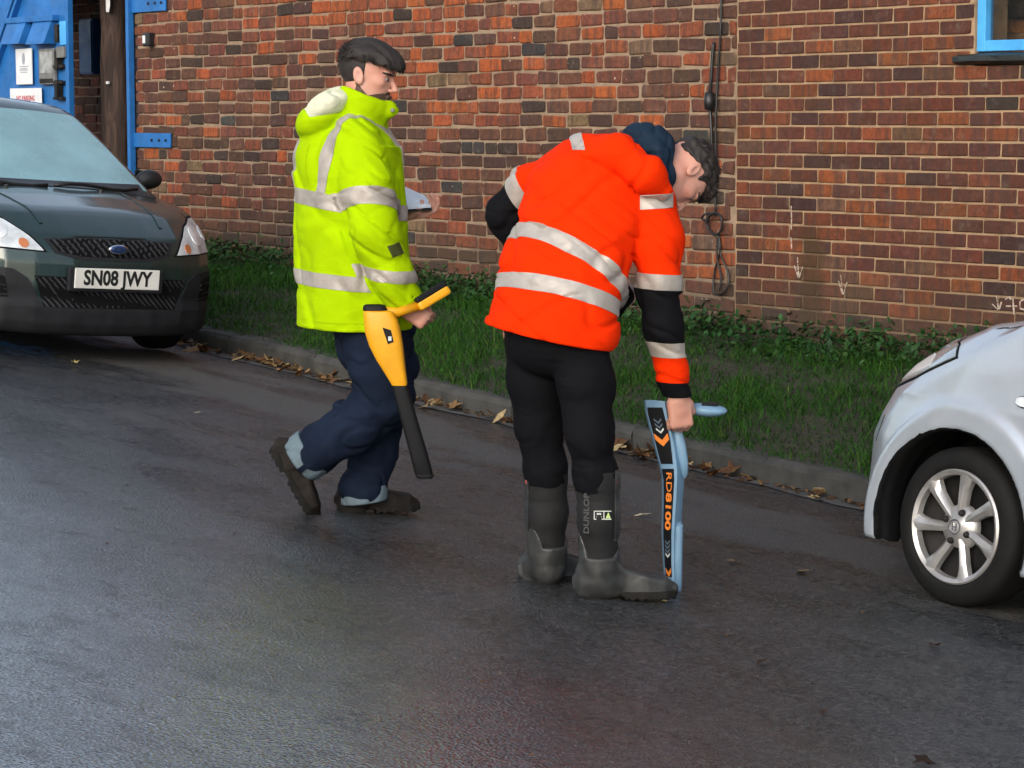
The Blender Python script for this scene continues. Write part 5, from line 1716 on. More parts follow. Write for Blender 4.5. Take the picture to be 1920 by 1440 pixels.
dq = np.stack([0.6 + 0 * sel, RNG.normal(0, 0.6, 2600), -0.1 + 0 * sel], 1) + RNG.normal(0, 0.5, (2600, 3))
strands('hair_strands', Vh[sel] - Nh[sel] * 0.004, dq @ HR2.T + Nh[sel] * 0.4, RNG.uniform(0.010, 0.024, 2600), RNG.uniform(0.0009, 0.0018, 2600), M['hair'], R2, np.zeros(3), 0.25)

slR2 = [J(1222, 375, 0.19), J(1232, 450, 0.17), J(1233, 530, 0.16), J(1242, 610, 0.16), J(1260, 695, 0.19), J(1270, 742, 0.20)]
rR2 = [0.082, 0.080, 0.068, 0.064, 0.052, 0.043]
slL2 = [J(1062, 318, 0.34), J(992, 352, 0.42), e2L, J(985, 455, 0.50), k2L]; rL2 = [0.078, 0.070, 0.066, 0.062, 0.055]
def torso2(P): return etube(P, sp2, w2, d2, lat2)
hem_n = A3(0.10, 0.0, 1.0) / np.linalg.norm(A3(0.10, 0.0, 1.0))
def jacket2(P):
    d = torso2(P)
    d = smin(d, ell(P, J(1112, 352, 0.24), (0.20, 0.16, 0.125)), 0.06)
    d = smin(d, ell(P, J(1146, 546, 0.18), (0.062, 0.10, 0.072)), 0.035)        # front hanging away from the body
    f_ = (P - J(1160, 470, 0)) @ A3(0.7, 0, 0.7)
    d = d - folds(P - np.outer(P[:, 0] * 0.5, [0, 0, 1]), 103, 0.012, (4, 4, 7)) - folds(P + np.outer(P[:, 0] * 0.8, [0, 0, 1]), 107, 0.008, (5, 5, 13), 1.8)
    hv = (P - J(1028, 634, 0)) @ hem_n + 0.10 * (P[:, 0] - J(1028, 634, 0)[0])
    d = smax(d, -hv, 0.006)
    inn = smax(etube(P, sp2, np.array(w2) - 0.042, np.array(d2) - 0.042, lat2), hv - 0.10, 0.01)
    d = smax(d, -inn, 0.004)
    s = chain(P, slR2, rR2, 0.03) - folds(P + np.outer(P[:, 0] * 0.6, [0, 0, 1]), 113, 0.010, (7, 7, 12), 2.0)
    s = smax(s, -(P[:, 2] - slR2[-1][2] + 0.002), 0.006)
    d = smin(d, s, 0.022)
    l = chain(P, slL2, rL2, 0.03) - folds(P, 117, 0.008, (9, 9, 10))
    d = smin(d, l, 0.02)
    # rolled orange hood on the shoulders
    hd = chain(P, [J(1108, 290, 0.17), J(1158, 288, 0.13), J(1208, 326, 0.09), J(1242, 358, 0.11)], [0.048, 0.066, 0.060, 0.030], 0.03) - folds(P, 131, 0.013, (8, 8, 10))
    return smin(d, hd, 0.010)
lo, hi = bounds([J(905, 600, -0.1), J(1150, 660, 0.3), e2L, s2L, slR2[-1], J(1290, 380, 0.2), J(1150, 240, 0.5)], 0.09)
jk2, V, Q = sdf_obj('jacket', jacket2, lo, hi, 0.0065, M['hivis_orange'], R2)
dt = torso2(V); ds = chain(V, slR2, rR2, 0.03); dl = chain(V, slL2, rL2, 0.03)
def pxpy(V):
    """photo pixel columns and rows of points given in this figure's frame"""
    C = V + f2.bc; z = C[:, 2] - CAM_Z
    dd = C[:, 1] * math.cos(PITCH) - z * math.sin(PITCH); u = C[:, 1] * math.sin(PITCH) + z * math.cos(PITCH)
    return 960 + FPX * C[:, 0] / dd, 720 - FPX * u / dd
tors = np.minimum(np.minimum(ds - 0.016, dl - 0.010), 0.06 - np.abs(dt))
# two tapes round the body, following its bend
s_ax = A3(*(sp2[2] - sp2[0])) / np.linalg.norm(sp2[2] - sp2[0])
def ring(c0, nrm, hw): 
    nrm = np.asarray(nrm, float) / np.linalg.norm(nrm)
    t = (V - c0) @ nrm
    return [hw - np.abs(t)]
latv = lambda c: (V - c) @ (LAT0 / np.linalg.norm(LAT0))
c_lo = J(1040, 545, 0.0); bend = lambda k, c: k * (latv(c) ** 2)
n_lo = A3(0.26, 0.25, 0.93); n_lo /= np.linalg.norm(n_lo)
t_lo = (V - c_lo) @ n_lo
patch('reflective_strip', V, Q, [0.0275 - np.abs(t_lo), tors], M['tape'], jk2)
c_hi = J(1068, 462, 0.0); n_hi = A3(0.52, 0.36, 0.78); n_hi /= np.linalg.norm(n_hi)
t_hi = (V - c_hi) @ n_hi
patch('reflective_strip', V, Q, [0.0275 - np.abs(t_hi), tors], M['tape'], jk2)
# right sleeve: tape, black lower sleeve, tape, orange, black cuff
on_r = np.minimum(0.04 - ds, dt - ds + 0.02)
zr = V[:, 2] + 0.06 * (V[:, 0] - slR2[2][0])
Z = lambda py: float(J(1235, py, 0.16)[2])
patch('reflective_strip', V, Q, [zr - Z(541), Z(512) - zr, on_r], M['tape'], jk2)
patch('black_sleeve', V, Q, [zr - Z(642), Z(541) - zr, on_r], M['black_cloth'], jk2, 0.002)
patch('reflective_strip', V, Q, [zr - Z(668), Z(640) - zr, on_r], M['tape'], jk2)
patch('cuff', V, Q, [Z(716) - zr, on_r], M['black_cloth'], jk2, 0.002)
# left sleeve
la = (slL2[2] - slL2[0]); la /= np.linalg.norm(la)
tl = (V - J(978, 352, 0.42)) @ (la * 1.0)
on_l = np.minimum(0.04 - dl, dt - dl + 0.03)
patch('reflective_strip', V, Q, [0.0285 - np.abs(tl), on_l], M['tape'], jk2)
patch('black_sleeve', V, Q, [tl - 0.0285, on_l, dt - 0.002], M['black_cloth'], jk2, 0.002)
# shoulder tapes
ux, uy = pxpy(V); 
Nz = normals_of(V, Q)
tsR = (V - J(1228, 378, 0.1)) @ A3(-0.05, 0, 1.0)
patch('reflective_strip', V, Q, [0.024 - np.abs(tsR), (V - J(1200, 378, 0.1)) @ A3(1, 0, 0), 0.06 - (V - J(1228, 378, 0.1)) @ A3(1, 0, 0), 0.30 - V[:, 1]], M['tape'], jk2)
tsL = (V - J(1083, 270, 0.2)) @ A3(1.0, 0.0, 0.15)
patch('reflective_strip', V, Q, [0.020 - np.abs(tsL), (V - J(1083, 281, 0.2)) @ A3(0, 0, 1), dl + 0.05], M['tape'], jk2)
# dark front flap edge
def flap(P): return smax(chain(P, [J(1160, 515, 0.24), J(1172, 556, 0.24), J(1156, 588, 0.22)], [0.020, 0.026, 0.018], 0.02), -ell(P, J(1140, 545, 0.20), (0.066, 0.09, 0.08)) - 1, 0.01)
sdf_obj('front_flap', flap, J(1150, 590, 0.1) - 0.05, J(1180, 510, 0.4) + 0.05, 0.006, M['black_cloth'], jk2)
# navy hood of the garment beneath
def hoodie(P):
    d = chain(P, [J(1190, 268, 0.28), J(1222, 280, 0.26), J(1243, 332, 0.24), J(1248, 380, 0.24)], [0.058, 0.074, 0.052, 0.026], 0.04)
    d = smin(d, chain(P, [J(1190, 266, 0.38), J(1222, 276, 0.42), J(1248, 335, 0.42)], [0.056, 0.068, 0.045], 0.04), 0.05)
    d = d - folds(P, 141, 0.012, (10, 10, 10)) - folds(P, 149, 0.005, (24, 24, 16))
    return smax(d, -ell(P, hc2 + A3(0.02, 0, 0.0), (0.105, 0.13, 0.12)), 0.012)
ho, Vo, Qo = sdf_obj('navy_hood', hoodie, J(1160, 430, 0.1) - 0.03, J(1290, 215, 0.6) + 0.03, 0.006, M['navy_cloth'], R2)

def trousers2(P):
    d = etube(P, [J(1038, 636, 0.06), J(1034, 600, 0.07), J(1040, 560, 0.08)], [0.170, 0.172, 0.165], [0.128, 0.126, 0.12], A3(0.85, -0.52, 0))
    lr = chain(P, [h2R, J(1098, 720, -0.01), n2R, J(1116, 890, -0.02), J(1118, 960, -0.01)], [0.094, 0.094, 0.075, 0.071, 0.057], 0.03)
    ll = chain(P, [h2L, J(1004, 710, 0.15), n2L, J(1024, 880, 0.17), J(1024, 950, 0.18)], [0.088, 0.089, 0.073, 0.070, 0.056], 0.03)
    wr = np.exp(-((P[:, 2] - J(1100, 840)[2]) / 0.10) ** 2)
    lr = lr - folds(P, 161, 0.006, (6, 6, 4)) - folds(P, 163, 0.005, (9, 9, 11), 1.5) * wr
    ll = ll - folds(P, 171, 0.006, (6, 6, 4)) - folds(P, 173, 0.005, (9, 9, 11), 1.5) * wr
    return smin(smin(d, lr, 0.02), ll, 0.015)
lo, hi = bounds([J(940, 570, -0.1), J(1150, 960, 0.3)], 0.06)
sdf_obj('trousers', trousers2, lo, hi, 0.0065, M['black_cloth'], R2)

def rubber_boot(ankle_px, toe, shaft, letters):
    """tall boot: neoprene shaft, grey rubber foot with rising guards, cleated sole"""
    R = boot_frame(toe, (0, 0, 1))
    c = np.asarray(ankle_px, float) * A3(1, 1, 0)
    sx = [np.asarray(p, float) for p in shaft]
    corners = [c + R @ np.array([x, y, z]) for x in (-0.04, 0.32) for y in (-0.09, 0.09) for z in (-0.01, 0.12)] + [s + A3(dx, dy, 0) for s in sx for dx in (-0.1, 0.1) for dy in (-0.1, 0.1)]
    lo, hi = bounds(corners, 0.01); hi[2] = sx[-1][2] + 0.03
    def sh(P):
        d = chain(P, sx, [0.058, 0.066, 0.073], 0.03) - folds(P, 181, 0.004, (8, 8, 14))
        d = smax(d, (P[:, 2] - sx[-1][2]), 0.006)
        return d
    def ft(P):
        q = (P - c) @ R
        d = foot_d(q, 0.298, 0.054, 0.100)
        leg = chain(P, [sx[0] - A3(0, 0, 0.06), sx[0], sx[1]], [0.064, 0.0635, 0.071], 0.02)
        hgt = P[:, 2]
        # the guard rises at the heel and on the shin, dips at the sides
        ang = np.arctan2((P - sx[0]) @ R[:, 1], (P - sx[0]) @ R[:, 0])
        lim = sx[0][2] + 0.015 + 0.085 * np.clip(-np.cos(ang) - 0.72, 0, 1) / 0.28 + 0.03 * np.clip(np.cos(ang) - 0.6, 0, 1) / 0.4
        leg = smax(leg, hgt - lim, 0.004)
        d = smin(d, leg, 0.035)
        return d - vnoise(P, 22, 7) * 0.003
    b, Vs, Qs = sdf_obj('boot', sh, lo, hi, 0.006, M['neoprene'], R2)
    sdf_obj('rubber_foot', ft, lo, hi, 0.006, M['grey_rubber'], b)
    def so(P): return sole_d((P - c) @ R, 0.306, 0.057)
    sdf_obj('sole', so, lo, hi, 0.006, M['boot_sole'], b)
    return b, Vs, Qs, R, c
bR, VsR, QsR, RbR, cR = rubber_boot(J(1092, 1116, 0.0), (0.95, 0.12, 0), [J(1124, 1050, 0.0), J(1122, 970, -0.01), J(1118, 880, -0.02)], True)
bL, VsL, QsL, RbL, cL = rubber_boot(J(986, 1090, 0.22), (0.80, 0.52, 0), [J(1026, 1030, 0.19), J(1026, 960, 0.18), J(1024, 885, 0.17)], False)
for (b, Vs, Qs, xc, cx, dd) in ((bR, VsR, QsR, 1156, 1120, -0.08), (bL, VsL, QsL, 988, 1024, 0.10)):
    e = J(xc, 900, 0); fr_ = Vs[:, 1] < (dd + 0.08)
    patch('pull_strip', Vs, Qs, [0.008 - np.abs(Vs[:, 0] - e[0]), (dd + 0.09) - Vs[:, 1], Vs[:, 2] - float(J(xc, 1010)[2])], M['grey_rubber'], b, 0.004)
    t = MB().box((0, 0, 0), (0.010, 0.006, 0.014), 0.002).build('red_tab', simple('red_tab', (0.35, 0.05, 0.03), 0.6), b)
    t.location = tuple(J(xc + (-1 if xc > 1000 else 0), 904, dd - 0.0 + (0.02 if xc > 1000 else 0.04)))
M['boot_print'] = simple('grey_boot_print', (0.055, 0.055, 0.058), 0.6, var=0.1)
M['pale_print'] = simple('pale_boot_print', (0.55, 0.57, 0.52), 0.6, var=0.1)
t = text_obj('DUNLOP', 0.027, M['boot_print'], bR, bold=0.0006, xs=1.2)
t.rotation_euler = (math.pi / 2, -math.pi / 2, 0); t.rotation_euler = Matrix(((0, 0, -0.55), (0, 0, -0.83), (0, 0, 0))).to_euler() if False else (math.radians(90), math.radians(-90), math.radians(-28))
t.location = tuple(J(1100, 963, -0.076))
lb = empty('size_label', tuple(J(1130, 966, -0.085))); lb.parent = bR
fr2 = MB()
for (a, b2, w_, h_) in ((0, 0.013, 0.056, 0.003), (0, -0.013, 0.056, 0.003), (-0.027, 0, 0.003, 0.028), (0.004, 0, 0.003, 0.024), (0.027, 0, 0.003, 0.0)):
    if h_ > 0: fr2.box((a, 0, b2), (w_, 0.0015, h_))
fr2.box((-0.012, 0, 0.004), (0.014, 0.0015, 0.006)).box((-0.012, 0, -0.005), (0.018, 0.0015, 0.004))
fr2.build('label_frame', M['pale_print'], lb)
mesh_obj('label_triangle', [(0.010, -0.001, -0.010), (0.026, -0.001, -0.010), (0.018, -0.001, 0.010), (0.010, 0.001, -0.010), (0.026, 0.001, -0.010), (0.018, 0.001, 0.010)], [(0, 1, 2), (5, 4, 3), (0, 3, 4, 1), (1, 4, 5, 2), (2, 5, 3, 0)], simple('label_green', (0.45, 0.60, 0.20), 0.6), lb)

# ------------------------------------------------------------------ things they carry
M['tool_yellow'] = simple('yellow_tool_plastic', (0.78, 0.36, 0.006), 0.42, var=0.12, vscale=10, bscale=90, bstr=0.1, bdist=0.001)
M['tool_blue'] = simple('pale_blue_tool_plastic', (0.17, 0.30, 0.43), 0.45, var=0.10, vscale=8, bscale=120, bstr=0.12, bdist=0.001)
M['tool_black'] = simple('black_tool_panel', (0.006, 0.0065, 0.008), 0.55, var=0.15, vscale=14, spec=0.2)
M['tool_orange'] = simple('orange_print', (0.85, 0.24, 0.03), 0.5, var=0.06)
M['tool_white'] = simple('pale_print', (0.62, 0.66, 0.64), 0.5, var=0.06)
M['tool_dim'] = simple('faded_blue_print', (0.10, 0.14, 0.18), 0.5, var=0.06)
M['paper'] = simple('white_paper', (0.74, 0.78, 0.84), 0.8, var=0.05)

def loft(name, secs, mat, parent, n=20, power=4.0, caps=True):
    """rounded-rectangle sections: (centre, half-width along camera x, half-depth, axis tilt)"""
    vs, fs = [], []
    for (c, hw, hd) in secs:
        for k in range(n):
            a = 2 * math.pi * k / n
            ca, sa = math.cos(a), math.sin(a)
            vs.append((c[0] + hw * math.copysign(abs(ca) ** (2 / power), ca), c[1] + hd * math.copysign(abs(sa) ** (2 / power), sa), c[2]))
    m_ = len(secs)
    for i in range(m_ - 1):
        for k in range(n):
            fs.append((i * n + k, i * n + (k + 1) % n, (i + 1) * n + (k + 1) % n, (i + 1) * n + k))
    if caps: fs += [tuple(range(n)), tuple((m_ - 1) * n + k for k in range(n - 1, -1, -1))]
    mb = MB(); mb.add(vs, fs)
    o = mb.build(name, mat, parent, True)
    return auto_smooth(o, 40)

J = f1.J
det = empty('cable_detector', tuple(f1.base), YAW, 'yellow and black cable detector carried by the man in yellow', 'detector')
kx = 1 / (FPX / f1.bc[1])
def S1(px, py, hw, hd, dd=-0.30): return (J(px, py, dd), hw * kx, hd)
loft('housing', [S1(706, 581, 22, 0.030), S1(709, 584, 27, 0.037), S1(714, 600, 31, 0.042), S1(718, 622, 33, 0.043), S1(724, 648, 31, 0.041), S1(732, 674, 26, 0.037), S1(741, 698, 20, 0.032), S1(748, 717, 15.5, 0.027), S1(749, 722, 14, 0.025)], M['tool_yellow'], det)
loft('top_cap', [S1(701, 571, 16, 0.026), S1(702, 573, 20, 0.032), S1(704, 581, 23, 0.034), S1(705, 583, 22, 0.03)], M['tool_black'], det)
loft('blade', [S1(749, 720, 14, 0.022), S1(752, 733, 15, 0.024), S1(768, 790, 15.5, 0.024), S1(785, 850, 16.5, 0.025), S1(794, 885, 17, 0.025), S1(796, 892, 15, 0.022)], M['tool_black'], det)
loft('tip', [S1(795.5, 889, 17.4, 0.026), S1(796.5, 893, 17, 0.0255), S1(797, 897, 13, 0.02)], M['black_plastic'], det)
mb = MB()
pa = [(717, 614), (733, 619), (738, 641), (727, 645)]
vs = [J(a, b2, -0.30 - 0.0445) for a, b2 in pa] + [J(a, b2, -0.30 - 0.036) for a, b2 in pa]
mesh_obj('switch_panel', vs, [(3, 2, 1, 0), (4, 5, 6, 7), (0, 1, 5, 4), (1, 2, 6, 5), (2, 3, 7, 6), (3, 0, 4, 7)], M['tool_black'], det)
MB().box(tuple(J(731, 635, -0.346)), (0.012, 0.004, 0.016), 0.001).build('button', M['tool_white'], det)
# handle running forward from the top, display at its end
hA, hB, hC2 = J(716, 584, -0.30), J(782, 574, -0.26), J(838, 540, -0.22)
mb = MB(); mb.tube([tuple(hA), tuple(J(745, 586, -0.28)), tuple(hB)], [0.020, 0.018, 0.018], 12); mb.build('handle', M['tool_yellow'], det, True)
hd_ = (hC2 - hB); Lh = np.linalg.norm(hd_); Rm = Matrix([tuple(r) for r in frame(hd_, A3(0, 1, 0))])
mb = MB(); mb.box(tuple((hB + hC2) / 2 + A3(0.002, 0, -0.006)), (0.070, 0.034, Lh * 1.02), 0.010, Rm); mb.build('display_housing', M['tool_yellow'], det)
mb = MB(); mb.box(tuple((hB + hC2) / 2 + A3(-0.008, 0, 0.016)), (0.064, 0.022, Lh * 1.0), 0.006, Rm); mb.build('display', M['tool_black'], det)

# clipboard held in his other hand
cb = empty('clipboard', tuple(f1.base), YAW, 'dark clipboard with white papers held by the man in yellow', 'clipboard')
def quad_slab(name, P4, th, mat, parent):
    P4 = [np.asarray(p, float) for p in P4]
    n_ = np.cross(P4[1] - P4[0], P4[2] - P4[0]); n_ /= np.linalg.norm(n_)
    vs = P4 + [p + n_ * th for p in P4]
    return MB().add(vs, [(0, 1, 2, 3), (7, 6, 5, 4), (0, 4, 5, 1), (1, 5, 6, 2), (2, 6, 7, 3), (3, 7, 4, 0)]).build(name, mat, parent)
P4 = [J(735, 398, 0.12), J(810, 392, 0.16), J(806, 378, 0.46), J(728, 348, 0.42)]
quad_slab('board', P4, -0.005, M['black_plastic'], cb)
up = A3(0, 0, 0.006)
quad_slab('paper', [P4[0] + up, P4[1] + up - A3(0.004, 0, 0), P4[2] + up * 2, P4[3] + up * 2], 0.003, M['paper'], cb)
quad_slab('paper', [P4[0] + up * 1.8, P4[1] + up * 1.8 - A3(0.014, 0, 0), P4[2] + up * 3.5 - A3(0.02, 0, 0), P4[3] + up * 3.5], 0.003, M['paper'], cb)

# the pale blue locator
J = f2.J
D2 = float(at_road(1262, 1108)[0]) ; pl_ = at_road(1262, 1106)
dl_ = (-pl_[0] * SN + pl_[1] * CS) - f2.bc[1]
loc = empty('cable_locator', tuple(pl_), YAW, 'pale blue and black locator with orange lettering standing on the road', 'locator')
off = np.array([pl_[0] * CS + pl_[1] * SN, -pl_[0] * SN + pl_[1] * CS, pl_[2]]) - f2.bc
def G(px, py, dy=0.0): return J(px, py, dl_ + dy) - off
# body: black front face edge, blue side (outline in the picture plane, thickness in depth with a rotated front)
left = [(1207, 750), (1210, 775), (1222, 822), (1234, 866), (1240, 890), (1241, 930), (1240, 1000), (1243, 1060), (1247, 1100)]
mid = [(1244, 752), (1250, 785), (1262, 835), (1266, 868), (1268, 890), (1266, 930), (1262, 1000), (1262, 1060), (1264, 1102)]
right = [(1252, 756), (1262, 785), (1278, 835), (1284, 866), (1284, 890), (1281, 930), (1277, 1000), (1275, 1060), (1274, 1100)]
vs, fs = [], []
n8 = 10
for (l, m_, r_) in zip(left, mid, right):
    P = [G(*l, 0.02), G(l[0] + 3, l[1], -0.012), G((l[0] + m_[0]) / 2, l[1], -0.026), G(m_[0] - 3, m_[1], -0.036), G(m_[0] + 2, m_[1], -0.036), G(r_[0] - 3, r_[1], 0.010), G(*r_, 0.03), G(r_[0] - 4, r_[1], 0.075), G((l[0] + r_[0]) / 2, l[1], 0.10), G(l[0] + 2, l[1], 0.07)]
    vs += P
for i in range(len(left) - 1):
    for k in range(n8):
        fs.append((i * n8 + k, i * n8 + (k + 1) % n8, (i + 1) * n8 + (k + 1) % n8, (i + 1) * n8 + k))
fs += [tuple(range(n8)), tuple((len(left) - 1) * n8 + k for k in range(n8 - 1, -1, -1))]
o = MB().add(vs, fs).build('casing', M['tool_blue'], loc, True)
bm = bmesh.new(); bm.from_mesh(o.data); bmesh.ops.subdivide_edges(bm, edges=bm.edges[:], cuts=1, smooth=0.0); bm.to_mesh(o.data); bm.free(); auto_smooth(o, 32)
def face_pt(t, u, lift=0.003):
    """point on the front face: t 0..1 from top to foot (by row), u 0..1 across"""
    ys = [p[1] for p in left]
    y = ys[0] + (ys[-1] - ys[0]) * t
    lx = np.interp(y, ys, [p[0] for p in left]) + 3; mx = np.interp(y, ys, [p[0] for p in mid]) - 3
    return G(lx + (mx - lx) * u, y, -0.012 + (-0.024) * u - lift)
def face_quad(name, t0, t1, u0, u1, mat, parent, lift, n=10):
    vs, fs = [], []
    for i in range(n + 1):
        t = t0 + (t1 - t0) * i / n
        for (u, lf) in ((u0, lift), ((u0 + u1) / 2, lift), (u1, lift), (u1, -0.004), (u0, -0.004)):
            vs.append(face_pt(t, u, lf))
    for i in range(n):
        for k in range(5):
            fs.append((i * 5 + k, i * 5 + (k + 1) % 5, (i + 1) * 5 + (k + 1) % 5, (i + 1) * 5 + k))
    fs += [tuple(range(5)), tuple(n * 5 + k for k in range(4, -1, -1))]
    return MB().add(vs, fs).build(name, mat, parent)
tt = lambda py: (py - 750) / 350.0
pan = face_quad('label_panel', tt(764), tt(870), 0.05, 0.93, M['tool_black'], loc, 0.003)
pan2 = face_quad('label_panel', tt(879), tt(1082), 0.03, 0.97, M['tool_black'], loc, 0.003)
def chevron(py, half, thick, mat, parent, u0=0.10, u1=0.88):
    um = (u0 + u1) / 2
    P = [(tt(py), u0), (tt(py + half), um), (tt(py), u1), (tt(py + thick), u1), (tt(py + half + thick), um), (tt(py + thick), u0)]
    top = [face_pt(a, b2, 0.0045) for a, b2 in P]; bot = [face_pt(a, b2, 0.002) for a, b2 in P]
    MB().add(top + bot, [(0, 1, 4, 5), (1, 2, 3, 4), (6, 11, 10, 7), (7, 10, 9, 8)] + [(i, i + 6, (i + 1) % 6 + 6, (i + 1) % 6) for i in range(6)]).build('chevron', mat, parent)
for py, mt in ((784, 'tool_dim'), (793, 'tool_dim'), (802, 'tool_white')):
    chevron(py, 7, 4, M[mt], pan, 0.28, 0.70)
chevron(812, 13, 12, M['tool_orange'], pan, 0.08, 0.86)
for py, mt in ((1012, 'tool_dim'), (1020, 'tool_dim'), (1028, 'tool_dim'), (1036, 'tool_white')):
    chevron(py, 6, 4, M[mt], pan2, 0.2, 0.8)
chevron(1064, 9, 9, M['tool_orange'], pan2, 0.12, 0.9)
# lettering runs down the panel
def down_text(body, py0, py1, size, mat, parent, bold):
    t = text_obj(body, size, mat, parent, bold=bold, xs=1.0, align='CENTER')
    c = (face_pt(tt((py0 + py1) / 2), 0.5, 0.0045))
    dn = face_pt(tt(py1), 0.5) - face_pt(tt(py0), 0.5); Lp = np.linalg.norm(dn)
    xx = Vector(dn / Lp); yy = Vector(face_pt(tt((py0 + py1) / 2), 1.0) - face_pt(tt((py0 + py1) / 2), 0.0)).normalized()
    zz_ = xx.cross(yy).normalized(); yy = zz_.cross(xx)
    co_ = np.empty(len(t.data.vertices) * 3, np.float32); t.data.vertices.foreach_get('co', co_); co_ = co_.reshape(-1, 3)
    wd = co_[:, 0].max() - co_[:, 0].min()
    t.matrix_local = Matrix.Translation(Vector(c)) @ Matrix((xx, yy, zz_)).transposed().to_4x4() @ Matrix.Diagonal((Lp / wd, 1, 1, 1))
    return t
down_text('RD', 886, 922, 0.030, M['tool_orange'], pan2, 0.0)
down_text('8100', 924, 994, 0.030, M['tool_orange'], pan2, 0.0010)
# raised pads on the side and the battery hatch
def pad(name, pts, mat, d0=-0.02):
    secs = [(G(x_, y_, d_), hw * kx * 0.87, hd_) for (x_, y_, d_, hw, hd_) in pts]
    return loft(name, secs, mat, loc, 16, 3.0)
pad('side_pad', [(1263, 790, 0.02, 4, 0.012), (1268, 800, 0.01, 9, 0.024), (1275, 835, 0.005, 12, 0.030), (1281, 866, 0.005, 10, 0.030), (1283, 888, 0.008, 7, 0.022), (1283, 896, 0.012, 3, 0.01)], M['tool_blue'])
pad('battery_hatch', [(1272, 978, 0.006, 5, 0.012), (1272, 984, 0.0, 9, 0.028), (1270, 1040, 0.0, 10, 0.032), (1270, 1095, 0.0, 9, 0.032), (1271, 1107, 0.004, 7, 0.02)], M['tool_blue'])
pad('foot', [(1260, 1099, 0.02, 14, 0.04), (1261, 1106, 0.02, 13, 0.036), (1261, 1109, 0.02, 10, 0.03)], M['black_plastic'])
pa_, pb_ = G(1250, 764, 0.015), G(1305, 766, 0.015)
MB().tube([tuple(G(1246, 762, 0.02)), tuple(pa_), tuple(pb_)], [0.020, 0.019, 0.019], 14).build('handle', M['tool_blue'], loc, True)
secs = []
for (x_, y_, hw_, hd_) in ((1300, 766, 0.016, 0.030), (1306, 767, 0.021, 0.042), (1325, 769, 0.023, 0.048), (1345, 770, 0.019, 0.044), (1358, 770, 0.012, 0.030), (1363, 770, 0.004, 0.012)):
    c = G(x_, y_, 0.015)
    secs.append([c + A3(0, hd_ * math.cos(a) , hw_ * math.sin(a)) for a in np.linspace(0, 2 * math.pi, 16, endpoint=False)])
vs = [p for s in secs for p in s]
fs = [(i * 16 + k, i * 16 + (k + 1) % 16, (i + 1) * 16 + (k + 1) % 16, (i + 1) * 16 + k) for i in range(5) for k in range(16)] + [tuple(range(16)), tuple(5 * 16 + k for k in range(15, -1, -1))]
MB().add(vs, fs).build('display_head', M['tool_blue'], loc, True)
MB().box(tuple(G(1330, 757.5, 0.015)), (0.055, 0.06, 0.006), 0.002).build('display', M['tool_black'], loc)
# papers under the bent man's arm
pp2 = empty('papers', tuple(f2.base), YAW, 'white papers held under the man in orange', 'papers')
quad_slab('sheet', [J(1150, 520, 0.42), J(1196, 538, 0.30), J(1194, 547, 0.30), J(1172, 548, 0.46)], 0.003, M['paper'], pp2)

# ------------------------------------------------------------------ cars
M['paint_green'] = paint_mat('dark_green_car_paint', (0.009, 0.030, 0.028), 0.3, 0.4)
M['paint_silver'] = paint_mat('pale_silver_car_paint', (0.47, 0.52, 0.575), 0.4, 0.30)
M['bumper_grey'] = simple('grey_bumper_plastic', (0.018, 0.019, 0.022), 0.65, spec=0.2, var=0.25, vscale=10, bscale=160, bstr=0.25, bdist=0.001)
M['grille_black'] = simple('black_grille', (0.004, 0.004, 0.0045), 0.8, var=0.2, spec=0.15)
M['slat_grey'] = simple('dark_grille_slat', (0.035, 0.036, 0.040), 0.4, var=0.2)
M['misted_glass'] = simple('misted_windscreen', (0.20, 0.37, 0.40), 0.22, var=0.16, vscale=3.5, spec=0.8, coat=0.4, rvar=0.1)
M['car_glass'] = simple('dark_car_glass', (0.010, 0.013, 0.014), 0.05, var=0.2, vscale=4, spec=0.8)
M['lamp_lens'] = simple('clear_lamp_lens', (0.60, 0.64, 0.66), 0.12, 0.05, var=0.30, vscale=9, spec=0.9, coat=0.8)
M['lamp_chrome'] = simple('lamp_reflector', (0.80, 0.82, 0.82), 0.15, 0.3, var=0.1)
M['lamp_grey'] = simple('grey_lamp_interior', (0.32, 0.37, 0.39), 0.10, 0.2, var=0.30, vscale=11, spec=0.9, coat=1.0)
M['lamp_sky'] = simple('lamp_sky_reflection', (0.62, 0.72, 0.80), 0.12, 0.3, var=0.15, coat=0.8)  # pale blue paints a sky reflection into the headlamp
M['lamp_amber'] = simple('amber_lamp', (0.50, 0.17, 0.06), 0.25, var=0.1, coat=0.5)
M['plate_white'] = simple('white_number_plate', (0.74, 0.73, 0.68), 0.35, var=0.05)
M['chrome'] = simple('chrome', (0.72, 0.73, 0.74), 0.12, 1.0, var=0.05)
M['badge_blue'] = simple('blue_badge_enamel', (0.010, 0.035, 0.14), 0.25, var=0.1, coat=0.6)
M['tyre'] = simple('tyre_rubber', (0.006, 0.006, 0.006), 0.75, var=0.35, spec=0.25, vscale=18, bscale=60, bstr=0.3, bdist=0.003)
M['alloy'] = simple('silver_wheel_cover', (0.44, 0.43, 0.42), 0.34, 0.6, var=0.28, vscale=9)
M['wheel_dark'] = simple('dark_wheel_back', (0.012, 0.011, 0.011), 0.7, 0.3, var=0.4, vscale=20)
M['gap'] = simple('shut_line', (0.004, 0.004, 0.004), 0.8, var=0.1)

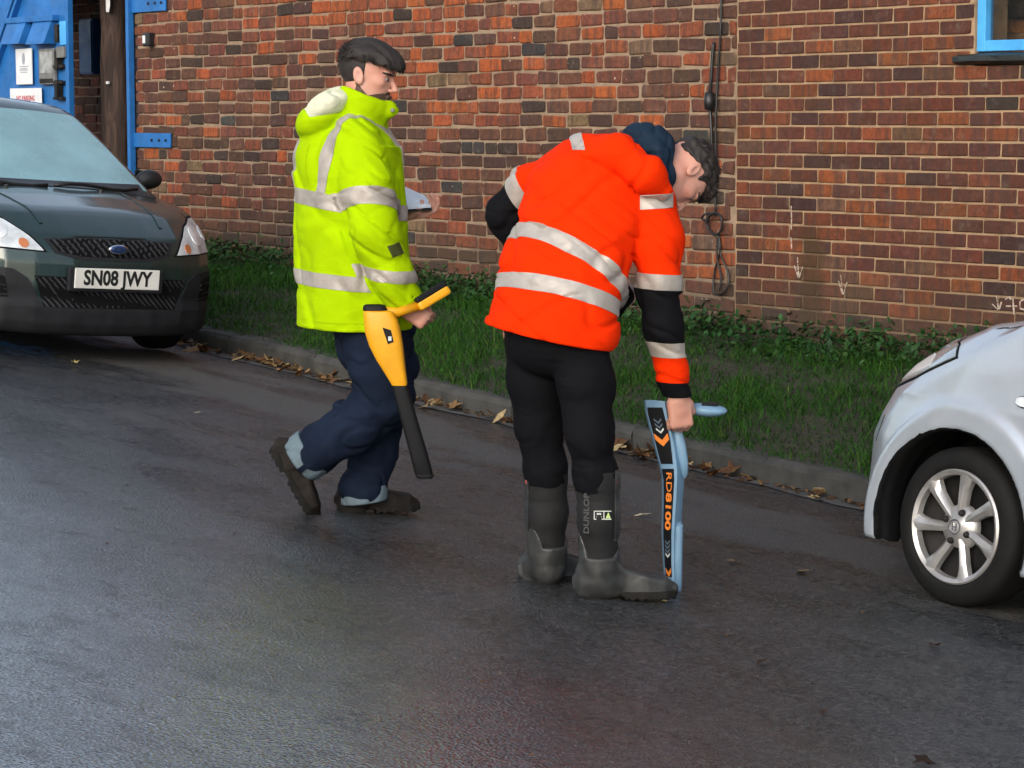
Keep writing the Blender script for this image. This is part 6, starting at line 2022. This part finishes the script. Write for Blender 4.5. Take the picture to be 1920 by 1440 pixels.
def car_shape(c):
    def f(P):
        x, ay, z = P[:, 0], np.abs(P[:, 1]), P[:, 2]
        fr = (x - np.interp(ay, *c['front_y']) - np.interp(z, *c['front_z'])) * 0.85
        re = -(x + c['L']) + np.interp(ay, [0, 0.5, 0.75, 0.9], [0, 0.05, 0.2, 0.5]) + np.interp(z, [0.2, 0.5, 0.9, 1.1], [0.1, 0.0, 0.08, 0.2])
        sd = ay - np.interp(z, *c['side_z']) + 0.02 * np.clip((x + 0.6) / 0.6, 0, 1)
        tp = (z - np.interp(x, *c['top_x']) + c.get('crown', 0.05) * (ay / 0.8) ** 2.5) * 0.85
        d = smax(smax(fr, re, 0.05), smax(sd, tp, c.get('k', 0.07)), c.get('k', 0.07))
        d = smax(d, np.interp(x, [-c['L'], -0.5, 0], [0.20, 0.18, c.get('lip', 0.17)]) - z, 0.04)
        # glasshouse
        a, b = c['screen']                                  # (x,z) at the foot and head of the windscreen
        n = np.array([b[1] - a[1], -(b[0] - a[0])]); n = n / np.linalg.norm(n)
        ws = (x - a[0] + 0.10 * (ay / 0.7) ** 2) * n[0] + (z - a[1]) * n[1]
        gs = (ay - np.interp(z, *c['glass_z'])) * 0.95
        gt = (z - np.interp(x, *c['roof_x']) + 0.04 * (ay / 0.6) ** 2)
        gr = (-(x + c['L'] - 0.10) + (z - 0.95) * 0.45) * 0.9
        g = smax(smax(ws, gr, 0.05), smax(gs, gt, 0.07), 0.05)
        d = smin(d, smax(g, 0.7 - z, 0.01), 0.025)
        for wx in c['wheels']:
            r = np.hypot(x - wx, z - c['wr'])
            arch = smax(r - c['ar'], 0.52 - ay, 0.01)
            d = smax(d, -arch, 0.012)
        return d
    return f

def half_planes(poly, u, v):
    """fields that are >= 0 inside a convex polygon given counter-clockwise"""
    out = []
    for (a, b) in zip(poly, poly[1:] + poly[:1]):
        ex, ey = b[0] - a[0], b[1] - a[1]; L = math.hypot(ex, ey)
        out.append((ex * (v - a[1]) - ey * (u - a[0])) / L)
    return out

def ccw(poly):
    A = sum(a[0] * b[1] - b[0] * a[1] for a, b in zip(poly, poly[1:] + poly[:1]))
    return poly if A > 0 else poly[::-1]

def wheel(name, c, out, r, parent, spokes=7, rim_r=None):
    """tyre, cover with spokes, nuts; `out` = +1 when the outer face looks along +y"""
    rim = rim_r or r * 0.68
    w = empty(name, c); w.parent = parent
    T = [(rim * 0.98, -0.17), (r * 0.90, -0.175), (r * 0.985, -0.155), (r, -0.13), (r, -0.04), (r * 0.985, -0.02), (r * 0.93, -0.004), (r * 0.80, 0.004), (rim * 1.03, 0.0), (rim, -0.008), (rim * 0.98, -0.03)]
    mb = MB(); mb.lathe([(a, h * out) for a, h in T], (0, 0, 0), 'y', 56); t = mb.build('tyre', M['tyre'], w, True)
    mb = MB(); mb.lathe([(0.001, -0.075 * out), (rim * 0.97, -0.070 * out), (rim * 0.99, -0.03 * out)], (0, 0, 0), 'y', 40); mb.build('wheel_back', M['wheel_dark'], w, True)
    mb = MB(); mb.lathe([(rim * 0.99, -0.03 * out), (rim * 1.0, -0.004 * out), (rim * 0.97, 0.002 * out), (rim * 0.90, -0.006 * out), (rim * 0.885, -0.03 * out)], (0, 0, 0), 'y', 56)
    cv = mb.build('rim', M['alloy'], w, True); auto_smooth(cv, 40)
    mb = MB(); mb.lathe([(0.001, -0.005 * out), (rim * 0.13, -0.006 * out), (rim * 0.17, -0.012 * out), (rim * 0.36, -0.022 * out), (rim * 0.40, -0.05 * out)], (0, 0, 0), 'y', 32)
    hub = mb.build('hub', M['alloy'], w, True)
    for k in range(spokes):
        a = 2 * math.pi * k / spokes + math.pi / 2 + 0.05
        vs, fs = [], []
        prof = [(0.22, 0.19, -0.016), (0.45, 0.14, -0.012), (0.68, 0.165, -0.006), (0.84, 0.215, -0.004), (0.95, 0.29, -0.003)]
        for (rr, hw, h) in prof:
            tw = 0.10 * rr * rr
            for s_, hh in ((-1, h - 0.028), (-0.92, h - 0.006), (-0.5, h), (0.15, h + 0.003), (0.92, h - 0.010), (1, h - 0.03)):
                an = a + tw + s_ * hw / max(rr, 0.3) * 0.62
                vs.append((rim * rr * math.cos(an), hh * out, rim * rr * math.sin(an)))
        for i in range(len(prof) - 1):
            for j in range(5):
                fs.append((i * 6 + j, i * 6 + j + 1, (i + 1) * 6 + j + 1, (i + 1) * 6 + j))
        auto_smooth(MB().add(vs, fs).build('spoke', M['alloy'], w, True), 45)
    for k in range(4):
        a = 2 * math.pi * k / 4 + 0.35 + math.pi / 2
        mb = MB(); mb.lathe([(0.0, 0.004 * out), (0.008, 0.002 * out), (0.0115, -0.006 * out), (0.0125, -0.02 * out)], (rim * 0.27 * math.cos(a), -0.004 * out, rim * 0.27 * math.sin(a)), 'y', 10)
        mb.build('wheel_nut', M['wheel_dark'], w, True)
    mb = MB()
    s_ = rim * 0.06
    for (x0, z0, x1, z1) in ((-0.9, -1, -0.5, 1), (0.5, -1, 0.9, 1), (-0.7, -0.15, 0.7, 0.15)):
        mb.box(((x0 + x1) / 2 * s_, 0.0 - 0.004 * out, (z0 + z1) / 2 * s_), ((x1 - x0) * s_, 0.003, (z1 - z0) * s_))
    mb.lathe([(rim * 0.115, -0.0045 * out), (rim * 0.115, -0.002 * out), (rim * 0.135, -0.002 * out), (rim * 0.135, -0.0055 * out)], (0, 0, 0), 'y', 24)
    mb.build('emblem', M['chrome'], w)
    return w

def car_root(name, heading, X, Y, label, fall=0.08):
    z = float(road_z(X, Y))
    o = empty(name, (X, Y, z), 0, label, 'car')
    xa = Vector((heading, 0, -0.053 * heading)).normalized()
    ya = Vector((0, heading, -fall * heading)); ya = (ya - xa * ya.dot(xa)).normalized()
    za = xa.cross(ya)
    o.matrix_world = Matrix.Translation((X, Y, z)) @ Matrix((xa, ya, za)).transposed().to_4x4()
    return o

def both(name, poly, V, Q, mat, parent, u, v, extra, off, sides=(1, -1)):
    res = []
    for s_ in sides:
        uu = u(s_)
        res.append(patch(name, V, Q, half_planes(ccw(poly), uu, v) + extra(s_), mat, parent, off))
    return res

# ---------------- dark green hatchback, nose towards the right
GX, GYc = -12.27, 6.52
green = car_root('parked_car', 1, GX, GYc, 'dark green hatchback parked at the kerb by the blue gate', 0.066)
cg = dict(L=3.92, front_y=([0, 0.25, 0.45, 0.6, 0.72, 0.80, 0.86, 0.95], [0, -0.012, -0.05, -0.12, -0.235, -0.38, -0.60, -1.0]),
          front_z=([0.15, 0.22, 0.30, 0.36, 0.42, 0.55, 0.62, 0.70, 0.80, 0.90], [-0.05, -0.01, 0.0, -0.012, -0.004, -0.012, -0.03, -0.09, -0.22, -0.40]),
          side_z=([0.15, 0.35, 0.6, 0.75, 0.88, 1.0, 1.2], [0.80, 0.835, 0.842, 0.835, 0.80, 0.74, 0.5]),
          top_x=([-3.92, -3.6, -3.0, -2.0, -1.15, -0.95, -0.6, -0.3, -0.1, 0.1], [0.86, 0.95, 0.95, 0.95, 0.945, 0.93, 0.885, 0.825, 0.745, 0.635]),
          roof_x=([-4, -3.4, -2.6, -1.9, -1.4], [1.25, 1.34, 1.40, 1.395, 1.345]), glass_z=([0.8, 0.94, 1.15, 1.36, 1.45], [0.79, 0.755, 0.68, 0.575, 0.5]),
          screen=((-0.88, 0.905), (-1.72, 1.365)), wheels=(-0.78, -3.26), wr=0.292, ar=0.345, crown=0.055, lip=0.145)
V, Q = sdf_mesh(car_shape(cg), (-4.0, -0.95, 0.1), (0.12, 0.95, 1.55), 0.017, 2)
tri_obj('body', V, Q, M['paint_green'], green)
x, y, z = V[:, 0], V[:, 1], V[:, 2]; ay = np.abs(y)
a, b = cg['screen']; nrm = np.array([b[1] - a[1], -(b[0] - a[0])]); nrm /= np.linalg.norm(nrm)
wsd = (x - a[0] + 0.10 * (ay / 0.7) ** 2) * nrm[0] + (z - a[1]) * nrm[1]
patch('windscreen', V, Q, [0.02 - np.abs(wsd), z - 0.92 - 0.02 * (1 - (ay / 0.6) ** 2), 1.33 - z - 0.015 * (ay / 0.5) ** 2, np.interp(z, *cg['glass_z']) - 0.052 - ay], M['misted_glass'], green, 0.003)
for s_ in (1, -1):
    ext = [s_ * y - 0.3, np.interp(z, *cg['glass_z']) + 0.02 - ay]
    patch('door_window', V, Q, half_planes(ccw([(-1.25, 0.95), (-2.15, 0.95), (-2.15, 1.30), (-1.82, 1.30)]), x, z) + [s_ * y - 0.45], M['car_glass'], green, 0.003)
    patch('door_window', V, Q, half_planes(ccw([(-2.22, 0.95), (-3.1, 0.97), (-3.0, 1.28), (-2.22, 1.30)]), x, z) + [s_ * y - 0.45], M['car_glass'], green, 0.003)
fro = [x + 0.80]
lampP = [(0.39, 0.602), (0.46, 0.685), (0.56, 0.765), (0.66, 0.805), (0.76, 0.812), (0.85, 0.80), (0.85, 0.615)]
inner = [(0.41, 0.609), (0.47, 0.680), (0.56, 0.754), (0.66, 0.794), (0.76, 0.801), (0.84, 0.79), (0.84, 0.625)]
for s_ in (1, -1):
    patch('headlight', V, Q, half_planes(ccw(lampP), s_ * y, z) + fro, M['grille_black'], green, 0.002)
    hl = patch('headlight', V, Q, half_planes(ccw(inner), s_ * y, z) + fro, M['lamp_lens'], green, 0.005)
    patch('indicator', V, Q, [0.025 - np.hypot(s_ * y - 0.505, (z - 0.642))] + fro, M['lamp_amber'], hl, 0.009)
    patch('lamp_reflector', V, Q, [0.052 - np.hypot((s_ * y - 0.62), z - 0.71)] + fro, M['lamp_chrome'], hl, 0.009)
    patch('lamp_reflector', V, Q, [0.040 - np.hypot((s_ * y - 0.73), z - 0.72)] + fro, M['lamp_chrome'], hl, 0.009)
# upper grille
gp_ = [(-0.37, 0.665), (-0.33, 0.612), (-0.20, 0.588), (0.20, 0.588), (0.33, 0.612), (0.37, 0.665), (0.22, 0.678), (-0.22, 0.678)]
patch('grille_surround', V, Q, half_planes(ccw([(-0.395, 0.672), (-0.35, 0.600), (-0.21, 0.570), (0.21, 0.570), (0.35, 0.600), (0.395, 0.672), (0.22, 0.684), (-0.22, 0.684)]), y, z) + fro, M['bumper_grey'], green, 0.003)
gr = patch('grille', V, Q, half_planes(ccw(gp_), y, z) + fro, M['grille_black'], green, 0.005)
for k in range(-13, 14):
    t = (y * 0.80 + (z - 0.63) * 0.6) - k * 0.032
    patch('slat', V, Q, half_planes(ccw(gp_), y, z) + [0.006 - np.abs(t)] + fro, M['slat_grey'], gr, 0.010)
# lower mesh and plastic bumper
lowP = [(-0.46, 0.475), (-0.40, 0.31), (0.40, 0.31), (0.46, 0.475)]
patch('bumper', V, Q, [0.335 + 0.02 * np.clip(ay - 0.5, 0, 1) - z] + fro + [x + 0.52], M['bumper_grey'], green, 0.003)
lg = patch('lower_grille', V, Q, half_planes(ccw(lowP), y, z) + fro, M['grille_black'], green, 0.006)
for k in range(-18, 19):
    t = (y * 0.75 + (z - 0.39) * 0.66) - k * 0.026
    patch('slat', V, Q, half_planes(ccw(lowP), y, z) + [0.0045 - np.abs(t)] + fro, M['slat_grey'], lg, 0.010)
for s_ in (1, -1):
    fp = [(0.40, 0.30), (0.49, 0.46), (0.56, 0.505), (0.86, 0.53), (0.86, 0.30)]
    fs_ = patch('fog_surround', V, Q, half_planes(ccw(fp), s_ * y, z) + [x + 0.55], M['bumper_grey'], green, 0.008)
    ip = [(0.58, 0.35), (0.60, 0.46), (0.66, 0.48), (0.80, 0.49), (0.80, 0.35)]
    fi = patch('vent', V, Q, half_planes(ccw(ip), s_ * y, z) + fro, M['grille_black'], fs_, 0.012)
    for k in range(5):
        zz = 0.365 + k * 0.026
        patch('slat', V, Q, half_planes(ccw(ip), s_ * y, z) + [0.005 - np.abs(z - zz - 0.05 * (s_ * y - 0.6))] + fro, M['bumper_grey'], fs_, 0.017)
# bonnet shut lines
for s_ in (1, -1):
    t = s_ * y - (0.70 - 0.10 * np.clip(x + 0.9, 0, 1) - 0.12 * np.clip(x + 0.35, 0, 1) ** 1.2)
    patch('shut_line', V, Q, [0.0035 - np.abs(t), x + 0.95, -0.10 - x, z - 0.70], M['gap'], green, 0.002, largest=True)
patch('shut_line', V, Q, [0.004 - np.abs(z - 0.690 - 0.05 * ay ** 2), 0.43 - ay] + fro, M['gap'], green, 0.003, largest=True)
for s_ in (1, -1):
    patch('bonnet_crease', V, Q, [0.010 - np.abs(s_ * y - 0.44 + 0.10 * np.clip(x + 0.9, 0, 1)), x + 0.85, -0.2 - x, z - 0.7], M['paint_green'], green, 0.006)
    patch('washer_jet', V, Q, [0.014 - np.hypot(x + 0.80, s_ * y - 0.30)], M['black_plastic'], green, 0.012)
# scuttle and wipers
patch('scuttle', V, Q, [x + 1.06, -0.86 + 0.04 * ay - x, 0.68 - ay, z - 0.85, 0.945 - z], M['black_plastic'], green, 0.004)
for (y0, y1, z1) in ((0.02, 0.60, 1.02), (-0.62, -0.02, 1.01)):
    pts = [(-0.86 - 0.10 * (yy / 0.7) ** 2 - 0.0 + (0.02 if i else 0.03), yy, 0.93 + 0.012 * math.sin(i)) for i, yy in enumerate(np.linspace(y0, y1, 7))]
    MB().tube(pts, 0.011, 6).build('wiper', M['black_plastic'], green, True)
def mirror(car, c, s_, mat):
    m_ = empty('mirror', c); m_.parent = car
    def f(P): return smin(ell(P, (0, 0.085 * s_, 0.03), (0.050, 0.085, 0.058)), cone(P, (0.02, -0.04 * s_, -0.01), (0, 0.06 * s_, 0.01), 0.028, 0.030), 0.03)
    Vm, Qm = sdf_mesh(f, (-0.12, -0.22, -0.12), (0.12, 0.22, 0.14), 0.011, 1)
    tri_obj('mirror_shell', Vm, Qm, mat, m_)
    MB().box((-0.052, 0.09 * s_, 0.03), (0.006, 0.15, 0.10), 0.002).build('mirror_glass', M['car_glass'], m_)
for s_ in (1, -1): mirror(green, (-1.22, 0.76 * s_, 0.945), s_, M['black_plastic'])
# number plate and badge
plate = empty('number_plate', (0.018, 0, 0.475)); plate.parent = green
MB().box((0, 0, 0), (0.010, 0.52, 0.111), 0.004).build('plate_panel', M['plate_white'], plate)
t = text_obj('SN08 JWY', 0.112, M['black_print'], plate, bold=0.0034, xs=0.84)
t.rotation_euler = (math.pi / 2, 0, math.pi / 2); t.location = (0.0058, 0, 0)
MB().box((-0.02, 0, -0.01), (0.03, 0.58, 0.13), 0.008).build('plate_mount', M['bumper_grey'], plate)
bd = empty('badge', (0.012, 0, 0.637)); bd.parent = green
for (ry, rz, xo, mt) in ((0.060, 0.026, 0.0, 'chrome'), (0.052, 0.0205, 0.004, 'badge_blue')):
    mb = MB(); mb.lathe([(0.0001, 0.006), (0.7, 0.0055), (0.95, 0.003), (1.0, 0.0)], (xo, 0, 0), 'x', 28)
    o = mb.build('badge_plate', M[mt], bd, True); o.scale = (1, ry, rz)
t = text_obj('Ford', 0.034, M['chrome'], bd, xs=1.3, shear=0.35); t.rotation_euler = (math.pi / 2, 0, math.pi / 2); t.location = (0.0105, 0, 0.001)
for wx in cg['wheels']:
    for s_ in (1, -1): wheel('wheel', (wx, 0.795 * s_, cg['wr'] - 0.0), s_, 0.292, green, 7)
MB().box((-0.36, 0, 0.20), (0.3, 1.2, 0.12), 0.03).build('underbody', M['grille_black'], green)
MB().box((-1.95, 0, 0.26), (3.3, 1.06, 0.22), 0.03).build('underbody', M['grille_black'], green)

# ---------------- pale silver hatchback, nose towards the left
WXc = float(at_road(1790, 1142)[0]) - 0.06; WYn = float(at_road(1790, 1142)[1])
HWD = 0.795
white = car_root('parked_car', -1, WXc - 0.735, WYn + 0.02 + HWD - 0.03, 'pale silver hatchback with its front wheel at the kerbside, on the right')
cw = dict(L=3.56, front_y=([0, 0.25, 0.42, 0.55, 0.66, 0.74, 0.80, 0.9], [0, -0.015, -0.05, -0.11, -0.20, -0.31, -0.50, -0.9]),
          front_z=([0.12, 0.2, 0.30, 0.40, 0.52, 0.60, 0.70, 0.78, 0.86, 0.95], [-0.05, -0.012, 0.0, -0.004, 0.0, -0.03, -0.09, -0.17, -0.28, -0.42]),
          side_z=([0.15, 0.3, 0.55, 0.70, 0.82, 0.95, 1.05, 1.2], [0.765, 0.785, 0.797, 0.790, 0.765, 0.715, 0.66, 0.5]),
          top_x=([-3.56, -3.3, -2.6, -1.6, -1.05, -0.80, -0.5, -0.28, -0.1, 0.1], [0.95, 1.06, 1.07, 1.06, 1.06, 1.04, 0.975, 0.90, 0.81, 0.68]),
          roof_x=([-4, -3.1, -2.4, -1.7, -1.3], [1.40, 1.50, 1.54, 1.525, 1.45]), glass_z=([0.85, 1.04, 1.25, 1.46, 1.56], [0.755, 0.72, 0.655, 0.575, 0.5]),
          screen=((-0.78, 1.00), (-1.60, 1.50)), wheels=(-0.735, -3.115), wr=0.276, ar=0.345, crown=0.075, k=0.10, lip=0.16)
fw = car_shape(cw)
def fw2(P):
    # flared lip round the wheel arches
    d = fw(P)
    for wx in cw['wheels']:
        r = np.hypot(P[:, 0] - wx, P[:, 2] - cw['wr'])
        fl = smax(np.abs(r - 0.375) - 0.040, np.abs(np.abs(P[:, 1]) - 0.755) - 0.046, 0.02)
        fl = smax(fl, 0.17 - P[:, 2], 0.01)
        d = smin(d, smax(fl, -(r - 0.347), 0.006), 0.05)
    return d
V, Q = sdf_mesh(fw2, (-3.66, -0.92, 0.1), (0.12, 0.92, 1.62), 0.015, 2)
tri_obj('body', V, Q, M['paint_silver'], white)
x, y, z = V[:, 0], V[:, 1], V[:, 2]; ay = np.abs(y)
a, b = cw['screen']; nrm = np.array([b[1] - a[1], -(b[0] - a[0])]); nrm /= np.linalg.norm(nrm)
wsd = (x - a[0] + 0.10 * (ay / 0.7) ** 2) * nrm[0] + (z - a[1]) * nrm[1]
patch('windscreen', V, Q, [0.02 - np.abs(wsd), z - 1.06, 1.46 - z, np.interp(z, *cw['glass_z']) - 0.05 - ay], M['car_glass'], white, 0.003)
lam = [(-0.64, 0.850), (-0.58, 0.895), (-0.40, 0.925), (-0.20, 0.885), (-0.04, 0.785), (0.03, 0.655), (-0.09, 0.645), (-0.25, 0.685), (-0.42, 0.745)]
lam_in = [(-0.625, 0.852), (-0.575, 0.890), (-0.40, 0.920), (-0.20, 0.880), (-0.044, 0.782), (0.026, 0.668), (-0.10, 0.660), (-0.25, 0.695), (-0.42, 0.755)]
for s_ in (1, -1):
    patch('door_window', V, Q, half_planes(ccw([(-1.15, 1.07), (-2.0, 1.07), (-2.0, 1.43), (-1.62, 1.43)]), x, z) + [s_ * y - 0.45], M['car_glass'], white, 0.003)
    patch('door_window', V, Q, half_planes(ccw([(-2.08, 1.07), (-2.9, 1.09), (-2.8, 1.42), (-2.08, 1.43)]), x, z) + [s_ * y - 0.45], M['car_glass'], white, 0.003)
    patch('headlight', V, Q, half_planes(ccw(lam), x, z) + [s_ * y - 0.30], M['grille_black'], white, 0.002)
    hl = patch('headlight', V, Q, half_planes(ccw(lam_in), x, z) + [s_ * y - 0.31], M['lamp_grey'], white, 0.006)
    patch('lamp_reflector', V, Q, half_planes(ccw([(-0.55, 0.872), (-0.40, 0.900), (-0.20, 0.862), (-0.10, 0.79), (-0.30, 0.83), (-0.44, 0.84)]), x, z) + [s_ * y - 0.4], M['lamp_sky'], hl, 0.010)  # upper piece is the sky's reflection, painted on in pale blue
    patch('lamp_reflector', V, Q, half_planes(ccw([(-0.50, 0.80), (-0.46, 0.84), (-0.20, 0.76), (-0.16, 0.72), (-0.30, 0.725)]), x, z) + [s_ * y - 0.4], M['lamp_chrome'], hl, 0.010)
    # bumper joint and door gap
    t = x + 0.28 + 0.55 * (z - 0.66)
    patch('shut_line', V, Q, [0.003 - np.abs(x + 0.300 - 0.25 * np.clip(0.68 - z, 0, 1)), 0.68 - z, z - 0.50, s_ * y - 0.4], M['gap'], white, 0.0015)
    patch('shut_line', V, Q, [0.004 - np.abs(x + 1.17), z - 0.30, 1.02 - z, s_ * y - 0.4], M['gap'], white, 0.0015)
    t = s_ * y - (0.655 + 0.02 * np.clip(-x - 0.5, 0, 1))
    patch('shut_line', V, Q, [0.0035 - np.abs(t), -0.55 - x, x + 0.98, z - 0.8], M['gap'], white, 0.0015, largest=True)
    patch('side_repeater', V, Q, [1 - np.hypot((x + 0.99) / 0.042, (z - 0.745) / 0.021), s_ * y - 0.4], M['black_plastic'], white, 0.004)
    rp = patch('side_repeater', V, Q, [1 - np.hypot((x + 0.99) / 0.038, (z - 0.745) / 0.017), s_ * y - 0.4], M['lamp_lens'], white, 0.009)
    patch('sill', V, Q, [0.30 - z, -1.14 - x, x + 2.68, s_ * y - 0.5], M['bumper_grey'], white, 0.004)
    mirror(white, (-1.12, 0.76 * s_, 1.03), s_, M['paint_silver'])
gp2 = [(-0.40, 0.48), (-0.34, 0.28), (0.34, 0.28), (0.40, 0.48)]
patch('grille', V, Q, half_planes(ccw(gp2), y, z) + [x + 0.5], M['grille_black'], white, 0.004)
patch('number_plate', V, Q, [0.055 - np.abs(z - 0.54), 0.26 - ay, x + 0.5], M['plate_white'], white, 0.008)
for wx in cw['wheels']:
    for s_ in (1, -1): wheel('wheel', (wx, 0.775 * s_, cw['wr']), s_, 0.276, white, 7, 0.200)
MB().box((-1.92, 0, 0.34), (3.1, 1.02, 0.26), 0.03).build('underbody', M['grille_black'], white)
NW = normals_of(V, Q)
for wx in cw['wheels']:
    rad = np.stack([x - wx, 0 * x, z - cw['wr']], 1); rr = np.linalg.norm(rad, axis=1)
    nr = np.einsum('ij,ij->i', NW, rad) / np.maximum(rr, 1e-6)
    for s_ in (1, -1): patch('arch_liner', V, Q, [-nr - 0.35, 0.40 - rr, s_ * y - 0.3], M['grille_black'], white, 0.003, rim=False, largest=True)
    for s_ in (1, -1): patch('arch_liner', V, Q, [0.345 - rr, 0.60 - ay, s_ * y], M['grille_black'], white, 0.003, rim=False, largest=True)

# ------------------------------------------------------------------ terrace across the street (behind the camera; it shows in glass and paint)
def far_brick():
    m, nt, nd, lk, b = nodes_of('terrace_brickwork')
    t = nd.new('ShaderNodeTexBrick')
    t.inputs['Scale'].default_value = 1.0
    t.inputs['Brick Width'].default_value = 0.225; t.inputs['Row Height'].default_value = 0.075; t.inputs['Mortar Size'].default_value = 0.008
    t.inputs['Color1'].default_value = (0.30, 0.10, 0.05, 1); t.inputs['Color2'].default_value = (0.20, 0.075, 0.045, 1); t.inputs['Mortar'].default_value = (0.35, 0.28, 0.2, 1)
    tc = nd.new('ShaderNodeTexCoord'); mp = nd.new('ShaderNodeMapping'); mp.inputs['Rotation'].default_value = (math.pi / 2, 0, 0)
    lk.new(tc.outputs['Object'], mp.inputs[0]); lk.new(mp.outputs[0], t.inputs['Vector'])
    lk.new(t.outputs[0], b.inputs['Base Color']); b.inputs['Roughness'].default_value = 0.9
    return m
fb = far_brick()
for k in range(7):
    hx = -46 + k * 8.4
    gz_ = float(road_z(hx + 3.5, -12))
    hs = empty('brick_house', (hx, -19.0, gz_), label='brick terraced house in the row across the street', cat='house', group='houses across the street')
    MB().box((3.6, -3.5, 2.5), (7.2, 7.0, 5.6)).build('wall', fb, hs)
    rf = MB().prism([(0.3, 5.3), (-3.5, 7.6), (-7.3, 5.3)], 0, -0.15, 7.35).build('roof', M['roofing'], hs)
    MB().box((1.0, -3.5, 7.6), (0.6, 0.9, 1.4)).build('chimney', fb, rf)
    MB().box((1.4, 0.02, 1.05), (0.95, 0.08, 2.1), 0.01).build('door', M['black_plastic'], hs)
    for (wx_, wz_) in ((4.6, 1.55), (1.6, 4.0), (5.0, 4.0)):
        w_ = MB().box((wx_, 0.03, wz_), (1.5, 0.08, 1.25), 0.01).build('window', M['white_sign'], hs)
        MB().box((wx_, 0.075, wz_), (1.3, 0.02, 1.05)).build('pane', M['window_glass'], w_)

# brick panel added behind the blue window, standing in for a reflected house
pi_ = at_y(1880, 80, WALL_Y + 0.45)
ib = empty('reflection_panel', (float(pi_[0]), WALL_Y + 0.45, float(pi_[2]) - 1.2), label='added orange brick panel standing in for a reflection in the blue framed window', cat='wall')
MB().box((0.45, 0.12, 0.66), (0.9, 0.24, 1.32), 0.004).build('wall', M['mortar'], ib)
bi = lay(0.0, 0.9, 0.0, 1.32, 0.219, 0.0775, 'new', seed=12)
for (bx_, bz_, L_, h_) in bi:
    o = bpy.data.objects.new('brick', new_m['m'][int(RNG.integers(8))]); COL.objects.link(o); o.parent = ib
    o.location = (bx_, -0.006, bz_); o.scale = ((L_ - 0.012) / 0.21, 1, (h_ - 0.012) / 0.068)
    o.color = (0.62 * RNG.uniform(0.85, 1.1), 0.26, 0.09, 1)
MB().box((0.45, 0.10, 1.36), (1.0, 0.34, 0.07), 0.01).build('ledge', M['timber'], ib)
